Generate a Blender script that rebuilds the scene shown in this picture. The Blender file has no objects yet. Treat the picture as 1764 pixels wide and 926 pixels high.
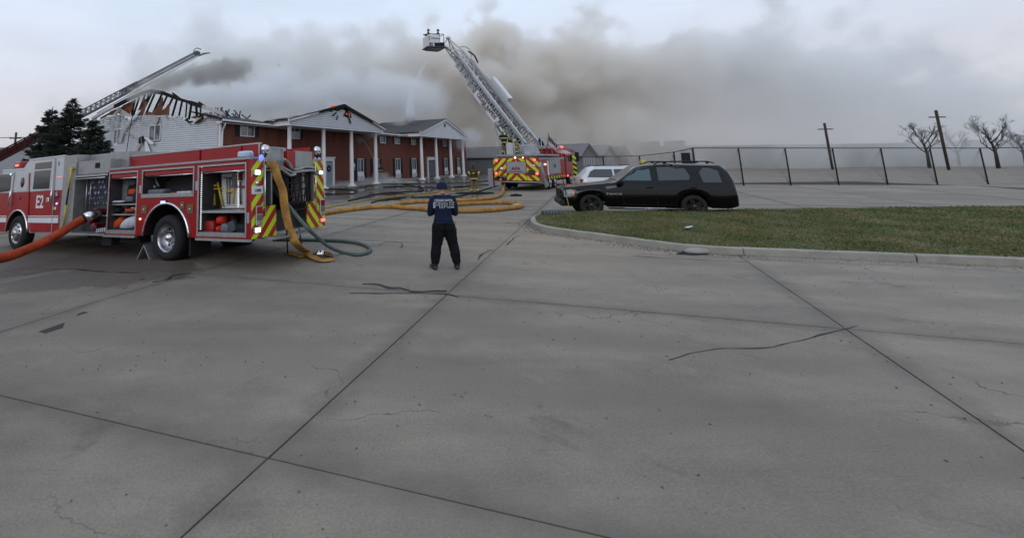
import bpy, bmesh, math, random
from math import sin, cos, pi, radians, hypot, sqrt, atan2
from mathutils import Vector, Matrix, noise
random.seed(7)
SC = bpy.context.scene
COL = SC.collection
# ------------------------------------------------------------------ camera
F, CX, CY, EYE = 790.0, 600.0, 149.3, 2.15
PITCH, ROLL = math.atan2(0.16079, 0.98699), 0.013
FWD = Vector((0, cos(PITCH), sin(PITCH)))
_up = Vector((0, -sin(PITCH), cos(PITCH)))
RT = Vector((1, 0, 0)) * cos(ROLL) - _up * sin(ROLL)
UPV = _up * cos(ROLL) + Vector((1, 0, 0)) * sin(ROLL)
cd = bpy.data.cameras.new('camera')
cam = bpy.data.objects.new('camera', cd)
COL.objects.link(cam)
cam.matrix_world = Matrix(((RT.x, UPV.x, -FWD.x, 0), (RT.y, UPV.y, -FWD.y, 0), (RT.z, UPV.z, -FWD.z, EYE), (0, 0, 0, 1)))
cd.sensor_width = 36
cd.lens = 36 * F / 1764
cd.shift_x = (882 - CX) / 1764
cd.shift_y = -(463 - CY) / 1764
cd.clip_start = 0.1
cd.clip_end = 3000
SC.camera = cam
# ------------------------------------------------------------------ sky, sun, exposure
SC.view_settings.view_transform = 'Standard'
SC.view_settings.look = 'None'
SC.view_settings.exposure = 0.0
SC.view_settings.gamma = 1.0
SC.render.engine = 'CYCLES'
SC.cycles.use_denoising = True
SC.cycles.max_bounces = 6
SC.cycles.diffuse_bounces = 3
SC.cycles.glossy_bounces = 3
SC.cycles.transmission_bounces = 4
SC.cycles.transparent_max_bounces = 8
SC.cycles.volume_bounces = 6
SC.cycles.volume_step_rate = 1.5
SC.cycles.volume_max_steps = 160
SC.cycles.caustics_reflective = False
SC.cycles.caustics_refractive = False
SUN_EL, SUN_AZ = radians(28), radians(200)
W = bpy.data.worlds.new('World')
SC.world = W
W.use_nodes = True
wn, wl = W.node_tree.nodes, W.node_tree.links
wn.clear()
wo = wn.new('ShaderNodeOutputWorld')
sky = wn.new('ShaderNodeTexSky'); sky.sky_type = 'NISHITA'; sky.sun_disc = False
sky.sun_elevation = SUN_EL; sky.sun_rotation = SUN_AZ; sky.dust_density = 2.0
bg1 = wn.new('ShaderNodeBackground'); bg1.inputs['Strength'].default_value = 0.07
wl.new(sky.outputs[0], bg1.inputs['Color'])
# the overcast layer: a pale cloud deck, bluer overhead and warmer near the horizon
tc = wn.new('ShaderNodeTexCoord')
sep = wn.new('ShaderNodeSeparateXYZ'); wl.new(tc.outputs['Generated'], sep.inputs[0])
ramp = wn.new('ShaderNodeValToRGB'); wl.new(sep.outputs['Z'], ramp.inputs[0])
els = ramp.color_ramp.elements
els[0].position = 0.0; els[0].color = (0.50, 0.485, 0.51, 1)
els[1].position = 1.0; els[1].color = (0.47, 0.56, 0.70, 1)
e = els.new(0.12); e.color = (0.54, 0.545, 0.60, 1)
e = els.new(0.30); e.color = (0.56, 0.635, 0.755, 1)
e = els.new(0.48); e.color = (0.53, 0.63, 0.77, 1)
mp = wn.new('ShaderNodeMapping'); mp.inputs['Scale'].default_value = (1.2, 1.2, 4.0)
wl.new(tc.outputs['Generated'], mp.inputs[0])
nz = wn.new('ShaderNodeTexNoise'); nz.inputs['Scale'].default_value = 1.6; nz.inputs['Detail'].default_value = 5
wl.new(mp.outputs[0], nz.inputs['Vector'])
mr = wn.new('ShaderNodeMapRange'); wl.new(nz.outputs[0], mr.inputs[0])
mr.inputs[1].default_value = 0.3; mr.inputs[2].default_value = 0.7; mr.inputs[3].default_value = 0.88; mr.inputs[4].default_value = 1.1
mul = wn.new('ShaderNodeVectorMath'); mul.operation = 'SCALE'
wl.new(ramp.outputs[0], mul.inputs[0]); wl.new(mr.outputs[0], mul.inputs['Scale'])
bg2 = wn.new('ShaderNodeBackground'); bg2.inputs['Strength'].default_value = 1.42
wl.new(mul.outputs[0], bg2.inputs['Color'])
mx = wn.new('ShaderNodeMixShader'); mx.inputs[0].default_value = 0.9
wl.new(bg1.outputs[0], mx.inputs[1]); wl.new(bg2.outputs[0], mx.inputs[2]); wl.new(mx.outputs[0], wo.inputs['Surface'])
sl = bpy.data.lights.new('sun', 'SUN'); sl.energy = 0.5; sl.angle = radians(25); sl.color = (1.0, 0.96, 0.9)
so = bpy.data.objects.new('sun', sl); COL.objects.link(so)
so.rotation_euler = (pi / 2 - SUN_EL, 0, pi - SUN_AZ)

# ------------------------------------------------------------------ helpers
def ray(px, py):
    return FWD + RT * ((px - CX) / F) + UPV * ((CY - py) / F)
def at(px, py, Y):
    """the place at distance Y that is seen at this point"""
    d = ray(px, py); return Vector((d.x / d.y * Y, Y, EYE + d.z / d.y * Y))
def gnd(px, py, z=0.0):
    """the place on the level z seen at this point"""
    d = ray(px, py); t = (z - EYE) / d.z; return Vector((d.x * t, d.y * t, z))
def gh(x, y):
    """height of the ground: level, falling away to the left beside the engine"""
    k = max(0.0, -4.0 - x)
    f = 1.0 if y < 20 else max(0.0, 1 - (y - 20) / 12)
    return -min(0.058 * k, 0.75) * f * f * (3 - 2 * f)

def mat(name, col, rough=0.6, metal=0.0, var=0.0, scale=6.0, bump=0.0, bscale=60.0, emit=None, estr=1.0, spec=0.5, alpha=1.0, coat=0.0, dirt=0.0, obj=False):
    m = bpy.data.materials.new(name); m.use_nodes = True
    nt = m.node_tree; n, l = nt.nodes, nt.links
    b = n['Principled BSDF']
    b.inputs['Base Color'].default_value = (*col, 1)
    b.inputs['Roughness'].default_value = rough
    b.inputs['Metallic'].default_value = metal
    b.inputs['Specular IOR Level'].default_value = spec if (rough < .5 or metal) else spec * .35
    if coat: b.inputs['Coat Weight'].default_value = coat; b.inputs['Coat Roughness'].default_value = 0.08
    if alpha < 1: b.inputs['Alpha'].default_value = alpha
    if emit: b.inputs['Emission Color'].default_value = (*emit, 1); b.inputs['Emission Strength'].default_value = estr
    if var or bump or dirt:
        t = n.new('ShaderNodeTexCoord')
    if var:
        z = n.new('ShaderNodeTexNoise'); z.inputs['Scale'].default_value = scale; z.inputs['Detail'].default_value = 6
        z.inputs['Roughness'].default_value = 0.65
        l.new(t.outputs['Object'], z.inputs['Vector'])
        r = n.new('ShaderNodeMapRange'); l.new(z.outputs[0], r.inputs[0])
        r.inputs[1].default_value = 0.3; r.inputs[2].default_value = 0.7
        r.inputs[3].default_value = 1 - var; r.inputs[4].default_value = 1 + var
        v = n.new('ShaderNodeVectorMath'); v.operation = 'SCALE'; v.inputs[0].default_value = col
        l.new(r.outputs[0], v.inputs['Scale']); l.new(v.outputs[0], b.inputs['Base Color'])
        r2 = n.new('ShaderNodeMapRange'); l.new(z.outputs[0], r2.inputs[0])
        r2.inputs[1].default_value = 0.3; r2.inputs[2].default_value = 0.7
        r2.inputs[3].default_value = max(0.03, rough * (1 - var)); r2.inputs[4].default_value = min(1, rough * (1 + var))
        l.new(r2.outputs[0], b.inputs['Roughness'])
    if bump:
        z = n.new('ShaderNodeTexNoise'); z.inputs['Scale'].default_value = bscale; z.inputs['Detail'].default_value = 4
        l.new(t.outputs['Object'], z.inputs['Vector'])
        bp = n.new('ShaderNodeBump'); bp.inputs['Strength'].default_value = bump; bp.inputs['Distance'].default_value = 0.02
        l.new(z.outputs[0], bp.inputs['Height']); l.new(bp.outputs[0], b.inputs['Normal'])
    return m

class MB:
    """collects shapes into one mesh"""
    def __init__(s): s.v = []; s.f = []; s.m = []; s.sm = []
    def add(s, vs, fs, mi=0, smooth=False, M=None):
        o = len(s.v)
        s.v += [tuple(M @ Vector(p)) if M else tuple(p) for p in vs]
        s.f += [tuple(i + o for i in f) for f in fs]
        s.m += [mi] * len(fs); s.sm += [smooth] * len(fs)
        return s
    def box(s, x0, x1, y0, y1, z0, z1, mi=0, M=None, bev=0.0):
        if x0 > x1: x0, x1 = x1, x0
        if y0 > y1: y0, y1 = y1, y0
        if z0 > z1: z0, z1 = z1, z0
        if bev > 0:
            b = min(bev, (x1 - x0) * .45, (y1 - y0) * .45, (z1 - z0) * .45)
            vs = []; idx = {}
            for ix, (X, sx) in enumerate(((x0, 1), (x1, -1))):
                for iy, (Y, sy) in enumerate(((y0, 1), (y1, -1))):
                    for iz, (Z, sz) in enumerate(((z0, 1), (z1, -1))):
                        for a in range(3):
                            p = [X + sx * b, Y + sy * b, Z + sz * b]
                            p[a] = (X, Y, Z)[a]
                            idx[(ix, iy, iz, a)] = len(vs); vs.append(p)
            fs = []
            for a in range(3):
                o1, o2 = [k for k in range(3) if k != a]
                for side in (0, 1):
                    q = []
                    for (u, v) in ((0, 0), (1, 0), (1, 1), (0, 1)):
                        k = [0, 0, 0]; k[a] = side; k[o1] = u; k[o2] = v
                        q.append(idx[(*k, a)])
                    fs.append(q)
            for a in range(3):
                o1, o2 = [k for k in range(3) if k != a]
                for u in (0, 1):
                    for v in (0, 1):
                        k0 = [0, 0, 0]; k1 = [0, 0, 0]; k0[a] = 0; k1[a] = 1
                        for k in (k0, k1): k[o1] = u; k[o2] = v
                        fs.append([idx[(*k0, o1)], idx[(*k1, o1)], idx[(*k1, o2)], idx[(*k0, o2)]])
            for c in [(i, j, k) for i in (0, 1) for j in (0, 1) for k in (0, 1)]:
                fs.append([idx[(*c, 0)], idx[(*c, 1)], idx[(*c, 2)]])
            return s.add(vs, fs, mi, False, M)
        vs = [(x0, y0, z0), (x1, y0, z0), (x1, y1, z0), (x0, y1, z0), (x0, y0, z1), (x1, y0, z1), (x1, y1, z1), (x0, y1, z1)]
        return s.add(vs, [(0, 3, 2, 1), (4, 5, 6, 7), (0, 1, 5, 4), (1, 2, 6, 5), (2, 3, 7, 6), (3, 0, 4, 7)], mi, False, M)
    def quad(s, a, b, c, d, mi=0): return s.add([a, b, c, d], [(0, 1, 2, 3)], mi)
    def bar(s, a, b, w, h=None, mi=0, up=(0, 0, 1)):
        """a square bar from a to b"""
        a, b = Vector(a), Vector(b); h = h or w
        d = (b - a)
        if d.length < 1e-6: return s
        d.normalize(); u = Vector(up)
        if abs(d.dot(u)) > .98: u = Vector((1, 0, 0))
        x = d.cross(u).normalized(); z = x.cross(d).normalized()
        vs = []
        for p in (a, b):
            for (i, j) in ((-1, -1), (1, -1), (1, 1), (-1, 1)): vs.append(p + x * (i * w / 2) + z * (j * h / 2))
        return s.add(vs, [(0, 1, 2, 3), (7, 6, 5, 4), (0, 4, 5, 1), (1, 5, 6, 2), (2, 6, 7, 3), (3, 7, 4, 0)], mi)
    def tube(s, pts, r, mi=0, seg=8, flat=1.0, caps=True, up=(0, 0, 1), smooth=True):
        """a round (or flattened) tube along points; r a number or one per point"""
        pts = [Vector(p) for p in pts]; n = len(pts)
        rs = r if isinstance(r, (list, tuple)) else [r] * n
        vs = []; u0 = None
        for i, p in enumerate(pts):
            d = (pts[min(i + 1, n - 1)] - pts[max(i - 1, 0)]).normalized()
            u = u0 if u0 is not None else Vector(up)
            if abs(d.dot(u)) > .97: u = Vector((1, 0, 0)) if abs(d.x) < .9 else Vector((0, 1, 0))
            x = d.cross(u).normalized(); z = x.cross(d).normalized(); u0 = z
            for k in range(seg):
                a = 2 * pi * k / seg
                vs.append(p + x * (cos(a) * rs[i]) + z * (sin(a) * rs[i] * flat))
        fs = [(i * seg + k, i * seg + (k + 1) % seg, (i + 1) * seg + (k + 1) % seg, (i + 1) * seg + k) for i in range(n - 1) for k in range(seg)]
        s.add(vs, fs, mi, smooth)
        if caps:
            s.add(vs[:seg], [tuple(range(seg))], mi); s.add(vs[-seg:], [tuple(reversed(range(seg)))], mi)
        return s
    def lathe(s, prof, c=(0, 0, 0), axis='z', seg=24, mi=0, smooth=True, M=None):
        """prof: (radius, height) pairs turned about an axis through c"""
        vs = []
        for (r, h) in prof:
            for k in range(seg):
                a = 2 * pi * k / seg; p = (cos(a) * r, sin(a) * r, h)
                if axis == 'y': p = (p[0], p[2], p[1])
                elif axis == 'x': p = (p[2], p[0], p[1])
                vs.append((p[0] + c[0], p[1] + c[1], p[2] + c[2]))
        fs = [(i * seg + k, i * seg + (k + 1) % seg, (i + 1) * seg + (k + 1) % seg, (i + 1) * seg + k) for i in range(len(prof) - 1) for k in range(seg)]
        return s.add(vs, fs, mi, smooth, M)
    def prism(s, poly, a, b, axis='y', mi=0, M=None):
        """polygon given in the two other axes, extruded from a to b along axis"""
        n = len(poly)
        def P(q, h):
            return (q[0], h, q[1]) if axis == 'y' else ((q[0], q[1], h) if axis == 'z' else (h, q[0], q[1]))
        vs = [P(q, a) for q in poly] + [P(q, b) for q in poly]
        fs = [tuple(range(n)), tuple(reversed(range(n, 2 * n)))] + [(i, i + n, (i + 1) % n + n, (i + 1) % n) for i in range(n)]
        return s.add(vs, fs, mi, False, M)
    def ball(s, c, r, mi=0, seg=12, rings=8, sc=(1, 1, 1), M=None):
        vs = []; 
        for i in range(rings + 1):
            t = pi * i / rings
            for k in range(seg):
                a = 2 * pi * k / seg
                vs.append((c[0] + r * sc[0] * sin(t) * cos(a), c[1] + r * sc[1] * sin(t) * sin(a), c[2] + r * sc[2] * cos(t)))
        fs = [(i * seg + k, (i + 1) * seg + k, (i + 1) * seg + (k + 1) % seg, i * seg + (k + 1) % seg) for i in range(rings) for k in range(seg)]
        return s.add(vs, fs, mi, True, M)
    def mesh(s, name, mats):
        me = bpy.data.meshes.new(name); me.from_pydata(s.v, [], s.f)
        for m in (mats if isinstance(mats, (list, tuple)) else [mats]): me.materials.append(m)
        me.polygons.foreach_set('material_index', s.m); me.polygons.foreach_set('use_smooth', s.sm)
        bm = bmesh.new(); bm.from_mesh(me)
        bmesh.ops.remove_doubles(bm, verts=bm.verts, dist=1e-5)
        bmesh.ops.recalc_face_normals(bm, faces=bm.faces)
        bm.to_mesh(me); bm.free(); me.update()
        return me
    def build(s, name, mats, parent=None, **k):
        return link(name, s.mesh(name, mats), parent, **k)
def link(name, me, parent=None, loc=None, rot=None, label=None, cat=None, group=None, kind=None, M=None):
    o = bpy.data.objects.new(name, me); COL.objects.link(o)
    if parent: o.parent = parent
    if loc is not None: o.location = loc
    if rot is not None: o.rotation_euler = rot
    if M is not None: o.matrix_local = M
    tag(o, label, cat, group, kind)
    return o
def tag(o, label=None, cat=None, group=None, kind=None):
    if label: o['label'] = label
    if cat: o['category'] = cat
    if group: o['group'] = group
    if kind: o['kind'] = kind
    return o
def thing(name, label, cat, loc=(0, 0, 0), rz=0.0, group=None):
    o = bpy.data.objects.new(name, None); COL.objects.link(o); o.empty_display_size = .2
    o.location = loc; o.rotation_euler = (0, 0, rz)
    return tag(o, label, cat, group)
def copy_tree(o, parent=None):
    c = o.copy(); COL.objects.link(c)
    if parent: c.parent = parent
    for ch in list(o.children): copy_tree(ch, c)
    return c
def spline(pts, n=8):
    """smooth curve through points"""
    P = [Vector(p) for p in pts]; out = []
    for i in range(len(P) - 1):
        a, b, c, d = P[max(i - 1, 0)], P[i], P[i + 1], P[min(i + 2, len(P) - 1)]
        for k in range(n):
            t = k / n
            out.append(.5 * ((2 * b) + (c - a) * t + (2 * a - 5 * b + 4 * c - d) * t * t + (3 * b - a - 3 * c + d) * t ** 3))
    out.append(P[-1]); return out
def text(body, size, m, parent, M, name='lettering', depth=0.003, sx=1.0, align='CENTER', bold=0.0):
    cu = bpy.data.curves.new(name, 'FONT'); cu.body = body; cu.size = size; cu.extrude = depth
    cu.align_x = align; cu.align_y = 'CENTER'; cu.offset = bold; cu.resolution_u = 3
    t = bpy.data.objects.new('tmp', cu); COL.objects.link(t)
    dg = bpy.context.evaluated_depsgraph_get()
    me = bpy.data.meshes.new_from_object(t.evaluated_get(dg)); me.name = name
    bpy.data.objects.remove(t); me.materials.clear(); me.materials.append(m)
    o = link(name, me, parent); o.matrix_local = M @ Matrix.Diagonal((sx, 1, 1, 1))
    return o
def frame(o, x, y):
    """matrix with origin o, x to the right and y up"""
    x = Vector(x).normalized(); y = Vector(y); y = (y - x * y.dot(x)).normalized(); z = x.cross(y)
    return Matrix(((x.x, y.x, z.x, o[0]), (x.y, y.y, z.y, o[1]), (x.z, y.z, z.z, o[2]), (0, 0, 0, 1)))

# ------------------------------------------------------------------ shared materials
WHITE = mat('white_vinyl', (.62, .63, .66), .55, var=.06, scale=1.5)
TRIMW = mat('white_paint', (.68, .68, .70), .5, var=.05)
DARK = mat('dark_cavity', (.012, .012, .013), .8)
BLACK = mat('black_rubber', (.018, .018, .019), .75, var=.2, scale=20)
CHROME = mat('bright_metal', (.72, .72, .74), .22, 1.0, var=.15, scale=10)
ALU = mat('brushed_aluminium', (.42, .42, .43), .42, .85, var=.12, scale=8)
GLASS = mat('dark_glass', (.02, .022, .025), .08, spec=.8)
# ================================================================== ground
import numpy as np
rng = np.random.default_rng(5)
class NT:
    """short-hand for building a node material"""
    def __init__(s, name):
        s.m = bpy.data.materials.new(name); s.m.use_nodes = True
        s.n = s.m.node_tree.nodes; s.l = s.m.node_tree.links; s.b = s.n.get('Principled BSDF')
    def new(s, t, **k):
        x = s.n.new(t)
        for a, v in k.items(): setattr(x, a, v)
        return x
    def math(s, op, a, b=None, c=None, clamp=False):
        x = s.new('ShaderNodeMath', operation=op); x.use_clamp = clamp
        for i, q in enumerate((a, b, c)):
            if q is None: continue
            if isinstance(q, (int, float)): x.inputs[i].default_value = q
            else: s.l.new(q, x.inputs[i])
        return x.outputs[0]
    def noise(s, vec, scale, detail=5, rough=.6, dist=0):
        x = s.new('ShaderNodeTexNoise'); x.inputs['Scale'].default_value = scale; x.inputs['Detail'].default_value = detail
        x.inputs['Roughness'].default_value = rough; x.inputs['Distortion'].default_value = dist
        s.l.new(vec, x.inputs['Vector']); return x.outputs[0]
    def rng(s, v, a, b, c, d):
        x = s.new('ShaderNodeMapRange'); s.l.new(v, x.inputs[0])
        for i, q in enumerate((a, b, c, d)): x.inputs[i + 1].default_value = q
        return x.outputs[0]
    def mix(s, f, a, b):
        x = s.new('ShaderNodeMix', data_type='RGBA')
        for i, q in ((0, f), (6, a), (7, b)):
            if isinstance(q, (int, float)): x.inputs[i].default_value = q
            elif isinstance(q, tuple): x.inputs[i].default_value = (*q, 1)
            else: s.l.new(q, x.inputs[i])
        return x.outputs[2]
    def map(s, vec, loc=(0, 0, 0), rot=(0, 0, 0), scale=(1, 1, 1)):
        x = s.new('ShaderNodeMapping'); s.l.new(vec, x.inputs[0])
        x.inputs['Location'].default_value = loc; x.inputs['Rotation'].default_value = rot; x.inputs['Scale'].default_value = scale
        return x.outputs[0]
    def sep(s, vec):
        x = s.new('ShaderNodeSeparateXYZ'); s.l.new(vec, x.inputs[0]); return x.outputs
    def ellipse(s, xyz, cx, cy, rx, ry, nz, amp, soft=.12):
        """a blot with an uneven edge, 1 inside"""
        a = s.math('POWER', s.math('DIVIDE', s.math('SUBTRACT', xyz[0], cx), rx), 2)
        b = s.math('POWER', s.math('DIVIDE', s.math('SUBTRACT', xyz[1], cy), ry), 2)
        d = s.math('ADD', s.math('SQRT', s.math('ADD', a, b)), s.math('MULTIPLY', s.math('SUBTRACT', nz, .5), amp))
        return s.rng(d, 1 + soft, 1 - soft, 0, 1)

def concrete(name, base=(.25, .212, .170), joints=False):
    t = NT(name)
    g = t.new('ShaderNodeNewGeometry').outputs['Position']
    xyz = t.sep(g)
    big = t.noise(g, .35, 4); mid = t.noise(g, 2.2, 6, .7); fine = t.noise(g, 45, 4, .7); sp = t.noise(g, 160, 2, .5)
    streak = t.noise(t.map(g, rot=(0, 0, .3), scale=(.25, 1.6, 1)), 1.3, 6, .6)
    v = t.math('ADD', t.rng(big, .3, .7, .80, 1.14), t.rng(mid, .3, .7, -.10, .10))
    v = t.math('ADD', v, t.rng(streak, .35, .7, -.10, .08))
    v = t.math('ADD', v, t.rng(fine, .3, .7, -.19, .19))
    v = t.math('ADD', v, t.rng(sp, .60, .70, 0, .26))
    oi = t.new('ShaderNodeObjectInfo').outputs['Random']
    v = t.math('MULTIPLY', v, t.rng(oi, 0, 1, .86, 1.09))
    col = t.new('ShaderNodeVectorMath', operation='SCALE'); col.inputs[0].default_value = base
    t.l.new(v, col.inputs['Scale']); c = col.outputs[0]
    # dirt and weathering along the slab joints, and hairline cracks
    def jd(a, b, off, step):
        v = t.math('DIVIDE', t.math('SUBTRACT', t.math('ADD', t.math('MULTIPLY', xyz[0], a), t.math('MULTIPLY', xyz[1], b)), off), step)
        return t.math('MULTIPLY', t.math('ABSOLUTE', t.math('SUBTRACT', t.math('FRACT', t.math('ADD', v, .5)), .5)), step)
    dj = t.math('MINIMUM', jd(.345, .949, 8.0, 4.63), jd(.892, -.474, -2.35, 4.95))
    dirt = t.math('MULTIPLY', t.rng(t.math('ADD', dj, t.rng(mid, .3, .7, -.10, .14)), .26, .0, 0, .55), 1.0)
    c = t.mix(dirt, c, (.115, .098, .08))
    vc_ = t.new('ShaderNodeTexVoronoi'); vc_.feature = 'DISTANCE_TO_EDGE'; vc_.inputs['Scale'].default_value = .38
    wp = t.new('ShaderNodeVectorMath', operation='ADD'); wn_ = t.new('ShaderNodeTexNoise'); wn_.inputs['Scale'].default_value = 1.7; wn_.inputs['Detail'].default_value = 5; t.l.new(g, wn_.inputs['Vector'])
    ws = t.new('ShaderNodeVectorMath', operation='SCALE'); t.l.new(wn_.outputs['Color'], ws.inputs[0]); ws.inputs['Scale'].default_value = .8
    t.l.new(g, wp.inputs[0]); t.l.new(ws.outputs[0], wp.inputs[1]); t.l.new(wp.outputs[0], vc_.inputs['Vector'])
    hair = t.math('MULTIPLY', t.rng(vc_.outputs['Distance'], .0035, .0015, 0, .75), t.rng(big, .50, .58, 0, 1)); c = t.mix(hair, c, (.05, .045, .04))
    # sandy dust swept against the kerb and over the drive
    nz = t.noise(g, .9, 6, .65)
    dust = t.ellipse(xyz, 5.2, 13.6, 3.2, 3.4, nz, 1.6, .5)
    c = t.mix(t.math('MULTIPLY', dust, .7), c, (.30, .235, .17))
    # small dark spots and old oil marks
    vo = t.new('ShaderNodeTexVoronoi'); vo.inputs['Scale'].default_value = 1.1; t.l.new(g, vo.inputs['Vector'])
    spot = t.math('MULTIPLY', t.rng(vo.outputs['Distance'], .035, .02, 0, 1), .55)
    c = t.mix(spot, c, (.05, .045, .04))
    # tyre tracks, oil drips and rust-brown stains
    tk = t.math('ADD', t.math('MULTIPLY', xyz[0], .36), t.math('MULTIPLY', xyz[1], .93)); wv = t.math('ABSOLUTE', t.math('SINE', t.math('ADD', t.math('MULTIPLY', tk, 1.9), t.math('MULTIPLY', big, 3))))
    c = t.mix(t.math('MULTIPLY', t.rng(wv, .55, .95, 0, .30), t.rng(mid, .35, .6, .3, 1)), c, (.105, .094, .082))
    oil = t.rng(t.noise(g, .8, 6, .75, .6), .60, .70, 0, .55); c = t.mix(oil, c, (.085, .074, .062))
    pale = t.rng(t.noise(t.map(g, loc=(7, 3, 0)), 1.3, 6, .75, .4), .62, .74, 0, .4); c = t.mix(pale, c, (.30, .28, .25))
    # pool of spilled water by the engine, and the soaked yard by the building
    a1 = t.ellipse(xyz, -5.0, 9.75, 1.9, 1.05, nz, 1.3, .06)
    a2 = t.ellipse(xyz, -6.8, 12.6, 4.2, 2.4, nz, .9, .12)
    wet1 = t.math('MAXIMUM', a1, a2)
    yard = t.math('ADD', t.math('MULTIPLY', xyz[1], 1.0), t.math('MULTIPLY', t.math('SUBTRACT', nz, .5), 9))
    y1 = t.rng(yard, 24.0, 26.5, 0, 1)
    side = t.rng(t.math('ADD', t.math('SUBTRACT', xyz[0], t.math('MULTIPLY', xyz[1], .32)), t.math('MULTIPLY', t.math('SUBTRACT', nz, .5), 5)), 1.0, -2.0, 0, 1)
    wet2 = t.math('MULTIPLY', y1, side)
    dark_blot = t.ellipse(xyz, -6.0, 9.5, 6.5, 5.0, nz, .8, .45); c = t.mix(t.math('MULTIPLY', dark_blot, .42), c, (.10, .085, .07))  # wide blot that deepens the concrete tone round the engine
    c = t.mix(wet1, c, t.mix(.72, c, (.07, .052, .04)))
    c = t.mix(wet2, c, t.mix(.75, c, (.045, .042, .04)))
    t.l.new(c, t.b.inputs['Base Color']); t.b.inputs['Specular IOR Level'].default_value = .35
    wet = t.math('MAXIMUM', t.math('MULTIPLY', wet1, .45), wet2)
    pud = t.rng(t.noise(t.map(g, scale=(1, .45, 1)), .55, 5, .55), .40, .56, .05, .42)
    r = t.new('ShaderNodeMix', data_type='FLOAT'); t.l.new(wet, r.inputs[0]); r.inputs[2].default_value = .82; t.l.new(pud, r.inputs[3])
    t.l.new(r.outputs[0], t.b.inputs['Roughness'])
    bp = t.new('ShaderNodeBump'); bp.inputs['Distance'].default_value = .006
    t.l.new(t.rng(wet, 0, 1, .55, .03), bp.inputs['Strength'])
    t.l.new(t.math('ADD', fine, t.math('MULTIPLY', sp, .6)), bp.inputs['Height'])
    t.l.new(bp.outputs[0], t.b.inputs['Normal'])
    return t.m
CONC = concrete('concrete')
JOINT = mat('joint_filler', (.045, .04, .036), .9, var=.3, scale=3)

# the ground: one sheet out to the horizon
def sheet(name, xs, ys, dz, m, kind='structure'):
    vs = [(x, y, gh(x, y) + dz) for y in ys for x in xs]
    nx = len(xs)
    fs = [(j * nx + i, j * nx + i + 1, (j + 1) * nx + i + 1, (j + 1) * nx + i) for j in range(len(ys) - 1) for i in range(nx - 1)]
    me = bpy.data.meshes.new(name); me.from_pydata(vs, [], fs); me.materials.append(m)
    return link(name, me, kind=kind)
XS = [-900, -300, -120, -60] + [-40 + 2 * i for i in range(51)] + [90, 150, 300, 900]
YS = [-40, -10] + [2 * i for i in range(0, 30)] + [70, 90, 120, 200, 500, 1400]
sheet('ground', XS, YS, -.03, CONC)
sheet('joint_bed', [-24 + 2 * i for i in range(34)], [-9 + 2 * i for i in range(25)], -.016, JOINT)

# concrete slabs laid in skewed rows
U_, V_ = Vector((.94, -.342)), Vector((.469, .883))
pave = thing('pavement', None, None); pave['kind'] = 'structure'
NGP = [(6.9, 17.3), (6.35, 16.4), (5.95, 15.2), (5.95, 14.3), (6.45, 13.3), (7.0, 12.45), (7.5, 11.6), (8.05, 11.0), (9.2, 10.55), (14, 9.0), (25, 5.6), (42, .5), (60, -5)]
def in_grass(x, y, e=0.0):
    if y > 17.4 or y < 0: return False
    for (a, b) in zip(NGP, NGP[1:]):
        if b[1] <= y <= a[1]:
            t = (a[1] - y) / (a[1] - b[1]); return x > a[0] + t * (b[0] - a[0]) + e
    return False
for i in range(-8, 14):
    for j in range(-6, 9):
        s0, s1 = -2.35 + 4.95 * i, -2.35 + 4.95 * (i + 1)
        t0, t1 = 8.0 + 4.63 * (j - 1), 8.0 + 4.63 * j
        g = .009 if j < 3 else .013
        c = U_ * (s0 + s1) / 2 + V_ * (t0 + t1) / 2
        if not (-5.0 < c.y < 40): continue
        if c.x < -1.0 * c.y - 6 or c.x > 1.75 * c.y + 8 or c.x > 42 or c.x < -22: continue
        cs = [U_ * a + V_ * b for a in (s0, s1) for b in (t0, t1)]
        if all(in_grass(q.x, q.y, .3) for q in cs): continue
        n = 5; tz = random.uniform(-.003, .003); vs = []; top = {}
        for b in range(n + 1):
            for a in range(n + 1):
                p = U_ * (s0 + g + (s1 - s0 - 2 * g) * a / n) + V_ * (t0 + g + (t1 - t0 - 2 * g) * b / n)
                # ragged spalled edges
                if a in (0, n) or b in (0, n):
                    q = noise.noise(Vector((p.x * 2.3, p.y * 2.3, 0))) * .012; p = p + Vector((q, q * .7))
                vs.append((p.x - c.x, p.y - c.y, gh(p.x, p.y) + tz))
        k = n + 1
        fs = [(b * k + a, b * k + a + 1, (b + 1) * k + a + 1, (b + 1) * k + a) for b in range(n) for a in range(n)]
        rim = [a for a in range(k)] + [b * k + n for b in range(1, k)] + [n * k + a for a in range(n - 1, -1, -1)] + [b * k for b in range(n - 1, 0, -1)]
        o = len(vs); vs += [(vs[q][0], vs[q][1], vs[q][2] - .025) for q in rim]
        fs += [(rim[q], o + q, o + (q + 1) % len(rim), rim[(q + 1) % len(rim)]) for q in range(len(rim))]
        me = bpy.data.meshes.new('slab'); me.from_pydata(vs, [], fs); me.materials.append(CONC)
        link('slab', me, pave, loc=(c.x, c.y, 0))

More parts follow.
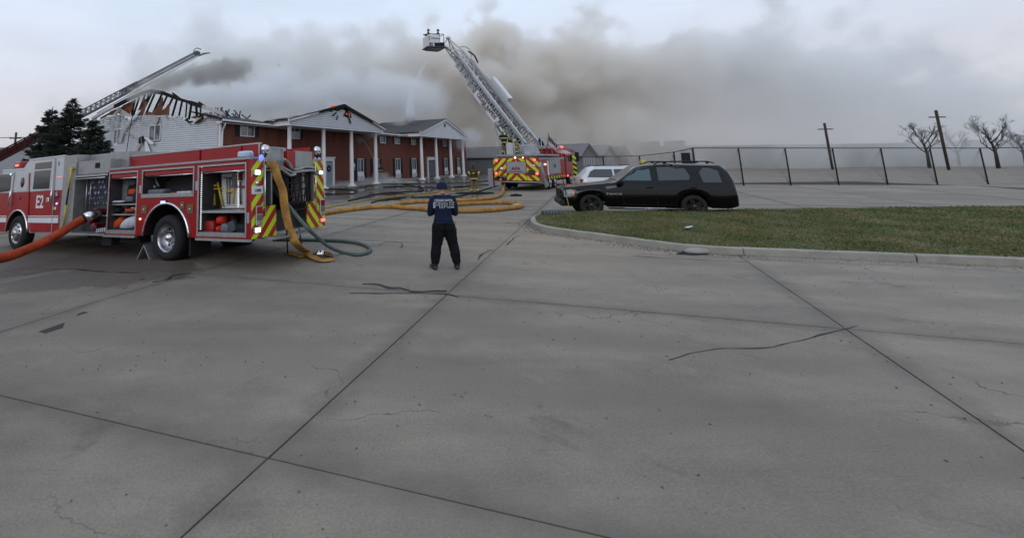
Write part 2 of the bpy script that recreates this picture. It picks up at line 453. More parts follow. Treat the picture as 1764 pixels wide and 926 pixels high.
# cracks and crack filler: thin strips on the slabs
def strip(name, pts, w, m, dz=.004, wob=.03, parent=None, kind='structure', lab=None):
    P = spline([(p[0], p[1], 0) for p in pts], 10); vs = []; fs = []
    for i, p in enumerate(P):
        d = (P[min(i + 1, len(P) - 1)] - P[max(i - 1, 0)]).normalized(); nrm = Vector((-d.y, d.x, 0))
        q = p + nrm * noise.noise(p * 3.1) * wob
        ww = w * (.35 + .9 * abs(noise.noise(p * 2.7 + Vector((5, 0, 0)))) * 1.6)
        if i in (0, len(P) - 1): ww *= .15
        for sgn in (-1, 1):
            r = q + nrm * sgn * ww; vs.append((r.x, r.y, gh(r.x, r.y) + dz))
    fs = [(2 * i, 2 * i + 1, 2 * i + 3, 2 * i + 2) for i in range(len(P) - 1)]
    me = bpy.data.meshes.new(name); me.from_pydata(vs, [], fs); me.materials.append(m)
    o = link(name, me, parent)
    if kind: o['kind'] = kind
    return o
TAR = mat('tar_filler', (.02, .019, .018), .55, var=.2)
g2 = lambda pts: [tuple(gnd(*p)[:2]) for p in pts]
strip('crack_filler', g2([(624, 489), (650, 490), (672, 496), (690, 496), (716, 503), (750, 501), (770, 502)]), .095, TAR)
strip('crack_filler', g2([(600, 505), (680, 505), (760, 506), (790, 512)]), .03, TAR)
strip('crack_filler', g2([(822, 447), (832, 437), (846, 431), (852, 431)]), .03, TAR)
strip('crack_filler', g2([(560, 412), (600, 414), (618, 416), (632, 422), (652, 423), (662, 417)]), .02, TAR)
strip('crack_filler', g2([(662, 416), (690, 418), (692, 426), (686, 427)]), .018, TAR)
strip('crack_filler', g2([(872, 424), (886, 409), (897, 406)]), .018, TAR)
strip('crack_filler', g2([(1090, 441), (1140, 444), (1200, 447), (1290, 452)]), .03, TAR)
strip('crack_filler', g2([(40, 459), (110, 452), (178, 462), (240, 468)]), .03, TAR)
strip('crack_filler', g2([(262, 486), (285, 482), (300, 474), (330, 470)]), .035, TAR)
strip('crack_filler', g2([(870, 384), (885, 383), (897, 384)]), .045, TAR)
strip('crack_filler', g2([(900, 430), (1000, 437), (1060, 441)]), .012, TAR)
strip('crack_filler', g2([(1150, 620), (1230, 600), (1330, 596), (1480, 560)]), .012, TAR)

# grass island behind a kerb
KERB = mat('kerb_concrete', (.30, .285, .25), .85, var=.16, scale=3, bump=.5, bscale=40)
kp = [(p[0], p[1], 0) for p in NGP]
kp = [(14, 17.75, 0), (9.5, 17.75, 0), (7.7, 17.8, 0)] + kp
K = spline(kp, 10); mb = MB(); prof = [(-.14, -.02), (-.12, .10), (-.07, .145), (.05, .15), (.09, .13), (.09, -.02)]
vs = []
for i, p in enumerate(K):
    d = (K[min(i + 1, len(K) - 1)] - K[max(i - 1, 0)]).normalized(); nr = Vector((d.y, -d.x, 0)) * (1)
    for (a, z) in prof:
        q = p + nr * a; vs.append((q.x, q.y, z + noise.noise(q * 2.5) * .008))
n = len(prof)
kerb = thing('kerb', None, None); kerb['kind'] = 'structure'
seg_ = [0]; acc = 0
for i in range(1, len(K)):
    acc += (K[i] - K[i - 1]).length
    if acc > 2.4 or i == len(K) - 1: seg_.append(i); acc = 0
for a, b in zip(seg_, seg_[1:]):
    rows_ = [[Vector(v) for v in vs[i * n:(i + 1) * n]] for i in range(a, b + 1)]
    rows_[0] = [p.lerp(q, .03) for p, q in zip(rows_[0], rows_[1])]; rows_[-1] = [p.lerp(q, .03) for p, q in zip(rows_[-1], rows_[-2])]
    dz = random.uniform(-.006, .006); q = MB(); fl_ = [p + Vector((random.uniform(-.004, .004), 0, dz + noise.noise(p * 9) * .006)) for r in rows_ for p in r]
    q.add(fl_, [(i * n + k, i * n + k + 1, (i + 1) * n + k + 1, (i + 1) * n + k) for i in range(len(rows_) - 1) for k in range(n - 1)] + [tuple(range(n)), tuple((len(rows_) - 1) * n + k for k in range(n))], 0, False)
    q.build('kerb_section', KERB, kerb)
t = NT('turf_soil'); g = t.new('ShaderNodeNewGeometry').outputs['Position']; xyz = t.sep(g)
n1 = t.noise(g, 1.1, 5, .7); n2 = t.noise(g, 14, 4, .7)
c = t.mix(t.rng(n1, .38, .62, 0, 1), (.06, .078, .02), (.13, .11, .042)); c = t.mix(t.rng(n2, .35, .65, 0, .5), c, (.035, .045, .012))
t.l.new(c, t.b.inputs['Base Color']); t.b.inputs['Roughness'].default_value = .95
SOIL = t.m
def lawn_z(x, y): return .135 + .10 * max(0, min(1, (y - 11) / 5)) * max(0, min(1, (x - 6) / 3))
vs = []; fs = []; rows = []
for j in range(46):
    y = 17.35 - j * .5
    if y < -4.5: break
    for (a, b) in zip(NGP, NGP[1:]):
        if b[1] <= y <= a[1] or (a is NGP[0] and y > a[1]):
            tt = (a[1] - y) / (a[1] - b[1]); x0 = a[0] + tt * (b[0] - a[0]) + .06; break
    r = []
    for i in range(31):
        x = x0 + (62 - x0) * (i / 30) ** 1.8; r.append(len(vs)); vs.append((x, y, lawn_z(x, y)))
    rows.append(r)
for a, b in zip(rows, rows[1:]):
    fs += [(a[i], b[i], b[i + 1], a[i + 1]) for i in range(30)]
me = bpy.data.meshes.new('lawn'); me.from_pydata(vs, [], fs); me.materials.append(SOIL); link('lawn', me, kind='structure')
# blades
t = NT('grass_blade'); g = t.new('ShaderNodeNewGeometry').outputs['Position']
n1 = t.noise(g, .9, 4, .7); n2 = t.noise(g, 30, 2)
c = t.mix(t.rng(n1, .42, .60, 0, 1), (.088, .115, .028), (.20, .165, .065)); c = t.mix(t.rng(n2, .4, .7, 0, .6), c, (.035, .055, .012))
t.l.new(c, t.b.inputs['Base Color']); t.b.inputs['Roughness'].default_value = .7
BLADE = t.m
px_, py_ = [], []
NB = 230000
X = rng.uniform(5.8, 40, NB * 3); Yy = rng.uniform(-3, 17.3, NB * 3)
keep = rng.random(NB * 3) < np.clip((11.0 / np.hypot(X, Yy)) ** 1.3, .08, 1)
X, Yy = X[keep], Yy[keep]
xe = np.interp(Yy, [q[1] for q in NGP][::-1], [q[0] for q in NGP][::-1])
ok = (X > xe + rng.uniform(-.04, .14, len(X))) & (X / np.maximum(Yy, 2) < 1.8) & (Yy > 1.5)
X, Yy = X[ok][:NB], Yy[ok][:NB]; n = len(X)
Z = .135 + .10 * np.clip((Yy - 11) / 5, 0, 1) * np.clip((X - 6) / 3, 0, 1)
ang = rng.uniform(0, 2 * np.pi, n); h = rng.uniform(.018, .055, n) * (1 + .5 * np.sin(X * 2.3) * np.sin(Yy * 1.9)); w = rng.uniform(.006, .012, n) * (1 + np.hypot(X, Yy) / 18)
le = rng.uniform(0, .035, n); la = rng.uniform(0, 2 * np.pi, n)
V = np.empty((n, 3, 3)); V[:, 0] = np.stack([X - np.cos(ang) * w, Yy - np.sin(ang) * w, Z - .005], 1)
V[:, 1] = np.stack([X + np.cos(ang) * w, Yy + np.sin(ang) * w, Z - .005], 1)
V[:, 2] = np.stack([X + np.cos(la) * le, Yy + np.sin(la) * le, Z + h], 1)
me = bpy.data.meshes.new('grass'); me.vertices.add(3 * n); me.vertices.foreach_set('co', V.ravel())
me.loops.add(3 * n); me.loops.foreach_set('vertex_index', np.arange(3 * n)); me.polygons.add(n)
me.polygons.foreach_set('loop_start', np.arange(n) * 3); me.update(calc_edges=True); me.materials.append(BLADE)
tag(link('grass', me), 'short green and brown grass on the kerbed island', 'grass', kind='stuff')

# grit and small stones scattered over the concrete, thicker along the kerb and joints
n = 2600; gx = rng.uniform(-9, 20, n); gy = rng.uniform(3, 22, n)
kx = rng.uniform(0, 1, 1400); ki = (kx * (len(NGP) - 4)).astype(int); kf = rng.uniform(0, 1, 1400)
A_ = np.array(NGP); kxx = A_[ki, 0] + (A_[ki + 1, 0] - A_[ki, 0]) * kf - .15 - np.abs(rng.normal(0, .25, 1400)); kyy = A_[ki, 1] + (A_[ki + 1, 1] - A_[ki, 1]) * kf - np.abs(rng.normal(0, .2, 1400))
gx = np.concatenate([gx, kxx]); gy = np.concatenate([gy, kyy]); sel = [i for i in range(len(gx)) if not in_grass(gx[i], gy[i], -.15)]
vs = []; fs = []
for i in sel:
    r = rng.uniform(.004, .013) * (1 + gy[i] / 30); o = len(vs); zz = gh(gx[i], gy[i])
    for (a, b, c) in ((1, 0, 0), (-.6, .8, 0), (-.5, -.9, 0), (0, 0, .9)): vs.append((gx[i] + a * r * rng.uniform(.7, 1.2), gy[i] + b * r * rng.uniform(.7, 1.2), zz + c * r))
    fs += [(o, o + 1, o + 3), (o + 1, o + 2, o + 3), (o + 2, o, o + 3)]
me = bpy.data.meshes.new('grit'); me.from_pydata(vs, [], fs); me.materials.append(mat('grit', (.12, .10, .085), .9, var=.6, scale=3))
tag(link('grit', me), 'loose grit scattered over the concrete and along the kerb', 'gravel', kind='stuff')
# ================================================================== the burning building
BO_OFF, BO_A = 25.1, 20.63
DV = Vector((.57281, .81969, 0)); NV = Vector((-.81969, .57281, 0))
BORG = DV * BO_A + NV * BO_OFF
B = thing('brick_building', 'two-storey red brick building with white column porticoes and a burnt-open roof', 'building', BORG, atan2(DV.y, DV.x))
def bw(px, py, yl):
    """local (x, z) on the plane y=yl of the building seen at this point"""
    d = ray(px, py); o = Vector((0, 0, EYE)); P0 = BORG + NV * yl
    t = P0.dot(NV) / d.dot(NV); p = d * t; p = p - P0
    return p.dot(DV), EYE + d.z * t
def bg(px, py, xl=0.0):
    """local (y, z) on the gable plane x=xl"""
    d = ray(px, py); P0 = BORG + DV * xl; t = P0.dot(DV) / d.dot(DV); p = d * t - P0
    return p.dot(NV), EYE + d.z * t
def brick_mat():
    t = NT('red_brick'); co = t.new('ShaderNodeTexCoord').outputs['Object']; s = t.sep(co)
    cb = t.new('ShaderNodeCombineXYZ'); t.l.new(s[0], cb.inputs[0]); t.l.new(s[2], cb.inputs[1])
    br = t.new('ShaderNodeTexBrick'); t.l.new(cb.outputs[0], br.inputs['Vector'])
    br.inputs['Scale'].default_value = 1; br.inputs['Brick Width'].default_value = .21; br.inputs['Row Height'].default_value = .075
    br.inputs['Mortar Size'].default_value = .007; br.inputs['Color1'].default_value = (.20, .046, .020, 1); br.inputs['Color2'].default_value = (.135, .029, .014, 1)
    br.inputs['Mortar'].default_value = (.10, .055, .042, 1)
    n = t.noise(co, .6, 5, .7); c = t.mix(t.rng(n, .35, .7, 0, .55), br.outputs[0], (.085, .024, .018))
    # soot streaks below the eaves
    n2 = t.noise(t.map(co, scale=(1.2, 1, .18)), 1.2, 5, .6)
    k = t.math('MULTIPLY', t.rng(s[2], 2.6, 4.9, 0, 1), t.rng(n2, .42, .62, 0, .75))
    c = t.mix(k, c, (.02, .016, .014))
    t.l.new(c, t.b.inputs['Base Color']); t.b.inputs['Roughness'].default_value = .85
    bp = t.new('ShaderNodeBump'); bp.inputs['Strength'].default_value = .4; bp.inputs['Distance'].default_value = .01
    t.l.new(br.outputs['Fac'], bp.inputs['Height']); bp.invert = True; t.l.new(bp.outputs[0], t.b.inputs['Normal'])
    return t.m
BRICK = brick_mat()
def siding_mat(name, sooty):
    t = NT(name); co = t.new('ShaderNodeTexCoord').outputs['Object']; s = t.sep(co)
    n = t.noise(co, .7, 5, .7); c = t.mix(t.rng(n, .35, .7, 0, .5), (.54, .555, .59), (.42, .43, .455))
    n2 = t.noise(co, 2.2, 6, .75)
    k = t.math('MULTIPLY', t.rng(s[2], sooty, sooty + 1.3, 0, 1), t.rng(n2, .48, .60, 0, .9))
    c = t.mix(k, c, (.05, .045, .04)); t.l.new(c, t.b.inputs['Base Color']); t.b.inputs['Roughness'].default_value = .5
    return t.m
SIDING = siding_mat('white_siding', 4.6); SIDING2 = siding_mat('pediment_siding', 5.9)
CHAR = mat('charred_wood', (.014, .012, .011), .85, var=.35, scale=6, bump=.6, bscale=25)
OSB = mat('scorched_board', (.15, .055, .025), .85, var=.85, scale=2.2)
SHING = mat('grey_shingle', (.085, .083, .085), .9, var=.2, scale=8, bump=.6, bscale=18)
ASHR = mat('burnt_shingle', (.06, .055, .052), .9, var=.6, scale=1.6, bump=.8, bscale=9)
SHUT = mat('black_shutter', (.012, .014, .017), .5)
DRAPE = mat('window_glass', (.10, .11, .13), .08, spec=.9, var=.3, scale=1.5)
INSUL = mat('torn_housewrap', (.42, .41, .39), .8, var=.25, scale=2)
LEN = bw(803, 260, 0)[0]; DEP = 13.6; EAVE = 4.95
# masses
MB().box(.02, LEN, 0, .3, -.3, EAVE).build('front_wall', BRICK, B)
MB().box(LEN - .3, LEN + .001, .31, DEP, -.3, EAVE).build('end_wall', BRICK, B)
MB().box(.3, LEN - .3, DEP - .3, DEP, -.3, EAVE - .3).build('back_wall', BRICK, B)
MB().box(.10, .28, .32, DEP - .31, -.3, EAVE + .25).build('gable_backing', DARK, B)
MB().box(.3, LEN - .31, .31, DEP - .31, EAVE - .5, EAVE - .3).build('attic_floor', CHAR, B)
# foundation strip
MB().box(-.05, LEN + .03, -.03, .0, -.3, .16).build('foundation', KERB, B)
# outline of the burnt gable, from the photograph, on the plane of the end wall
PK = [bg(*p) for p in ((387, 197), (376, 192), (352, 184), (330, 177), (305, 169), (285, 161), (262, 157), (250, 160), (225, 171), (200, 184), (180, 194), (162, 205))]
def rake(y):
    P = sorted(PK)
    if y <= P[0][0]: return P[0][1]
    for a, b in zip(P, P[1:]):
        if y <= b[0]: return a[1] + (y - a[0]) / (b[0] - a[0]) * (b[1] - a[1])
    return P[-1][1]
# torn top edge of the siding
TOR = sorted([bg(*p) for p in ((379, 200), (368, 197), (362, 190), (352, 203), (346, 206), (340, 203), (328, 211), (318, 206), (310, 200), (300, 199), (288, 199), (272, 199), (258, 198), (246, 199), (236, 200), (228, 202), (222, 206), (214, 201), (205, 197), (200, 193), (193, 198), (183, 200), (172, 205), (166, 208))])
def torn(y):
    if y <= TOR[0][0]: return TOR[0][1]
    for a, b in zip(TOR, TOR[1:]):
        if y <= b[0]: return a[1] + (y - a[0]) / (b[0] - a[0]) * (b[1] - a[1])
    return TOR[-1][1]
YL = bg(166, 230)[0]
RB = .155
holes = []
for px0, px1, py0, py1, half in ((257.5, 276, 217, 241, 0), (197, 208, 224, 246, 0)):
    y0, z0 = bg(px1, py1); y1, z1 = bg(px0, py0); holes.append((y0, y1, z0, z1 if z1 > z0 else z0 + 1))
z = -.05
while z < 6.3:
    # runs of board below the torn edge, split round the windows
    runs = []; y = .02; on = False
    ys = [.02 + k * .12 for k in range(int((YL - .02) / .12) + 1)]
    start = None
    for y in ys + [None]:
        good = y is not None and z + RB * .6 < torn(y) and not any(h[0] - .02 < y < h[1] + .02 and h[2] - .08 < z + RB / 2 < h[3] for h in holes)
        if good and start is None: start = y
        if not good and start is not None:
            runs.append((start, prev)); start = None
        prev = y
    for (a, b) in runs:
        if b - a < .2: continue
        m = MB(); sag = 0
        mid = (a + b) / 2
        m.add([(-.02, a, z), (-.02, b, z), (.0 + .045, b, z + RB - .001), (.045, a, z + RB - .001), (.09, a, z), (.09, b, z), (.09, b, z + RB), (.09, a, z + RB)],
              [(0, 1, 2, 3), (0, 4, 5, 1), (3, 2, 6, 7), (0, 3, 7, 4), (1, 5, 6, 2)])
        m.build('siding_board', SIDING, B)
    z += RB
MB().box(-.03, .10, -.02, .12, -.1, 4.95).build('corner_trim', TRIMW, B)
for (y0, y1, z0, z1) in holes:
    w = MB().box(-.04, .08, y0, y1, z0 - .05, z0).box(-.04, .08, y0, y1, z1, z1 + .05).box(-.04, .08, y0, y0 + .06, z0, z1).box(-.04, .08, y1 - .06, y1, z0, z1).box(-.035, .08, (y0 + y1) / 2 - .03, (y0 + y1) / 2 + .03, z0, z1).build('window', TRIMW, B)
    MB().box(.02, .07, y0 + .06, (y0 + y1) / 2 - .03, z0, z1).build('pane', DRAPE, w)
    MB().box(.02, .07, (y0 + y1) / 2 + .03, y1 - .06, z0, z1).build('pane', DRAPE, w)
# charred rake boards and studs
P = sorted(PK)
for i, (a, b) in enumerate(zip(P, P[1:])):
    m = CHAR if 2 < i < 9 or i == 4 else (INSUL if i < 2 or i > 8 else CHAR)
    MB().bar((-.12, a[0], a[1]), (-.12, b[0] + .05, b[1]), .16, .2 + .05 * (i % 3), 0).build('rake_board', m, B)
    if i % 2 == 0: MB().bar((.5, a[0] + .2, a[1] - .05), (.55, b[0] - .1, b[1] + .08), .1, .12).build('rafter_tail', CHAR, B)
for (xt, yt, xb, yb) in ((268, 158, 252, 196), (262, 159, 243, 196), (279, 162, 262, 197), (288, 165, 270, 198), (298, 168, 282, 199), (305, 171, 297, 200), (314, 173, 306, 201), (322, 176, 316, 202), (330, 178, 326, 206), (338, 181, 336, 204), (346, 184, 347, 200), (250, 163, 238, 197), (240, 168, 230, 200), (232, 172, 224, 198), (256, 161, 248, 180)):
    a, b = bg(xt, yt, .2), bg(xb, yb, .2)
    MB().bar((.2, a[0], a[1]), (.2 + random.uniform(-.1, .2), b[0], b[1]), .10, .14).build('gable_stud', CHAR, B)
# scorched sheathing left between the studs (torn plates with thickness)
def plate(name, pts, xl, m, th=.03, fn=None):
    q = [(fn or bg)(px, py, xl) for px, py in pts]
    return MB().prism(q, xl, xl + th, 'x').build(name, m, B)
plate('sheathing', [(184, 199), (190, 192), (205, 186), (222, 178), (231, 176), (228, 186), (223, 198), (212, 200), (205, 195), (196, 198)], .16, OSB)
plate('sheathing', [(236, 200), (238, 188), (244, 182), (246, 172), (252, 170), (250, 185), (246, 199)], .17, OSB)
plate('sheathing', [(247, 199), (255, 192), (262, 194), (268, 188), (273, 180), (277, 170), (280, 167), (281, 178), (279, 190), (285, 186), (289, 180), (292, 182), (291, 199), (270, 199)], .15, OSB)
plate('sheathing', [(328, 203), (333, 200), (352, 197), (350, 202), (338, 205)], .1, OSB)
# hanging debris
plate('torn_siding', [(205, 200), (209, 188), (222, 196), (229, 202), (214, 200)], -.12, INSUL)
plate('torn_siding', [(195, 197), (205, 184), (209, 188), (200, 199)], -.1, INSUL)
plate('torn_siding', [(259, 200), (266, 198), (273, 202), (272, 209), (268, 215), (262, 210), (260, 204)], -.14, INSUL)
plate('torn_siding', [(318, 207), (322, 203), (328, 213), (331, 216), (326, 212)], -.15, CHAR)
plate('torn_siding', [(334, 214), (338, 209), (350, 201), (352, 204), (341, 212)], -.15, CHAR)
plate('torn_siding', [(247, 236), (253, 236), (265, 246), (263, 249), (258, 248)], -.25, TRIMW)
plate('torn_siding', [(249, 244), (252, 243), (260, 264), (256, 268), (250, 262)], -.22, TRIMW)
plate('torn_siding', [(240, 236), (247, 234), (248, 244), (243, 248), (238, 246)], -.3, CHAR)
plate('torn_siding', [(242, 240), (239, 246), (229, 263), (233, 266), (241, 250)], -.2, INSUL)
plate('torn_siding', [(213, 226), (217, 228), (245, 238), (243, 241), (218, 231)], -.2, INSUL)
plate('torn_siding', [(223, 208), (215, 218), (208, 229), (203, 242), (208, 246), (212, 232), (218, 221), (226, 210)], -.22, INSUL)
plate('torn_siding', [(224, 206), (240, 189), (242, 191), (229, 207)], -.25, TRIMW)
for pts, r in (([(234, 172), (228, 200), (222, 235), (217, 268)], .03), ([(250, 196), (246, 212), (243, 236), (246, 262)], .02), ([(252, 176), (248, 200), (244, 225)], .02)):
    q = [(lambda yz: (-.35, yz[0], yz[1]))(bg(a, b, -.35)) for a, b in pts]
    MB().tube(spline(q, 6), r, seg=5).build('hanging_cable', BLACK if r > .025 else INSUL, B)
# downpipe on the corner
q = [(-.02, -.55, 4.85), (-.02, -.5, 4.7), (0.1, -.12, 4.35), (.12, -.08, 4.0), (.12, -.08, 0.1)]
MB().tube(q, .06, seg=6, smooth=False).build('downpipe', TRIMW, B)
# main eave along the front: soffit, fascia, gutter in sagging pieces
PX0, PX1 = [bw(p, 300, -1.9)[0] for p in (492.5, 657)]; QX0, QX1 = [bw(p, 300, -1.9)[0] for p in (722, 802)]
OV = .55
segs = [(-.35, 3.2), (3.2, 6.6), (6.6, PX0 + .1), (PX1 - .1, 20.5), (20.5, 23.6), (23.6, QX0 + .1)]
for i, (a, b) in enumerate(segs):
    s = (0, -.06, -.12, 0, -.03, -.05)[i]; s2 = (-.06, -.12, -.02, -.03, -.05, 0)[i]
    m = MB(); m.add([(a, -OV, EAVE - .05 + s), (b, -OV, EAVE - .05 + s2), (b, 0, EAVE - .02 + s2), (a, 0, EAVE - .02 + s), (a, -OV, EAVE - .12 + s), (b, -OV, EAVE - .12 + s2), (b, 0, EAVE - .12 + s2), (a, 0, EAVE - .12 + s)],
                    [(0, 1, 2, 3), (4, 7, 6, 5), (0, 4, 5, 1), (0, 3, 7, 4), (1, 5, 6, 2)])
    m.build('soffit', INSUL if i in (1, 2) else TRIMW, B)
    MB().bar((a, -OV - .03, EAVE + .02 + s), (b - .04, -OV - .03, EAVE + .02 + s2), .05, .2).build('fascia', (CHAR, INSUL, CHAR, SHUT, CHAR, INSUL)[i], B)
    MB().bar((a, -OV - .11, EAVE + .05 + s), (b - .05, -OV - .11, EAVE + .03 + s2), .11, .11).build('gutter', TRIMW if i != 2 else CHAR, B)
# what is left of the roof: buckled charred deck rising a little behind the eave
def deck(x0, x1, prof, m, name='roof_deck'):
    nx = int((x1 - x0) / .35) + 2; ny = 9; vs = []
    for j in range(ny):
        for i in range(nx):
            x = x0 + (x1 - x0) * i / (nx - 1); y = -OV - .05 + 3.6 * j / (ny - 1)
            h = prof(x) * (j / (ny - 1)) ** .8
            vs.append((x, y, EAVE + .12 + h + (noise.noise(Vector((x * .8, y * .9, 3))) * .28 + noise.noise(Vector((x * 2.4, y * 2.4, 1))) * .12) * (j / (ny - 1))))
    for (dx, dz) in ((0, 0),):
        pass
    o = len(vs); vs += [(v[0], v[1], v[2] - .09) for v in vs]
    fs = [(j * nx + i, j * nx + i + 1, (j + 1) * nx + i + 1, (j + 1) * nx + i) for j in range(ny - 1) for i in range(nx - 1)]
    fs += [tuple(q + o for q in reversed(f)) for f in fs]
    for i in range(nx - 1): fs += [(i, o + i, o + i + 1, i + 1), ((ny - 1) * nx + i, (ny - 1) * nx + i + 1, o + (ny - 1) * nx + i + 1, o + (ny - 1) * nx + i)]
    return MB().add(vs, fs).build(name, m, B)
deck(-.35, PX0 + 1.5, lambda x: .75 - .12 * x + .35 * max(0, 1 - abs(x - 3.6)), ASHR)
deck(PX1 - 1.0, QX0 + 1.5, lambda x: .42, ASHR)
for k in range(16):
    x = 3.0 + random.gauss(0, .8); a = random.uniform(-.8, .8)
    MB().bar((x, 2.2 + random.uniform(-.5, .5), EAVE + .4), (x + a, 2.6, EAVE + .95 + random.uniform(0, .5)), .06, .09).build('broken_truss', mat('blue_grey_char', (.05, .06, .075), .9) if k == 0 else bpy.data.materials['blue_grey_char'], B)
# windows in the brick
def shutwin(px0, px1, py0, py1, ac=False, shut=True, up=True, wpx=None):
    x0, z0 = bw(px0, py1, 0); x1, z1 = bw(px1, py0, 0)
    z1 = bw((px0 + px1) / 2, py0, 0)[1]; z0 = bw((px0 + px1) / 2, py1, 0)[1]
    return x0, x1, z0, z1
def window(x0, x1, z0, z1, ac=False, shut=.42, acz=.85):
    zb = z0
    if ac: zb = z0 + acz
    fr = MB().box(x0, x1, -.05, .0, z1 - .05, z1).box(x0, x1, -.06, .0, zb, zb + .06).box(x0, x0 + .05, -.05, 0, zb + .06, z1 - .05).box(x1 - .05, x1, -.05, 0, zb + .06, z1 - .05).box((x0 + x1) / 2 - .025, (x0 + x1) / 2 + .025, -.045, 0, zb + .06, z1 - .05).build('window', TRIMW, B)
    MB().box(x0 + .05, (x0 + x1) / 2 - .025, -.02, 0, zb + .06, z1 - .05).build('pane', DRAPE, fr)
    MB().box((x0 + x1) / 2 + .025, x1 - .05, -.02, 0, zb + .06, z1 - .05).build('pane', GLASS, fr)
    if ac:
        p = MB().box(x0, x1, -.05, 0, z0, zb).build('lower_panel', TRIMW, B)
        q = MB().box(x0 + .08, x1 - .08, -.16, -.05, z0 + .12, z0 + .52)
        for k in range(5): q.box(x0 + .12, x1 - .12, -.17, -.16, z0 + .17 + k * .07, z0 + .2 + k * .07, 1)
        q.build('air_conditioner', [WHITE, ALU], p)
    if shut:
        for s0, s1 in ((x0 - shut, x0 - .02), (x1 + .02, x1 + shut)):
            m = MB().box(s0, s1, -.05, 0, z0, z1)
            for k in range(int((z1 - z0) / .16)): m.box(s0 + .05, s1 - .05, -.062, -.05, z0 + .06 + k * .16, z0 + .13 + k * .16)
            m.build('shutter', SHUT, B)
up = []
for c, hw in ((427, 11.5), (507.5, 8), (659, 0), (684, 0), (712, 0), (765, 0), (789, 0)):
    x = bw(c, 240, 0)[0]; up.append(x)
Z1U, Z0U = bw(427, 207.5, 0)[1], bw(427, 235.5, 0)[1]
for i, x in enumerate(up):
    if i == 0: x0, x1 = bw(413.5, 220, 0)[0], bw(438, 220, 0)[0]
    else: x0, x1 = x - .6, x + .6
    window(x0, x1, Z0U, Z1U - .03)
for c in (621, 648, 685.5, 713.5, 768.5, 790.5):
    x = bw(c, 300, 0)[0]
    window(x - .55, x + .55, .25, 2.4, ac=True, shut=.5)
for c0, c1 in ((557, 575), (736, 752)):
    a, b = bw(c0, 300, 0)[0], bw(c1, 300, 0)[0]
    d = MB().box(a + .28, b - .28, -.03, .0, .02, 2.15).build('door', mat('grey_door', (.22, .24, .28), .4) if c0 == 557 else DRAPE, B)
    MB().ball((b - .4, -.07, 1.05), .04).build('handle', CHROME, d)
    if c0 == 557: MB().lathe([(.10, -.05), (.22, -.09), (.30, -.05), (.22, -.03)], (( a + b) / 2, 0, 1.55), 'y', 14).build('wreath', SHUT, d)
    MB().box(a, a + .26, -.12, 0, .0, 2.2).box(b - .26, b, -.12, 0, .0, 2.2).box(a, b, -.12, 0, 2.2, 2.45).box(a - .08, b + .08, -.18, 0, 2.45, 2.56).build('door_frame', TRIMW, B)
s = bw(617, 292, 0)
MB().box(s[0] - .95, s[0] - .65, -.08, -.065, 1.35, 1.95).box(s[0] - .92, s[0] - .68, -.085, -.08, 1.4, 1.6, 1).build('notice', [WHITE, mat('notice_red', (.4, .06, .05), .6)], B)
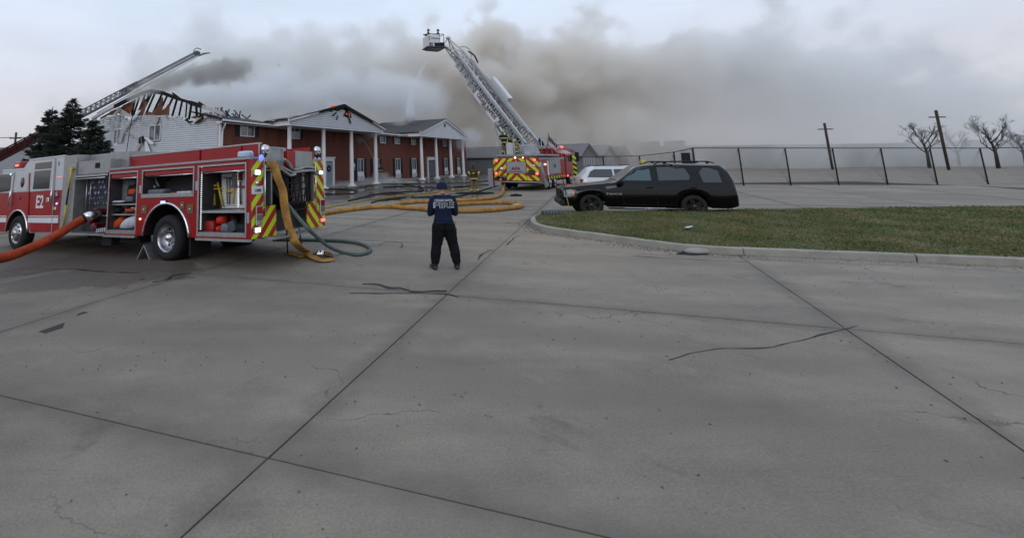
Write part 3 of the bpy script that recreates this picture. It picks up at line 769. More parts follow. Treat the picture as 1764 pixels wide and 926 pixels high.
# porticoes
def portico(cols, x0, x1, peak_px, burnt, ztop=4.86, pl=-1.9):
    for px in cols:
        x = bw(px, 300, pl)[0]
        c = MB().lathe([(.185, .22), (.178, 1.6), (.165, 3.2), (.15, ztop - .14), (.19, ztop - .12), (.19, ztop - .02)], (x, pl, 0), seg=20).build('column', TRIMW, B)
        MB().box(x - .3, x + .3, pl - .3, pl + .3, -.02, .12, bev=.02).lathe([(.27, .12), (.29, .16), (.25, .2), (.2, .24)], (x, pl, 0), seg=20).build('base', TRIMW, c)
    # entablature and returns
    y0 = pl - .32; xm, zp = bw(*peak_px, y0); zt = ztop; hb = .42
    MB().box(x0, x1, y0 + .03, .0, zt - .02, zt + .06).build('ceiling_board', TRIMW, B)
    MB().box(x0 - .03, x0 + .02, y0, -.02, zt - .03, zt + hb).box(x1 - .02, x1 + .03, y0, -.02, zt - .03, zt + hb).build('side_beam', TRIMW, B)
    zb = zt + hb
    def top(x): return zb + (zp - .12 - zb) * (1 - abs((x - xm) / ((x1 - x0) / 2)))
    xm = (x0 + x1) / 2
    z = zt - .03; k = 0
    while z < zp - .2:
        zz = z + .155
        if z < zb: a, b = x0, x1
        else:
            f = 1 - (z + .08 - zb) / (zp - .1 - zb); a, b = xm - (x1 - x0) / 2 * f, xm + (x1 - x0) / 2 * f
        if b - a < .3: break
        parts = [(a, b)]
        if burnt and z > zp - 1.55:
            h0, h1 = xm + .35, xm + 1.0
            if a < h0 and z > zp - 1.1: parts = [(a + .9 if z > zp - .75 else a + .4, h0), (h1, b)] if b > h1 else [(a + .7, h0)]
            if z > zp - .42: parts = []
        for (p, q) in parts:
            if q - p < .15: continue
            MB().add([(p, y0 - .025, z), (q, y0 - .025, z), (q, y0 + .045, zz - .001), (p, y0 + .045, zz - .001), (p, y0 + .1, z), (q, y0 + .1, z), (q, y0 + .1, zz), (p, y0 + .1, zz)],
                     [(0, 1, 2, 3), (0, 4, 5, 1), (3, 2, 6, 7), (0, 3, 7, 4), (1, 5, 6, 2)]).build('siding_board', SIDING2 if burnt else WHITE, B)
        z = zz
    # backing, so that the gable is closed
    MB().prism([(x0 + .1, zt + .07), (x1 - .1, zt + .07), (x1 - .1, zb), (xm, zp - .25), (x0 + .1, zb)], y0 + .12, y0 + .2).build('gable_backing', CHAR if burnt else WHITE, B)
    # raking cornice and roof planes
    for s, (xa) in ((-1, x0 - .25), (1, x1 + .25)):
        n = 6
        for i in range(n):
            f0, f1 = i / n, (i + 1) / n
            a = Vector((xa + (xm - xa) * f0, y0 - .12, zb - .08 + (zp - zb) * f0)); b = Vector((xa + (xm - xa) * f1, y0 - .12, zb - .08 + (zp - zb) * f1))
            m = TRIMW
            if burnt: m = (TRIMW, TRIMW, INSUL, CHAR, CHAR, CHAR)[i] if s < 0 else (TRIMW, INSUL, CHAR, CHAR, CHAR, CHAR)[i]
            MB().bar(a, b, .1, .2 if m is not CHAR else .15 + .1 * random.random()).build('raking_cornice', m, B)
        yb = 6.8 if not burnt else 2.2
        a = Vector((xa, y0 - .2, zb + .02)); b = Vector((xm, y0 - .2, zp + .1))
        m = MB(); nn = 6 if burnt else 1; vs = []
        ny = 8
        for j in range(ny + 1):
            for i in range(9):
                f = i / 8; y = y0 - .2 + (yb - y0 + .2) * j / ny
                dz = 0
                if burnt: dz = -abs(noise.noise(Vector((f * 4, y * .8, s)))) * 1.0 * (j / ny) - .9 * (j / ny) * f
                zz = zb + .02 + (zp + .1 - zb - .02) * f + dz
                if not burnt and y > -.6 and s < 0: pass
                vs.append((xa + (xm - xa) * f, y, zz))
        fs = [(j * 9 + i, j * 9 + i + 1, (j + 1) * 9 + i + 1, (j + 1) * 9 + i) for j in range(ny) for i in range(8)]
        o = len(vs); vs += [(v[0], v[1], v[2] - .07) for v in vs]; fs += [tuple(q + o for q in reversed(f)) for f in fs]
        for i in range(8): fs.append((i, o + i, o + i + 1, i + 1))
        m.add(vs, fs).build('roof_slope', ASHR if burnt else SHING, B)
    return xm, zp, y0, zb
P1 = portico((498, 557.5, 606, 648), PX0, PX1, (577, 179), True)
P2 = portico((727.5, 753, 778, 799), QX0, QX1, (765, 205.5), False)
# attic vent on the far pediment
MB().lathe([(.0, -.02), (.2, -.02), (.26, .03)], (P2[0], P2[2] - .02, P2[1] - .75), 'y', 16).build('gable_vent', SHUT, B)
# charred scraps about the hole in the near pediment
for (x, z, w, h, a) in ((.25, -.75, .5, .12, .9), (.85, -1.15, .9, .12, -1.0), (1.05, -.8, .5, .1, -1.2), (-1.3, -.9, .6, .1, .5), (-.9, -1.15, .4, .08, 1.1), (.6, -.6, .5, .12, -.5), (-.3, -.35, 1.2, .12, .35)):
    c = Vector((P1[0] + x, P1[2] - .08, P1[1] + z)); d = Vector((cos(a), 0, sin(a))) * w / 2
    MB().bar(c - d, c + d, .06, h).build('charred_scrap', CHAR, B)
# ordinary roof behind the far portico up to the ridge, partly fallen further left
deck(QX1 - .5, LEN + .35, lambda x: 1.0, SHING)
# flames
fm = NT('flame'); fm.b.inputs['Base Color'].default_value = (.8, .2, .05, 1)
co = fm.new('ShaderNodeTexCoord').outputs['Object']
cf = fm.mix(fm.rng(fm.noise(co, 5, 3), .35, .65, 0, 1), (.8, .07, .02), (1, .22, .06)); fm.l.new(cf, fm.b.inputs['Emission Color']); fm.b.inputs['Emission Strength'].default_value = .55
def flame(x, y, z, w, h, lab):
    f = thing('flame', lab, 'fire', BORG + DV * x + NV * y + Vector((0, 0, z)), atan2(DV.y, DV.x))
    m = MB()
    for k in range(9):
        a = random.uniform(-w, w); hh = h * random.uniform(.4, 1) * (1 - abs(a) / w * .5); r = random.uniform(.05, .11)
        b = random.uniform(-.12, .12)
        m.tube([(a, b, 0), (a + random.uniform(-.06, .06), b, hh * .35), (a + random.uniform(-.12, .12), b, hh * .7), (a + random.uniform(-.15, .15), b, hh)], [r, r * 1.15, r * .6, .005], seg=7)
    m.build('tongue', fm.m, f)
flame(P1[0] + .75, P1[2] + .1, P1[1] - .75, .28, .40, 'orange flames licking through the hole in the burnt pediment')
flame(P1[0] - .5, P1[2] + .6, P1[1] - .1, .35, .22, 'small flames on the peak of the near portico roof')
# ================================================================== the near fire engine
def paint(name, col, **k): return mat(name, col, .30, coat=.12, spec=.35, var=.10, scale=3, **k)
RED = paint('fire_red', (.27, .004, .006)); CABW = paint('cab_white', (.46, .47, .49))
DIAM = mat('diamond_plate', (.34, .34, .34), .42, .7, var=.15, scale=5, bump=.35, bscale=90)
INNER = mat('locker_grey', (.05, .05, .052), .6, var=.25, scale=4)
LIME = mat('lime_reflective', (.50, .62, .01), .4); REDR = mat('red_reflective', (.34, .012, .014), .4)
BLUEL = mat('blue_lamp', (.2, .3, .9), .2, emit=(.22, .34, 1.0), estr=3.2); WHL = mat('white_lamp', (.8, .85, 1), .2, emit=(.62, .76, 1.0), estr=4.5)
REDL = mat('red_lamp', (.8, .05, .04), .2, emit=(1.0, .10, .07), estr=3.0); REDC = mat('red_lens', (.25, .012, .012), .15)
AMBL = mat('warm_lamp', (.9, .6, .4), .2, emit=(1.0, .45, .25), estr=4.0); YEL = mat('yellow_paint', (.50, .36, .02), .45, var=.15)
def pose(p, yaw, pit, rol):
    return Matrix.Translation(p) @ Matrix.Rotation(yaw, 4, 'Z') @ Matrix.Rotation(pit, 4, 'Y') @ Matrix.Rotation(rol, 4, 'X')
EM = pose(Vector((-1.975, 9.498, .106)), 2.608, .047, .021)
EI = EM.inverted()
def onp(M, px, py, ax, val):
    """local point on the plane axis=val of a posed thing that is seen at this point"""
    I = M.inverted(); o = I @ Vector((0, 0, EYE)); d = (I.to_3x3() @ ray(px, py)); t = (val - o[ax]) / d[ax]; return o + d * t
def es(px, py, yl=0.0): q = onp(EM, px, py, 1, yl); return q.x, q.z
def er(px, py, xl=0.0): q = onp(EM, px, py, 0, xl); return q.y, q.z
ENG = thing('fire_engine', 'nearest fire engine, red and white with open lockers along its side', 'fire engine'); ENG.matrix_world = EM
WD = 2.65
def clip(poly, x0, x1, y0, y1):
    for ax, v, s in ((0, x0, 1), (0, x1, -1), (1, y0, 1), (1, y1, -1)):
        out = []
        for i in range(len(poly)):
            a, b = poly[i], poly[(i + 1) % len(poly)]
            ia, ib = (a[ax] - v) * s >= 0, (b[ax] - v) * s >= 0
            if ia: out.append(a)
            if ia != ib:
                t = (v - a[ax]) / (b[ax] - a[ax]); out.append((a[0] + t * (b[0] - a[0]), a[1] + t * (b[1] - a[1])))
        poly = out
        if len(poly) < 3: return []
    return poly
def chevron(x, y0, y1, z0, z1, s, parent, per=.34, ph=0.0, th=.02, sgn=-1, name='chevron_panel'):
    """striped panel on the plane x; the stripes rise towards +y for s>0"""
    if y0 > y1: y0, y1 = y1, y0
    m = MB().box(x, x + sgn * th, y0, y1, z0, z1)
    yc = 0
    k = -12
    while k < 24:
        b = k * per + ph
        q = [(-9, b - 9 * s), (9, b + 9 * s), (9, b + 9 * s + per * .5), (-9, b - 9 * s + per * .5)]
        q = clip(q, y0, y1, z0, z1)
        if q: m.add([(x + sgn * (th + .002), a, c) for a, c in q], [tuple(range(len(q)))], 1)
        k += 1
    return m.build(name, [REDR, LIME], parent)
def vframe(m, x0, x1, z0, z1, w, t=.03, mi=0, y=0.0):
    m.box(x0 - w, x1 + w, y, y + t, z1, z1 + w, mi).box(x0 - w, x1 + w, y, y + t, z0 - w, z0, mi).box(x0 - w, x0, y, y + t, z0, z1, mi).box(x1, x1 + w, y, y + t, z0, z1, mi)
    return m
xF = es(185, 350)[0]; zt = es(424, 272.5)[1]; zb = es(430, 412)[1]
xa0, xa1 = es(236.5, 350)[0], es(186.2, 350)[0]
xb0, xb1 = es(335.2, 315)[0], es(245.2, 315)[0]
xc0, xc1 = es(425.2, 340)[0], es(340.7, 340)[0]
zo = (es(383, 284.2)[1] + es(210, 299)[1]) / 2; zl = (es(383, 404.5)[1] + es(210, 400)[1]) / 2; zB = es(290, 339.8)[1]
xw, zw = es(284.5, 412); zw = es(283, 412.4)[1]
TR = .5
# fascia of the near side
m = MB()
m.box(0, xF, -.05, 0, zo, zt - .02)
m.box(0, xc1, -.05, 0, zb, zl).box(xa0, xF, -.05, 0, zb, zl)
m.box(0, xc0, -.05, 0, zl, zo).box(xc1, xb0, -.05, 0, zB, zo).box(xb1, xa0, -.05, 0, zB, zo).box(xa1, xF, -.05, 0, zl, zo)
R_ = .80
wx0, wx1 = xc1 + .001, xa0 - .001
poly = [(wx0, zB), (wx1, zB), (wx1, zb)]
if wx1 > xw + R_: poly.append((xw + R_, zb))
n = 20
a0 = math.acos(min(1, (wx1 - xw) / R_)) if wx1 < xw + R_ else max(0, math.asin(max(-1, (zb - zw) / R_)))
a1 = pi - (math.acos(min(1, (xw - wx0) / R_)) if wx0 > xw - R_ else math.asin(max(-1, (zb - zw) / R_)))
arc = [(xw + R_ * cos(a0 + (a1 - a0) * i / n), zw + R_ * sin(a0 + (a1 - a0) * i / n)) for i in range(n + 1)]
poly += arc + [(wx0, zb)]
m2 = MB()
# wheel panel as a fan of quads so the arch stays clean
for i in range(n):
    p, q = arc[i], arc[i + 1]
    m2.add([(p[0], 0, p[1]), (q[0], 0, q[1]), (q[0], 0, zB), (p[0], 0, zB), (p[0], -.05, p[1]), (q[0], -.05, q[1])], [(0, 1, 2, 3), (0, 4, 5, 1)])
if arc[0][0] < wx1 - .01: m2.box(arc[0][0], wx1, -.05, 0, zb, zB)
if arc[-1][0] > wx0 + .01: m2.box(wx0, arc[-1][0], -.05, 0, zb, zB)
m2.build('wheel_panel', RED, ENG)
m.build('body_side', RED, ENG)
MB().tube([(p[0], .015, p[1]) for p in arc], .03, seg=8).build('fender_trim', CHROME, ENG)
# wheel well
mw = MB(); vs = [(p[0], y, p[1]) for y in (-.05, -.75) for p in arc]
mw.add(vs, [(i, i + 1, n + 2 + i, n + 1 + i) for i in range(n)]).build('wheel_well', BLACK, ENG)
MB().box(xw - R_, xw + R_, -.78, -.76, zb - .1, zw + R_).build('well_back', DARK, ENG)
# lockers
def locker(x0, x1, z0, z1, d=.62, name='locker', back=INNER):
    L = MB()
    L.quad((x0, -d, z0), (x1, -d, z0), (x1, -d, z1), (x0, -d, z1), 1)
    for (a, b, c, e) in (((x0, -.03, z0), (x1, -.03, z0), (x1, -d, z0), (x0, -d, z0)), ((x0, -.03, z1), (x1, -.03, z1), (x1, -d, z1), (x0, -d, z1)),
                         ((x0, -.03, z0), (x0, -d, z0), (x0, -d, z1), (x0, -.03, z1)), ((x1, -.03, z0), (x1, -d, z0), (x1, -d, z1), (x1, -.03, z1))): L.quad(a, b, c, e)
    o = L.build(name, [INNER, back], ENG)
    vframe(MB(), x0, x1, z0, z1, .035, .018).build('locker_frame', ALU, o)
    MB().box(x0 + .02, x1 - .02, -.14, -.01, z1 - .11, z1 - .02).build('rolled_door', RED, o)
    MB().tube([(x0 + .03, -.02, z1 - .13), (x1 - .03, -.02, z1 - .13)], .013, seg=6).build('door_bar', CHROME, o)
    MB().box(x0 + .01, x1 - .01, -.16, .022, z0 + .002, z0 + .05).build('sill', ALU, o)
    return o
SLAT = mat('tool_board', (.62, .63, .64), .5)
LA = locker(xa0 + .035, xa1 - .035, zl, zo)
LB = locker(xb0 + .035, xb1 - .035, zB + .04, zo)
LC = locker(xc0 + .035, xc1 - .035, zl, zo)
zA1, zA2 = es(210, 349.8)[1] - .02, es(210, 367.5)[1] - .02
for z in (zA1, zA2): MB().box(xa0 + .04, xa1 - .04, -.61, -.08, z - .03, z).build('shelf', ALU, LA)
zC1 = es(383, 361)[1] - .02
MB().box(xc0 + .04, xc1 - .04, -.61, -.05, zC1 - .05, zC1).build('shelf', ALU, LC)
tb = MB().box(xc0 + .06, xc1 - .2, -.55, -.52, zC1 + .02, zo - .16)
for k in range(15): tb.box(xc0 + .06, xc1 - .2, -.52, -.50, zC1 + .08 + k * .065, zC1 + .105 + k * .065)
tb.build('tool_board', SLAT, LC)
lt = MB()
for k in range(34): lt.box(xc1 - .075, xc1 - .055, -.05, -.03, zl + .1 + k * .04, zl + .118 + k * .04)
lt.build('light_strip', mat('strip_light', (.8, .8, .8), .3, emit=(1, 1, 1), estr=.9), LC)
lt = MB()
for k in range(26): lt.box(xc0 + .69, xc0 + .71, -.49, -.47, zC1 + .04 + k * .035, zC1 + .055 + k * .035)
lt.build('light_strip', bpy.data.materials['strip_light'], LC)
# core, far side, deck
MB().box(.95, xF, -WD + .05, -.80, .95, zt - .03).box(.1, xF, -WD, -WD + .05, zb, zt - .02).box(.95, xF, -WD + .6, -.8, zb + .05, .95).build('body_core', RED, ENG)
MB().box(-.02, xF + .02, -.42, .03, zt - .02, zt + .025).box(-.02, xF, -WD, -WD + .42, zt - .02, zt + .025).build('catwalk', DIAM, ENG)
MB().box(-.01, xc1, -.04, .05, zb - .05, zb).build('rub_rail', ALU, ENG)
MB().box(xa0 - .02, xF + .05, -.04, .05, zb - .05, zb).build('rub_rail', ALU, ENG)
MB().box(-.01, xc1, .001, .02, zb + .002, zb + .03).box(xa0, xF + .05, .001, .02, zb + .002, zb + .03).build('rub_stripe', REDC, ENG)
# hose bed side walls
yh = -.40
hb = [es(206, 287.5, yh), es(207.3, 270.6, yh), es(330, 259.8, yh), es(447.5, 249.5, yh), es(447.5, 271, yh)]
hz1 = (hb[1][1] + hb[3][1]) / 2
MB().box(hb[4][0], hb[0][0], yh - .05, yh, zt + .02, hz1).build('hose_bed_wall', RED, ENG)
MB().box(hb[4][0], hb[0][0], -WD + .38, -WD + .43, zt + .02, hz1).build('hose_bed_wall', RED, ENG)
hm = MB().box(hb[4][0] - .01, hb[0][0], yh - .06, yh + .015, hz1, hz1 + .03)
for px in (344, 415): x = es(px, 262, yh)[0]; hm.box(x - .03, x + .03, yh, yh + .03, zt + .03, hz1, 1)
hm.box(hb[4][0] - .01, hb[4][0] + .02, yh, yh + .02, zt + .03, hz1)
hm.build('hose_bed_rail', [ALU, RED], ENG)
MB().box(1.0, hb[0][0], -WD + .43, yh - .05, zt - .02, zt + .1).build('hose_bed_floor', DIAM, ENG)
# rear face
yl1, yl2 = er(453.5, 330)[0], er(474.5, 380)[0]; zmid = er(462, 354)[1]
yr1, yr2 = er(539.5, 330)[0], er(527, 370)[0]
chevron(-.001, 0, yl1, zmid, zt - .03, -1.0, ENG, ph=.05)
chevron(-.001, 0, yl2, zb, zmid - .002, -1.0, ENG, ph=.05)
chevron(-.001, -WD, yr1, zmid, zt - .03, 1.0, ENG, ph=.22)
chevron(-.001, -WD, yr2, zb, zmid - .002, 1.0, ENG, ph=.22)
MB().box(.01, .9, -.69, -.65, zb, zt - .03).build('bay_wall', DIAM, ENG)
MB().box(.01, .9, yr1, yr1 + .04, zb, zt - .03).build('bay_wall', DIAM, ENG)
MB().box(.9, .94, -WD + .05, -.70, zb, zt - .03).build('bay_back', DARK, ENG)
MB().box(.02, .9, yr2, yl2, zb, zb + .05).build('tailboard', DIAM, ENG)
MB().box(.25, .9, yr2, yl2, zb + .05, zmid - .15).build('bay_step', INNER, ENG)
zba = er(470, 294)[1]
MB().box(-.03, -.0, yl1 - .02, yl1 + .02, zmid, zt + .02).box(-.03, 0, yl1 - .02, yr1 + .02, zba, zba + .03).box(-.02, 0, yr1 - .02, yr1 + .02, zmid, zt).build('bay_trim', ALU, ENG)
MB().box(-.35, .02, -WD + .35, -.35, zb - .04, zb - .005).build('rear_step', DIAM, ENG)
MB().tube([(-.07, yl1 + .02, zmid - .2), (-.07, yl1 + .02, zt - .15)], .016, seg=6).tube([(-.07, yr1 - .02, zmid - .2), (-.07, yr1 - .02, zt - .1)], .016, seg=6).build('grab_rail', CHROME, ENG)
# upper locker doors of the rear (left grey, right red and grey)
a = er(452, 254, .05); b = er(486, 289, .05); c = er(486, 254, .05)
MB().box(.05, .09, a[0], b[0], b[1], a[1]).build('bed_gate', DIAM, ENG)
vf = MB(); vf.box(.03, .05, b[0] - .03, b[0], b[1], a[1] + .02).box(.03, .05, b[0], a[0], a[1], a[1] + .025).build('gate_trim', ALU, ENG)
a2 = er(487, 254, .3); b2 = er(493, 286, .3)
MB().box(.3, .34, a2[0], b2[0], b2[1], a2[1]).build('bed_gate', DIAM, ENG)
a = er(494, 259, 0); b = er(539, 290, 0); c = er(508.5, 259, 0)
MB().box(.0, .8, b[0], c[0], b[1], a[1], 1).box(.0, .8, c[0] + .002, a[0], b[1] + .03, a[1] - .01).build('top_locker', [RED, DIAM], ENG)
MB().box(-.012, .0, b[0] - .05, b[0], b[1] - .02, a[1] + .02).build('top_locker_edge', RED, ENG)
# right inner compartment with its pale door post
a = er(526, 296, -.02); b = er(543, 345, -.02)
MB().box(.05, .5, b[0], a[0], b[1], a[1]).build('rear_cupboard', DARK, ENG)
p0 = er(521, 295, -.05); p1 = er(526.5, 346, -.05)
MB().box(-.05, .3, p1[0], p0[0], p1[1], p0[1]).build('cupboard_post', mat('worn_paint', (.30, .25, .24), .6, var=.2), ENG)
# cargo netting over the hose bay
nt_ = MB()
for k in range(9):
    y0 = yl1 - .55 - k * .12
    for j in range(2): nt_.tube([(-.04, y0 + random.uniform(-.02, .02) - j * .02, zba - .02), (-.07, y0 + .05 * (-1) ** k, zba - .35), (-.05, y0 - .04 * (-1) ** k, zba - .75), (-.02, y0, zmid - .1)], .016, seg=5)
for j in range(6): nt_.tube([(-.05, yl1 - .5, zba - .1 - j * .15), (-.09, yl1 - 1.0, zba - .14 - j * .15), (-.05, yl1 - 1.55, zba - .1 - j * .15)], .014, seg=5)
nt_.build('cargo_net', BLACK, ENG)
# plate
a = er(434, 321, -.025); b = er(453, 333.5, -.025)
pl = MB().box(-.035, -.025, b[0], a[0], b[1], a[1], bev=.004).build('number_plate', WHITE, ENG)
text('113903', .085, mat('plate_ink', (.02, .03, .08), .5), pl, frame((-.037, (a[0] + b[0]) / 2, (a[1] + b[1]) / 2 - .01), (0, -1, 0), (0, 0, 1)), sx=.8, bold=.002)
# lamps
def lamp(c, size, m, house=ALU, axis='x', name='lamp'):
    """a pill lamp: housing with a lens in front, facing -x or +y"""
    w, h = size
    if axis == 'x':
        o = MB().box(c[0], c[0] - .05, c[1] - w / 2, c[1] + w / 2, c[2] - h / 2, c[2] + h / 2, bev=.02).build(name, house, ENG)
        MB().box(c[0] - .051, c[0] - .065, c[1] - w * .38, c[1] + w * .38, c[2] - h * .36, c[2] + h * .36, bev=.008).build('lens', m, o)
    else:
        o = MB().box(c[0] - w / 2, c[0] + w / 2, c[1], c[1] + .04, c[2] - h / 2, c[2] + h / 2, bev=.02).build(name, house, ENG)
        MB().box(c[0] - w * .4, c[0] + w * .4, c[1] + .041, c[1] + .055, c[2] - h * .36, c[2] + h * .36, bev=.006).build('lens', m, o)
    return o
for px, py, w, h, mm in ((441, 297, .19, .12, WHL), (441.5, 396, .19, .12, WHL), (550.5, 297.5, .19, .1, WHL), (554, 379, .2, .09, REDL), (441, 362, .001, .001, REDC)):
    y, z = er(px, py, -.03)
    if w > .01: lamp((-.02, y, z), (w, h), mm)
for px, py, q in ((445.5, 371.5, 1), (554.5, 357, 0)):
    y, z = er(px, py, -.03)
    c = MB().box(-.02, -.06, y - .1, y + .1, z - .18, z + .2, bev=.015).build('tail_light', ALU, ENG)
    MB().box(-.062, -.07, y - .08, y + .08, z + .04, z + .18, bev=.01).box(-.062, -.07, y - .08, y + .08, z - .09, z + .02, mi=1, bev=.01).build('lens', [REDC, mat('grey_lens', (.16, .13, .12), .2) if q else bpy.data.materials['grey_lens']], c)
y, z = er(442.5, 315, -.03); MB().lathe([(.0, -.05), (.035, -.045), (.045, -.02), (.045, 0)], (-.022, y, z), 'x', 14).build('rear_camera', CHROME, ENG)
# scene lights on stalks at the rear corners, silver marker on the near corner
x, z = es(423.5, 266.5, -.1)
o = MB().box(x - .16, x + .16, -.2, .02, z - .075, z + .075, bev=.04).build('corner_beacon', mat('clear_dome', (.42, .5, .66), .15, var=.2), ENG)
MB().box(x - .1, x + .1, -.1, .03, z - .14, z - .08, bev=.02).build('lens', REDC, o)
for (px, py, yy) in ((459, 257, -.32), (548, 259, -WD + .2)):
    P = onp(EM, px, py, 1, yy)
    o = MB().lathe([(.0, -.04), (.07, -.03), (.1, .02), (.105, .06), (.09, .065)], (P.x, P.y, P.z), 'x', 16, M=None).build('scene_light', CHROME, ENG)
    MB().tube([(P.x, P.y, P.z - .08), (P.x + .05, P.y, zt + .02)], .025, seg=6).build('bracket', BLACK, o)
    MB().lathe([(.0, 0.0), (.085, 0.0)], (P.x - .03, P.y, P.z), 'x', 16).build('lens', WHITE, o)
x, z = es(450, 272, -.15); MB().ball((x, -.15, z), .07, 0, sc=(.5, 1, 1)).build('blue_beacon', mat('blue_glow', (.25, .3, .8), .3, emit=(.15, .16, .8), estr=1.2), ENG)
x, z = es(548, 272, -2.5); 
P = onp(EM, 546, 276, 0, .05); MB().box(.0, .12, P.y - .18, P.y + .18, P.z - .07, P.z + .07, bev=.05).build('corner_beacon', bpy.data.materials['clear_dome'], ENG)
# side lamp above the wheel, hatches, reflectors, door handles
x, z = es(283.7, 347.9); lamp((x, .0, z), (.2, .075), BLUEL, BLACK, 'y', 'side_lamp')
HATCH = mat('bronze_hatch', (.17, .14, .075), .4, .6, var=.25, scale=20)
for px, py, w, h in ((248.5, 360.8, .19, .185), (314.5, 353.5, .13, .155), (328, 360, .19, .2)):
    x, z = es(px, py); o = MB().box(x - w / 2, x + w / 2, .0, .018, z - h / 2, z + h / 2, bev=.006).build('hatch', HATCH, ENG)
    MB().lathe([(.02, .018), (.018, .03), (0, .031)], (x, 0, z), 'y', 8).build('latch', CHROME, o)
for px, y0, y1 in ((241.7, 319, 333), (339, 312, 328), (427.7, 366, 385)):
    x, z0 = es(px, y1); z1 = es(px, y0)[1]
    MB().box(x - .035, x + .035, .0, .02, z0, z1, bev=.008).build('door_catch', ALU, ENG)
x, z = es(242, 377); MB().lathe([(.0, .03), (.02, .025), (.022, 0)], (x, 0, z), 'y', 10).build('marker_lamp', AMBL, ENG)
# mud flap, undercarriage
MB().box(xw - .78, xw - .74, -.65, -.05, .14, zb).build('mud_flap', BLACK, ENG)
MB().box(.6, xF + 4.2, -1.7, -.95, .42, .66).tube([(xw, -.5, TR), (xw, -WD + .5, TR)], .12).box(xF - .4, xF + .9, -.8, -.3, .3, .5).box(xF - .1, xF + .3, -.5, -.1, .26, .5).box(xa0 + .1, xF - .3, -.5, -.2, .33, .5).build('chassis', BLACK, ENG)
# wheels
RIMM = mat('polished_wheel', (.42, .42, .43), .3, 1.0, var=.25, scale=9)
TYRE = mat('tyre', (.022, .022, .023), .8, var=.25, scale=12, bump=.3, bscale=30)
def wheel(x, y, side, dish, r=TR, wdt=.28, wname='wheel', parent=ENG, rim=None, tread=True):
    s = side; rim = rim or RIMM
    t = MB().lathe([(r * .60, s * .0), (r * .62, s * .02), (r * .84, s * .035), (r * .96, s * .0), (r, -s * .045), (r, -s * (wdt - .05)), (r * .95, -s * wdt), (r * .6, -s * wdt)], (x, y, r), 'y', 40)
    if tread:
        for k in range(52):
            a = 2 * pi * k / 52
            t.box(-.016, .016, -s * .06, -s * (wdt - .04), r - .004, r + .008, M=Matrix.Translation((x, y, r)) @ Matrix.Rotation(a, 4, 'Y'))
    t = t.build(wname, TYRE, parent)
    if dish:
        pr = [(r * .61, s * .012), (r * .57, s * .0), (r * .545, -s * .03), (r * .53, -s * .17), (r * .3, -s * .19), (r * .24, -s * .165), (r * .22, -s * .06), (r * .16, -s * .02), (.0, -s * .01)]
    else:
        pr = [(r * .61, s * .012), (r * .57, s * .0), (r * .54, -s * .03), (r * .5, s * .0), (r * .34, s * .05), (r * .3, s * .055), (r * .22, s * .06), (r * .18, s * .1), (.0, s * .11)]
    rm = MB().lathe(pr, (x, y, r), 'y', 36)
    hz = -s * .165 if dish else s * .055; hr = r * (.36 if dish else .30)
    for k in range(10):
        a = 2 * pi * k / 10; rm.lathe([(.017, hz), (.017, hz + s * .035), (.0, hz + s * .04)], (x + cos(a) * hr * .82, y, r + sin(a) * hr * .82), 'y', 7)
    rm = rm.build('rim', rim, t)
    hl = MB()
    for k in range(10):
        a = 2 * pi * (k + .5) / 10; rr = r * .43; hh = -s * .183 if dish else s * .03
        hl.lathe([(.0, hh + s * .012), (.032, hh + s * .012)], (x + cos(a) * rr, y, r + sin(a) * rr), 'y', 10)
    hl.build('hand_hole', DARK, rm)
    return t
wheel(xw, -.04, 1, True); MB().ball((xw, -.08, TR), .085, sc=(1, .8, 1)).build('hub_cap', CHROME, ENG); wheel(xw, -.38, 1, True, tread=False)
wheel(xw, -WD + .04, -1, True); wheel(xw, -WD + .38, -1, True, tread=False)
xfw = es(27.5, 402.5)[0]
wheel(xfw, -.02, 1, False); wheel(xfw, -WD + .02, -1, False)
# ---- cab
xcb = (es(112, 267)[0] + es(101, 400)[0]) / 2; zct = es(112, 267.5)[1]; zcb_ = es(110, 401)[1]
zsp = es(80, 328.5)[1]; xst0 = es(52, 273.5)[0]; xst1 = es(41, 289)[0]; zfr = es(20, 292)[1]
xnose = xfw + 1.55
Rf = .66; n = 18
aa = math.asin((zcb_ - TR) / Rf); arcf = [(xfw + Rf * cos(aa + (pi - 2 * aa) * i / n), TR + Rf * sin(aa + (pi - 2 * aa) * i / n)) for i in range(n + 1)]
cl = MB()
def sidefill(y0, y1):
    for i in range(n):
        p, q = arcf[i], arcf[i + 1]
        cl.add([(p[0], y0, p[1]), (q[0], y0, q[1]), (q[0], y0, zsp), (p[0], y0, zsp), (p[0], y1, p[1]), (q[0], y1, q[1])], [(0, 1, 2, 3), (0, 4, 5, 1)])
    cl.box(xcb, arcf[-1][0], min(y0, y1), max(y0, y1), zcb_, zsp); cl.box(arcf[0][0], xnose, min(y0, y1), max(y0, y1), zcb_ - .02, zsp)
sidefill(0, -.06); sidefill(-WD, -WD + .06)
cl.box(xnose - .06, xnose, -WD + .06, -.06, zcb_, zsp).box(xcb, xcb + .04, -WD + .06, -.06, zcb_, zsp)
cl.build('cab_lower', RED, ENG)
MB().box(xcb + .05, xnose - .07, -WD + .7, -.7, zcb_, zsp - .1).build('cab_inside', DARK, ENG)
MB().tube([(p[0], .012, p[1]) for p in arcf], .028, seg=8).build('fender_trim', CHROME, ENG)
vs = [(p[0], y, p[1]) for y in (-.06, -.6) for p in arcf]
MB().add(vs, [(i, i + 1, n + 2 + i, n + 1 + i) for i in range(n)]).build('wheel_well', BLACK, ENG)
prof = [(xcb, zsp + .001), (xcb, zct), (xst0, zct), (xst1, zfr), (xnose - .35, zfr - .03), (xnose - .05, zsp + .35), (xnose, zsp + .001)]
MB().prism(prof, 0, -WD).build('cab_upper', CABW, ENG)
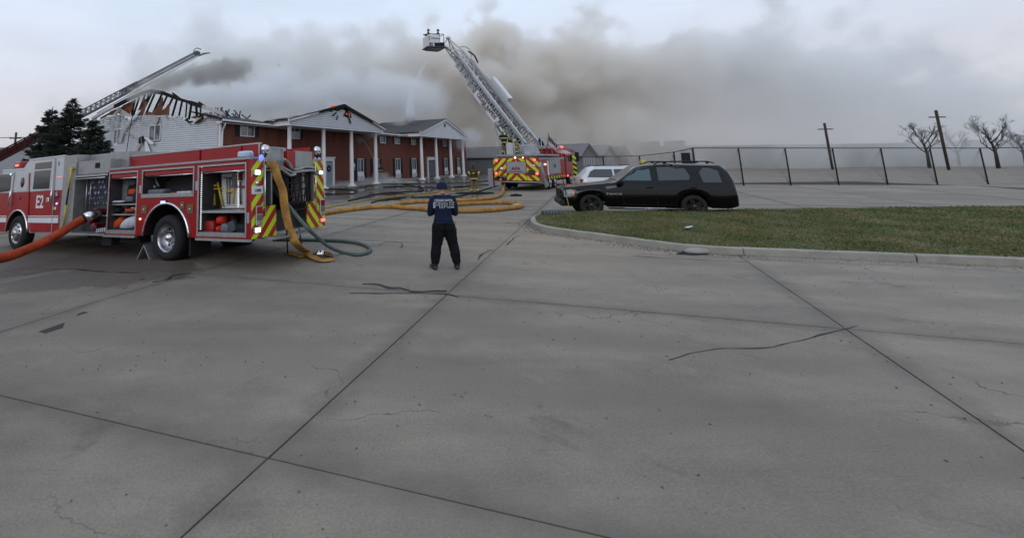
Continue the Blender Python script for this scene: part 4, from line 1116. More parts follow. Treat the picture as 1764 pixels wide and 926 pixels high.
MB().box(xcb - .01, xst0 + .03, -.05, .012, zct - .03, zct + .012, bev=.01).box(xst1 - .05, xnose - .3, -.05, .012, zfr - .04, zfr + .012, bev=.01).build('roof_gutter', CABW, ENG)
def sq(pxs, y=0.0): return [es(px, py, y) for px, py in pxs]
def sidepanel(name, pxs, m, y0=0.0, t=.012, parent=ENG): return MB().prism(sq(pxs, y0), y0, y0 + t).build(name, m, parent)
WG = mat('tinted_cab_glass', (.012, .016, .018), .06, spec=.9)
# rear door with two windows, front door
dr = sidepanel('cab_door', [(57, 276.5), (96, 272.5), (89.5, 400.5), (51, 401), (51, 395), (52.5, 384)], mat('door_gap', (.30, .3, .31), .4), t=.004)
b0 = sidepanel('cab_door_skin', [(58, 277.5), (95, 273.6), (91.4, 327), (53.9, 330)], CABW, y0=.004, t=.012)
b1 = sidepanel('cab_door_skin', [(53.9, 330.2), (91.4, 327.2), (88.6, 399.5), (52.6, 400), (52.0, 384)], RED, y0=.004, t=.012)
for w in ([(61.2, 281.2), (89.3, 278.2), (88.4, 289.8), (60.4, 292)], [(60, 294.8), (87.7, 292.4), (84.8, 324.9), (56.6, 325.8)]): sidepanel('cab_window', w, WG, y0=.018, t=.006)
sidepanel('cab_window', [(-40, 304), (19.5, 299.5), (17.4, 328.3), (8, 330), (-40, 338)], WG, y0=.004, t=.008)
# door edge trim, hinges, handles
for (pa, pb) in (((96.6, 273), (89.8, 400)), ((26, 296.5), (18, 360)), ((52, 298), (48.5, 380))):
    a, b = es(*pa), es(*pb); MB().bar((a[0], .012, a[1]), (b[0], .012, b[1]), .035, .02, up=(0, 1, 0)).build('door_edge', ALU if pb[0] != 48.5 else RED, ENG)
a, b = es(94, 325), es(91, 350); MB().tube([(a[0], .07, a[1]), (b[0], .07, b[1])], .02, seg=7).build('grab_handle', CHROME, ENG)
a, b = es(24, 326), es(17, 356); MB().tube([(a[0], .07, a[1]), (b[0], .07, b[1])], .02, seg=7).build('grab_handle', CHROME, ENG)
a = es(85, 344); MB().box(a[0] - .05, a[0] + .09, .02, .05, a[1] - .06, a[1] + .06, bev=.015).build('door_handle', CHROME, ENG)
a = es(95, 359); MB().box(a[0] - .08, a[0] + .08, .0, .03, a[1] - .045, a[1] + .045, bev=.01).build('door_handle', CHROME, ENG)
sidepanel('side_hatch', [(30.5, 301), (50.3, 298), (47, 329), (27.5, 330.3)], CABW, y0=0, t=.01)
# stripes along the cab
xs0, xs1 = es(99, 379)[0], xfw + Rf * .0
for (p0, p1, mm) in ((371.3, 373, 'w'), (374.8, 383.5, 'w')):
    z1, z0 = es(75, p0)[1], es(75, p1)[1]
    MB().box(xcb + .05, xfw - Rf + .02, .0165, .019, z0, z1).build('stripe', WHITE, ENG)
    MB().box(xcb + .05, xfw - Rf + .02, .002, .0042, z0, z1).build('stripe', WHITE, ENG)
    MB().box(xfw + Rf + .02, xnose - .05, .003, .005, z0, z1).build('stripe', WHITE, ENG)
# emblems
def disc(px, py, rx, rz, m, y=.018, name='emblem', parent=ENG, M2=None):
    x, z = es(px, py, y); o = MB().lathe([(0, 0.004), (1, 0.004), (1, 0)], (0, 0, 0), 'y', 24).build(name, m, parent)
    o.matrix_local = Matrix.Translation((x, y, z)) @ Matrix.Diagonal((rx, 1, rz, 1)); return o
NAVY = mat('navy_badge', (.03, .035, .09), .4); PALE = mat('pale_badge', (.5, .53, .6), .4); BADR = mat('badge_red', (.22, .03, .05), .4)
disc(38.8, 314, .115, .15, NAVY, .012); disc(38.8, 314, .075, .105, BADR, .017)
disc(97.3, 336.3, .085, .095, PALE, .017); disc(97.3, 336.3, .066, .075, NAVY, .022); disc(97.3, 336.3, .04, .048, PALE, .027)
disc(34.5, 341, .05, .055, NAVY, .004)
o_ = es(68.5, 348.5, .018)
text('E2', .50, WHITE, ENG, frame((o_[0], .022, o_[1]), (-1, 0, 0), (0, 0, 1)), sx=.86, bold=.012)
o_ = es(102, 282); text('R', .17, mat('grey_ink', (.2, .2, .22), .5), ENG, frame((o_[0], .003, o_[1]), (-1, 0, 0), (0, 0, 1)), bold=.004)
# cab lamps
x, z = es(100.5, 350.3); lamp((x, .0, z), (.08, .07), BLUEL, ALU, 'y', 'side_lamp')
x, z = es(21.5, 300); lamp((x, .0, z), (.1, .06), mat('pale_blue_lamp', (.3, .5, .9), .2, emit=(.3, .6, 1.0), estr=2.5), ALU, 'y', 'side_lamp')
x, z = es(108, 304.3); MB().box(x - .02, x + .3, .0, .012, z - .012, z + .012).build('marker_strip', mat('faint_red_strip', (.6, .2, .2), .3, emit=(1, .3, .28), estr=.6), ENG)
x, z = es(33, 284, -.3); lb = MB().box(x - .2, x + .2, -2.2, -.25, z - .12, z + .12, bev=.05).build('light_bar', REDC, ENG)
MB().box(x - .1, x + .14, -.42, -.235, z - .06, z + .03, bev=.03).build('lens', REDL, lb)
MB().box(x - .24, x + .24, -2.22, -.23, z - .19, z - .13).build('light_bar_base', ALU, lb)
# ---- pump house between cab and body
zpt = es(160, 269, -.1)[1]
MB().box(xF - .28, xcb - .01, -WD + .03, -.35, zb, zct - .03).build('pump_house', DIAM, ENG)
MB().box(xcb - .62, xcb - .005, -.35, .0, zb, zct - .02).build('pump_side_panel', DIAM, ENG)
zs1 = es(160, 299)[1]
MB().box(xF + .02, xcb - .63, -.35, -.04, zs1, zct - .22).build('crosslay_cover', DIAM, ENG)
MB().box(xF + .05, xcb - .63, -.36, .01, zs1 - .07, zs1 - .02).tube([(xF + .1, .03, zs1 - .12), (xcb - .65, .03, zs1 - .12)], .02, seg=6).build('panel_hood', ALU, ENG)
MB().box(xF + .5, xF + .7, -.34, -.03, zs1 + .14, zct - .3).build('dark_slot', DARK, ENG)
MB().box(xF + .02, xcb - .63, -.32, -.30, zb, zs1 - .08).build('gauge_board', mat('black_panel', (.03, .03, .034), .35), ENG)
MB().box(xF, xcb + .1, -.3, .04, zb - .03, zb + .02).build('running_board', DIAM, ENG)
GB = mat('gauge_face', (.16, .21, .42), .25, var=.6, scale=16)  # bluish glints on the dials are put into this face colour
GRIM = mat('gauge_rim', (.10, .11, .14), .35, .6)
gx0, gx1 = xF + .08, xcb - .72
for j, z in enumerate((zs1 - .22, zs1 - .36, zs1 - .5, zs1 - .64, zs1 - .78)):
    k = 0; x = gx0 + .06 * (j % 2)
    while x < gx1 - .1 if j > 0 else x < gx1 - .2:
        r = .052 if j < 3 else .035
        g = MB().lathe([(r * 1.15, 0), (r * 1.15, .05), (r * .95, .055), (r * .9, .04)], (x, -.30, z), 'y', 14).build('gauge', GRIM, ENG)
        MB().lathe([(0, .041), (r * .9, .041)], (x, -.30, z), 'y', 14).build('dial', GB if (j + k) % 3 else DARK, g)
        x += .15 if j < 3 else .125; k += 1
pp = MB()
pp.tube([(gx1 - .1, -.22, zs1 - .1), (gx1 - .1, -.22, zb + .5)], .018, seg=6); pp.tube([(gx1 - .32, -.2, zs1 - .1), (gx1 - .32, -.2, zb + .6)], .014, seg=6)
for k in range(6): pp.tube([(gx0 + k * .16, -.3, zb + .42), (gx0 + k * .16, -.16, zb + .44)], .016, seg=6); pp.ball((gx0 + k * .16, -.15, zb + .445), .03)
pp.build('valve_rods', ALU, ENG)
for (px, py, r) in ((172, 366, .1), (160, 378, .09), (168, 390, .08)):
    x, z = es(px, py, -.15); MB().lathe([(r, -.3), (r, -.12), (r * 1.25, -.11), (r * 1.25, -.03), (r * .7, -.02), (0, -.015)], (x, 0, z), 'y', 18).build('discharge_port', mat('valve_red', (.2, .012, .015), .4) if px == 172 else bpy.data.materials['valve_red'], ENG)
for k in range(5):
    x, z = es(166 + k * 3.6, 397 - k * .5, -.05); MB().box(x - .02, x + .02, -.07, -.05, z - .05, z + .05).build('valve_label', PALE, ENG)
# yellow pike pole clipped beside the cab
pk = thing('pike_pole', 'yellow and black pole clipped upright behind the near engine cab', 'tool'); pk.matrix_world = EM
a, b = es(123.5, 291, .05), es(108.5, 391, .05)
seg = lambda t: (a[0] + (b[0] - a[0]) * t, .05, a[1] + (b[1] - a[1]) * t)
MB().tube([seg(0), seg(.34)], .028).box(seg(0)[0] - .06, seg(0)[0] + .14, .03, .07, seg(0)[2] - .02, seg(0)[2] + .04).build('upper_shaft', YEL, pk)
MB().tube([seg(.62), seg(1)], .026).build('lower_shaft', YEL, pk)
MB().tube([seg(.34), seg(.62)], .024).build('grip', BLACK, pk)

# ---- gear in the lockers: each its own thing
ORG = mat('orange_fabric', (.50, .07, .015), .8, var=.2, scale=14, bump=.5, bscale=20); GREYF = mat('grey_fabric', (.13, .14, .17), .85, var=.25, scale=8, bump=.6, bscale=14)
DKF = mat('dark_fabric', (.02, .022, .03), .9, var=.3, scale=8, bump=.6, bscale=14); REDF = mat('red_plastic', (.30, .015, .012), .45, var=.12, scale=6)
PALEF = mat('pale_tarp', (.42, .44, .48), .7, var=.3, scale=5, bump=.8, bscale=10); YELF = mat('yellow_plastic', (.55, .48, .03), .5, var=.15)
def lump(name, lab, cat, px0, px1, py0, py1, m, y=-.3, d=.3, tilt=0.0, sq_=.55, group=None):
    """a soft bag or bundle filling the given patch of a locker"""
    x0, z1 = es((px0 + px1) / 2, py0, y + d / 2); _, z0 = es((px0 + px1) / 2, py1, y + d / 2)
    xa, xb = es(px1, (py0 + py1) / 2, y + d / 2)[0], es(px0, (py0 + py1) / 2, y + d / 2)[0]
    g = MB(); c = Vector(((xa + xb) / 2, y, (z0 + z1) / 2)); a = ((xb - xa) / 2, d / 2, (z1 - z0) / 2)
    vs = []; N, Mm = 16, 10
    for i in range(Mm + 1):
        t = -pi / 2 + pi * i / Mm
        for k in range(N):
            u = 2 * pi * k / N
            f = lambda v, e: math.copysign(abs(v) ** e, v)
            p = Vector((f(cos(t), sq_) * f(cos(u), sq_), f(cos(t), sq_) * f(sin(u), sq_), f(sin(t), sq_)))
            nn = 1 + .12 * noise.noise(p * 1.7 + c * 5) + .05 * noise.noise(p * 5 + c * 3)
            vs.append((p.x * a[0] * nn, p.y * a[1] * nn, p.z * a[2] * (nn if p.z > 0 else 1)))
    fs = [(i * N + k, i * N + (k + 1) % N, (i + 1) * N + (k + 1) % N, (i + 1) * N + k) for i in range(Mm) for k in range(N)]
    g.add(vs, fs, 0, True)
    o = g.build(name, m); tag(o, lab, cat, group)
    o.matrix_world = EM @ Matrix.Translation(c) @ Matrix.Rotation(tilt, 4, 'Y')
    return o
lump('duffel_bag', 'small orange bag hanging in the front locker of the near engine', 'bag', 218, 230, 325, 336, ORG)
lump('turnout_coat', 'dark coat hanging behind the orange bag in the front locker', 'coat', 190, 212, 302, 347, DKF, y=-.45, d=.2)
lump('black_bag', 'black bag at the right end of the top shelf in the front locker', 'bag', 226, 238, 330, 348, DKF, y=-.3)
lump('grey_pouch', 'grey pouch on the top shelf below the orange bag', 'pouch', 214, 226, 338, 348, GREYF, y=-.25, d=.2)
lump('folded_sheet', 'folded white sheet lying on the top shelf of the front locker', 'sheet', 190, 208, 345.5, 349.5, PALEF, y=-.2, d=.25)
lump('red_pouch', 'flat red pouch on the middle shelf of the front locker', 'pouch', 212, 226, 359, 366.5, REDF, y=-.2)
lump('yellow_helmet', 'bright yellow helmet at the end of the middle locker shelf', 'helmet', 229, 238, 355, 366, YELF, y=-.2, d=.2, sq_=.9)
lump('orange_bag', 'orange sack leaning in the bottom left of the front locker', 'bag', 190, 208, 377, 393, ORG, y=-.3, tilt=.5)
lump('tarp_bundle', 'pale grey tarpaulin bundle sprawled on the front locker floor', 'tarpaulin', 200, 237, 374, 396, PALEF, y=-.2, d=.32, tilt=.25, sq_=.8)
lump('dark_bundle', 'dark strapped bundle under the pale tarpaulin', 'bundle', 188, 236, 392, 399, DKF, y=-.25, d=.4)
lump('breathing_pack', 'grey breathing pack lying left in the upper middle locker', 'pack', 252, 281, 326, 335.5, GREYF, y=-.2, d=.3, sq_=.4)
lump('dark_pack', 'dark pack between grey pack and clear case in the upper locker', 'pack', 281, 302, 329, 337, DKF, y=-.25, d=.25, sq_=.4)
lump('clear_case', 'pale storage case at the right of the upper middle locker', 'case', 303, 329, 329, 337, PALEF, y=-.2, d=.25, sq_=.25)
hn = thing('air_harness', 'silver strap harness hanging in the upper middle locker', 'harness'); hn.matrix_world = EM
for pts, r in (([(261, 303), (257, 312), (253, 324)], .03), ([(268, 303), (270, 312), (274, 321)], .035), ([(263, 309), (262.5, 318), (263, 327)], .018), ([(266, 318), (268, 324)], .045)):
    MB().tube([(q[0], -.33, q[1]) for q in (es(*p, -.33) for p in pts)], r, flat=.4, seg=8).build('strap', mat('silver_strap', (.36, .37, .38), .5, .4) if r == .03 and 'silver_strap' not in bpy.data.materials else bpy.data.materials['silver_strap'], hn)
def tool(lab, shaft, m1, head=None, m2=None, r=.022, bars=()):
    t = thing('hand_tool', lab, 'tool', group='hand tools racked in the rear locker'); t.matrix_world = EM
    q = [(lambda s: (s[0], -.46, s[1]))(es(px, py, -.46)) for px, py in shaft]
    MB().tube(q, r, seg=7).build('shaft', m1, t)
    if head:
        for hd in head:
            q = [(lambda s: (s[0], -.45, s[1]))(es(px, py, -.45)) for px, py in hd[:2]]
            MB().bar(q[0], q[1], .05, hd[2]).build('head', m2, t)
STEEL = mat('dull_steel', (.12, .12, .125), .45, .7)
tool('yellow bolt cutter racked leftmost in the rear locker', [(366, 300), (368, 325), (370, 354)], YEL, [((362, 319), (374, 319.5), .035)], YEL, r=.03)
tool('shorter yellow cutter leaning next to the leftmost one', [(375, 314), (379, 334), (384, 355)], YEL, [((369, 325), (381, 325), .03)], YEL, r=.026)
tool('thin steel bar with a T head between the yellow tools', [(391, 307), (391, 330), (391.5, 352)], STEEL, [((386, 306), (398, 306.5), .04)], STEEL, r=.014)
tool('steel bar with yellow bracket in the middle of the rack', [(396, 308), (395.5, 352)], STEEL, [((388, 329), (401, 329), .03)], YEL, r=.014)
tool('yellow-shafted axe with black head in the rear locker', [(403, 318), (401.5, 351)], YEL, [((403.5, 300), (403.5, 320), .1), ((397, 321.5), (409, 321.5), .03)], STEEL, r=.02)
tool('dark axe with red handle end racked rightmost', [(413.5, 312), (414.5, 352)], STEEL, [((413.5, 296), (413.5, 311), .07), ((409, 321), (422, 321), .03)], mat('red_grip', (.25, .02, .02), .5), r=.022)
lump('red_box', 'red metal box low at the left of the rear locker', 'box', 351, 367, 380, 400, REDF, y=-.35, d=.3, sq_=.2)
lump('orange_coil', 'upper bright red coiled bundle beside the red box', 'bundle', 369, 382, 372, 387, mat('hi_vis_red', (.55, .03, .02), .6, var=.2), y=-.25, d=.25, sq_=.8)
lump('orange_coil', 'lower bright red coiled bundle beside the red box', 'bundle', 369, 378, 389, 400, bpy.data.materials['hi_vis_red'], y=-.25, d=.25, sq_=.8)
lump('grey_bag', 'grey bag slumped on the floor of the rear locker', 'bag', 377, 394, 385, 401, GREYF, y=-.22, d=.3, sq_=.5)
lump('green_case', 'grey-green case leaning on the grey bag', 'case', 388, 403, 382, 401, mat('green_grey', (.05, .075, .08), .6, var=.2), y=-.16, d=.16, tilt=.35, sq_=.25)
lump('dark_case', 'dark blue case at the right of the rear locker floor', 'case', 404, 421, 386, 401, DKF, y=-.3, d=.3, sq_=.3)
lump('folded_hose', 'dark folded gear along the back of the rear locker floor', 'bundle', 378, 402, 370, 384, mat('dark_red_cloth', (.10, .015, .015), .8), y=-.48, d=.2)
lump('grey_coil', 'coiled grey rope high at the back of the front locker', 'rope', 212, 230, 308, 320, GREYF, y=-.45, d=.2)
lump('dark_jacket', 'dark jacket slumped behind the orange bag', 'jacket', 214, 236, 318, 334, DKF, y=-.48, d=.15)
lump('black_pouch', 'black pouch at the left of the middle locker shelf', 'pouch', 190, 203, 358, 366.5, DKF, y=-.3)
lump('pale_box', 'small pale box between red pouch and yellow helmet', 'box', 225.5, 229.5, 357, 366, PALEF, y=-.2, d=.15, sq_=.2)
lump('red_kit', 'small red kit on the floor between dark pack and pale case', 'kit', 293, 303, 331, 337, REDF, y=-.15, d=.15, sq_=.4)
lump('dark_roll', 'dark roll lying on top of the pale storage case', 'roll', 305, 332, 324, 329.5, DKF, y=-.3, d=.2)
lump('grey_cylinder', 'grey cylinder at the left end of the upper middle locker', 'cylinder', 247, 254, 322, 336, GREYF, y=-.35, d=.2)
lump('black_helmet', 'black helmet hanging at the back of the upper middle locker', 'helmet', 274, 284, 300, 312, DKF, y=-.5, d=.15, sq_=.9)
# pale hoses folded over the back of the hose bed
def rp(px, py, xl=-.05): q = er(px, py, xl); return EM @ Vector((xl, q[0], q[1]))
HOSEP = mat('pale_hose', (.30, .29, .28), .8, var=.3, scale=9, bump=.5, bscale=20)
for k, (pts, lab) in enumerate((([(489, 274), (497, 281), (503, 290), (512, 292), (525, 288), (541, 289)], 'uppermost pale hose folded across the engine hose bed'), ([(486, 288), (497, 294), (505, 297), (520, 295), (538, 294), (545, 300)], 'lower pale hose sagging below the rear bed edge'), ([(484, 291), (492, 297), (500, 302), (508, 300)], 'short pale hose loop at the left of the bed'))):
    tag(MB().tube(spline([rp(a, b, -.06 - .02 * k) for a, b in pts], 6), .05, flat=.6, seg=10).build('folded_hose', HOSEP), lab, 'hose', 'pale hoses folded at the engine rear')
tag(MB().tube(spline([rp(a, b, .25) for a, b in [(488, 268), (494, 272), (500, 278), (494, 282), (490, 278)]], 5), .05, seg=8).build('fold_pile', DKF), 'dark hose folds piled in the hose bed behind the pale hoses', 'hose')
tag(MB().tube(spline([rp(a, b, .1) for a, b in [(460, 278), (466, 273), (475, 274), (482, 278), (474, 281), (484, 284)]], 5), .04, flat=.6, seg=8).build('yellow_folds', mat('yellow_hose', (.38, .21, .06), .85, var=.35, scale=5, bump=.9, bscale=25)), 'yellow hose folds heaped inside the rear of the hose bed', 'hose')
YH = bpy.data.materials['yellow_hose']
# flat yellow hose hanging off the back
def ribbon(name, P, wid, m, th=.025, across=None):
    vs = []; n = len(P)
    for i, p in enumerate(P):
        d = (P[min(i + 1, n - 1)] - P[max(i - 1, 0)]).normalized(); a = Vector(across(i / (n - 1)) if callable(across) else across).normalized()
        a = (a - d * a.dot(d)).normalized(); u = a.cross(d)
        for s, q in ((-1, -1), (-.8, -1.6), (.8, -1.6), (1, -1), (1, 1), (.8, 1.6), (-.8, 1.6), (-1, 1)): vs.append(p + a * (s * wid / 2) + u * (q * th / 2 / 1.3))
    fs = [(i * 8 + k, i * 8 + (k + 1) % 8, (i + 1) * 8 + (k + 1) % 8, (i + 1) * 8 + k) for i in range(n - 1) for k in range(8)] + [tuple(range(8)), tuple((n - 1) * 8 + k for k in range(8))]
    return MB().add(vs, fs, 0, True).build(name, m)
P = [rp(461, 280, .1), rp(467, 280, -.08), rp(474, 292, -.15), rp(479, 308, -.2), rp(487, 328, -.22), rp(489.5, 350, -.25), rp(494, 376, -.28), rp(501, 400, -.32), rp(511, 421, -.4)]
P += [gnd(528, 434, .10), gnd(541, 443, .05), gnd(556, 448, .04), gnd(573, 446, .03)]
ax = lambda t: (1, .1, 0) if t < .72 else (.15, 1, 0)
fh = ribbon('flat_hose', spline(P, 6), .19, YH, across=lambda t: Vector((1, -.35, 0)).lerp(Vector((.35, .9, 0)), max(0, min(1, (t - .6) / .3))))
tag(fh, 'flat empty yellow hose hanging from the back of the near engine', 'hose')
tag(ribbon('hose_fold', spline([gnd(497, 434, .02), gnd(510, 437, .035), gnd(524, 441, .03)], 5), .26, YH, across=(.2, 1, 0)), 'flattened yellow hose fold lying under the hanging hose', 'hose')
GRH = mat('green_hose', (.085, .125, .115), .7, var=.25, scale=10)
P = [rp(480, 338, .3), rp(488, 343, -.1), rp(500, 358, -.3), rp(514, 375, -.45)] + [at(530, 393, 9.9), at(545, 407, 10.4), at(566, 424, 10.8), gnd(590, 434, .045), gnd(615, 438, .045), gnd(634, 434, .045), gnd(637, 427, .045), gnd(620, 419, .045), gnd(590, 415, .045), gnd(555, 413.5, .045), gnd(510, 412.5, .045), gnd(470, 412, .045)]
tag(MB().tube(spline(P, 8), .042, seg=10).build('green_hose', GRH), 'grey-green hose looping from the engine rear onto the pavement', 'hose')
tag(MB().tube(spline([rp(470, 320, .3), rp(476, 334, .1), rp(484, 340, -.05), rp(486, 352, -.1), rp(490, 362, -.05)], 6), .06, seg=8).build('black_nozzle', BLACK), 'black hose end bundled at the top of the green hose', 'hose')
tag(MB().tube([rp(494, 396, -.3), rp(494.5, 415, -.35), gnd(495.5, 436, .03)], .018, seg=6).build('black_strap', BLACK), 'thin black strap hanging in front of the yellow hose', 'strap')
tag(MB().tube([rp(515, 391, -.1), rp(517, 405, -.1), gnd(520, 430, .05)], .02, seg=6).build('green_strap', GRH), 'thin green strap hanging behind the green hose', 'strap')
cp = thing('hose_coupling', 'metal hose coupling lying with brown canvas by the flat hose', 'coupling', gnd(551, 437, .08))
MB().lathe([(.05, -.08), (.075, -.06), (.075, -.02), (.06, 0), (.08, .02), (.08, .07), (.05, .09)], (0, 0, 0), 'x', 16).build('ring', CHROME, cp)
MB().tube(spline([(.09, .02, 0), (.2, .05, -.03), (.28, -.03, -.06)], 5), [.075, .07, .08, .085, .08, .075, .07, .07, .06, .05, .03], seg=10, flat=.7).build('canvas_end', mat('brown_canvas', (.13, .075, .03), .85, var=.3, scale=10), cp)
MB().tube(spline([(-.08, 0, 0), (-.16, .02, -.03), (-.22, .06, -.06)], 5), .03, seg=8).build('tail', BLACK, cp)
# big orange supply hose into the pump panel
s0 = es(172, 366, -.05); s1 = es(151, 372.5, .22)
P = [EM @ Vector((s0[0], -.05, s0[1])), EM @ Vector((s1[0], .2, s1[1]))]
y0 = P[1].y
P += [at(136, 381, y0 - .15), at(112, 396, y0 - .35), at(85, 412, y0 - .6), at(55, 426, y0 - .9), at(25, 438, y0 - 1.25), at(0, 444.5, y0 - 1.5), at(-60, 455, y0 - 2.1), at(-140, 470, y0 - 2.7)]
for q in P[6:]: q.z = max(q.z, gh(q.x, q.y) + .11)
SUP = mat('orange_hose', (.34, .05, .018), .75, var=.40, scale=5, bump=.8, bscale=45)
sh = thing('supply_hose', 'thick orange supply hose running from pump panel to the left edge', 'hose')
MB().tube(spline(P[1:], 8), .108, seg=16).build('hose_jacket', SUP, sh)
MB().tube([P[0], P[1], P[1].lerp(P[2], .35)], [.12, .125, .12], seg=18).build('coupling', CHROME, sh)
MB().tube([P[1].lerp(P[2], .35), P[1].lerp(P[2], .6)], [.118, .112], seg=18).build('collar', BLACK, sh)
# wheel chock
ck = thing('wheel_chock', 'folding metal wheel chock against the rear wheel', 'wheel chock'); c = EM @ Vector((xw + .63, -.12, 0)); ck.matrix_world = EM @ Matrix.Translation((xw + .6, -.12, .01))
MB().add([(-.12, -.13, 0), (-.12, .13, 0), (.13, .13, .33), (.13, -.13, .33), (-.08, -.13, 0), (-.08, .13, 0), (.16, .13, .31), (.16, -.13, .31)], [(0, 1, 2, 3), (4, 7, 6, 5), (0, 4, 5, 1), (1, 5, 6, 2), (2, 6, 7, 3), (3, 7, 4, 0)]).build('ramp_plate', ALU, ck)
MB().add([(.38, -.13, 0), (.38, .13, 0), (.15, .13, .33), (.15, -.13, .33), (.35, -.13, 0), (.35, .13, 0), (.13, .13, .31), (.13, -.13, .31)], [(0, 1, 2, 3), (4, 7, 6, 5), (0, 4, 5, 1), (1, 5, 6, 2), (2, 6, 7, 3), (3, 7, 4, 0)]).build('brace_plate', ALU, ck)
# ================================================================== the ladder truck
GREYP = mat('silver_paint', (.30, .30, .31), .45, .3, var=.12, scale=4); BOOMW = mat('boom_silver', (.48, .49, .50), .4, .55, var=.15, scale=6)
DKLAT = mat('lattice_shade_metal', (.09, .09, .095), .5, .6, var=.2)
TD = Vector((.60, .80, 0)); TS = Vector((.80, -.60, 0))
YL0 = 33.4; r1 = ray(851, 300); r2 = ray(929.8, 300); a_, b_ = r1.x / r1.y, r2.x / r2.y
TW = (b_ - a_) * YL0 / (TS.x - b_ * TS.y)
TL = Vector((a_ * YL0, YL0, 0)); TM = Matrix.Translation(TL) @ Matrix(((TD.x, -TS.x, 0, 0), (TD.y, -TS.y, 0, 0), (0, 0, 1, 0), (0, 0, 0, 1)))
TRK = thing('ladder_truck', 'red ladder truck with chevron rear and raised platform boom', 'fire truck'); TRK.matrix_world = TM
# local: x forward, y to the left; the rear face spans y 0 (left) .. -TW (right)
def tr(px, py, xl=0.0): q = onp(TM, px, py, 0, xl); return q.y, q.z
def ts(px, py, yl=None): q = onp(TM, px, py, 1, -TW if yl is None else yl); return q.x, q.z
tz1 = tr(890, 271.8)[1]; tz0 = tr(890, 312)[1]
LT = 11.4
MB().box(.0, 7.6, -TW, 0, tz0, tz1, bev=.03).build('body', RED, TRK)
MB().box(-.14, .6, -TW + .02, -.05, tz0 - .08, tz0 + .0).build('tailboard', GREYP, TRK)
MB().box(.3, 10.5, -TW + .5, -.5, .45, .8).box(-.02, .5, -TW + .65, -.65, .5, tz0 - .1).build('chassis', BLACK, TRK)
y1, y2 = tr(872.5, 290)[0], tr(907, 290)[0]
zc1, zc0, zc2 = tr(890, 278.8)[1], tr(890, 298.5)[1], tz0 + .05
chevron(-.001, y1 + .02, -.02, tz0 + .28, tz1 - .03, -1.0, TRK, per=.56, ph=.1)
chevron(-.001, -TW + .02, y2 - .02, tz0 + .05, tz1 - .03, 1.0, TRK, per=.56, ph=.28)
ym = (y1 + y2) / 2
for (za, zb2, ph) in ((zc1 + .03, tz1 - .03, .12), (zc2, zc0 - .03, .2)):
    chevron(-.001, ym + .001, y1, za, zb2, -1.0, TRK, per=.56, ph=ph - ym * -1.0 + .0, name='chevron_band')
    chevron(-.001, y2, ym - .001, za, zb2, 1.0, TRK, per=.56, ph=ph - ym, name='chevron_band')
hp = MB().box(-.06, -.0, y2 + .02, y1 - .02, zc0, zc1, bev=.02).build('rear_hatch', GREYP, TRK)
tc_ = tr(889, 290)
text('AFA', .30, mat('logo_red', (.20, .02, .03), .5), hp, frame((-.065, tc_[0], tc_[1] - .02), (0, -1, 0), (0, 0, 1)), sx=1.1, bold=.012)
MB().box(-.066, -.06, tc_[0] - .5, tc_[0] + .5, tc_[1] - .24, tc_[1] - .19).build('logo_bar', bpy.data.materials['logo_red'], hp)
def tlamp(px, py, r, m, y=None, name='tail_lamp', box=False):
    q = tr(px, py, -.05)
    o = MB().lathe([(r * 1.25, -.0), (r * 1.25, -.05), (r, -.06)], (-.02, q[0], q[1]), 'x', 16).build(name, BLACK, TRK)
    MB().lathe([(r, -.058), (r * .7, -.085), (0, -.095)], (-.02, q[0], q[1]), 'x', 16).build('lens', m, o)
for px, py, r, m in ((855.5, 276.5, .09, REDL), (921, 275.5, .09, REDL), (855, 298.7, .10, REDL), (925.5, 298.8, .10, REDL), (887.5, 271.6, .07, AMBL), (901, 271.6, .05, AMBL)): tlamp(px, py, r, m)
q = tr(916, 297); MB().box(-.05, 0, q[0] - .22, q[0] + .22, q[1] - .18, q[1] + .16).build('rear_panel', mat('olive_panel', (.06, .05, .03), .6), TRK)
q = tr(917, 284.5); MB().box(-.03, 0, q[0] - .2, q[0] + .2, q[1] - .05, q[1] + .05).build('placard', PALE, TRK)
q = tr(865, 291); MB().lathe([(.13, -.0), (.13, -.14), (.08, -.16), (0, -.16)], (0, q[0], q[1]), 'x', 14).build('scene_light', CHROME, TRK)
q = tr(861, 306); mm = MB().lathe([(.18, 0), (.18, -.22), (.12, -.26)], (0, q[0], q[1]), 'x', 14).lathe([(.12, 0), (.12, -.3), (.0, -.3)], (0, q[0] - .4, q[1] + .05), 'x', 12)
mm.build('rear_intake', STEEL, TRK)
# outriggers and side gear
for (pa, pb, w) in (((930, 283), (941.5, 319.5), .42), ((934.5, 300), (944, 319), .2)):
    a, b = ts(*pa, yl=-TW - .5), ts(*pb, yl=-TW - .5); MB().bar((a[0], -TW - .5, a[1]), (b[0], -TW - .5, b[1]), .12, w, up=(1, 0, 0)).build('stabiliser_plate', GREYP, TRK)
q = tr(847.5, 301, .5); MB().box(.4, .7, q[0] - .1, q[0] + .25, .2, q[1] + .45).build('stabiliser_plate', GREYP, TRK)
sd = lambda x0, x1, z0, z1, name, m, dp=.03: MB().box(x0, x1, -TW - dp, -TW, z0, z1, bev=.01).build(name, m, TRK)
X = lambda px, py=300: ts(px, py)[0]; Z = lambda px, py: ts(px, py)[1]
sd(X(947), X(966), Z(955, 299), Z(955, 273.5), 'grey_locker', GREYP); q = ts(955, 285); MB().ball((q[0], -TW - .05, q[1]), .18, sc=(1.3, .2, .8)).build('locker_mark', STEEL, TRK)
sd(X(943.5), X(946), Z(945, 302), Z(945, 276), 'door_edge', WHITE)
sd(.05, 7.4, tz1 - .13, tz1 + .0, 'body_rail', GREYP, .05)
st = MB().box(X(944), X(967), -TW - .05, -TW, Z(955, 307), Z(955, 302.5))
x = X(944)
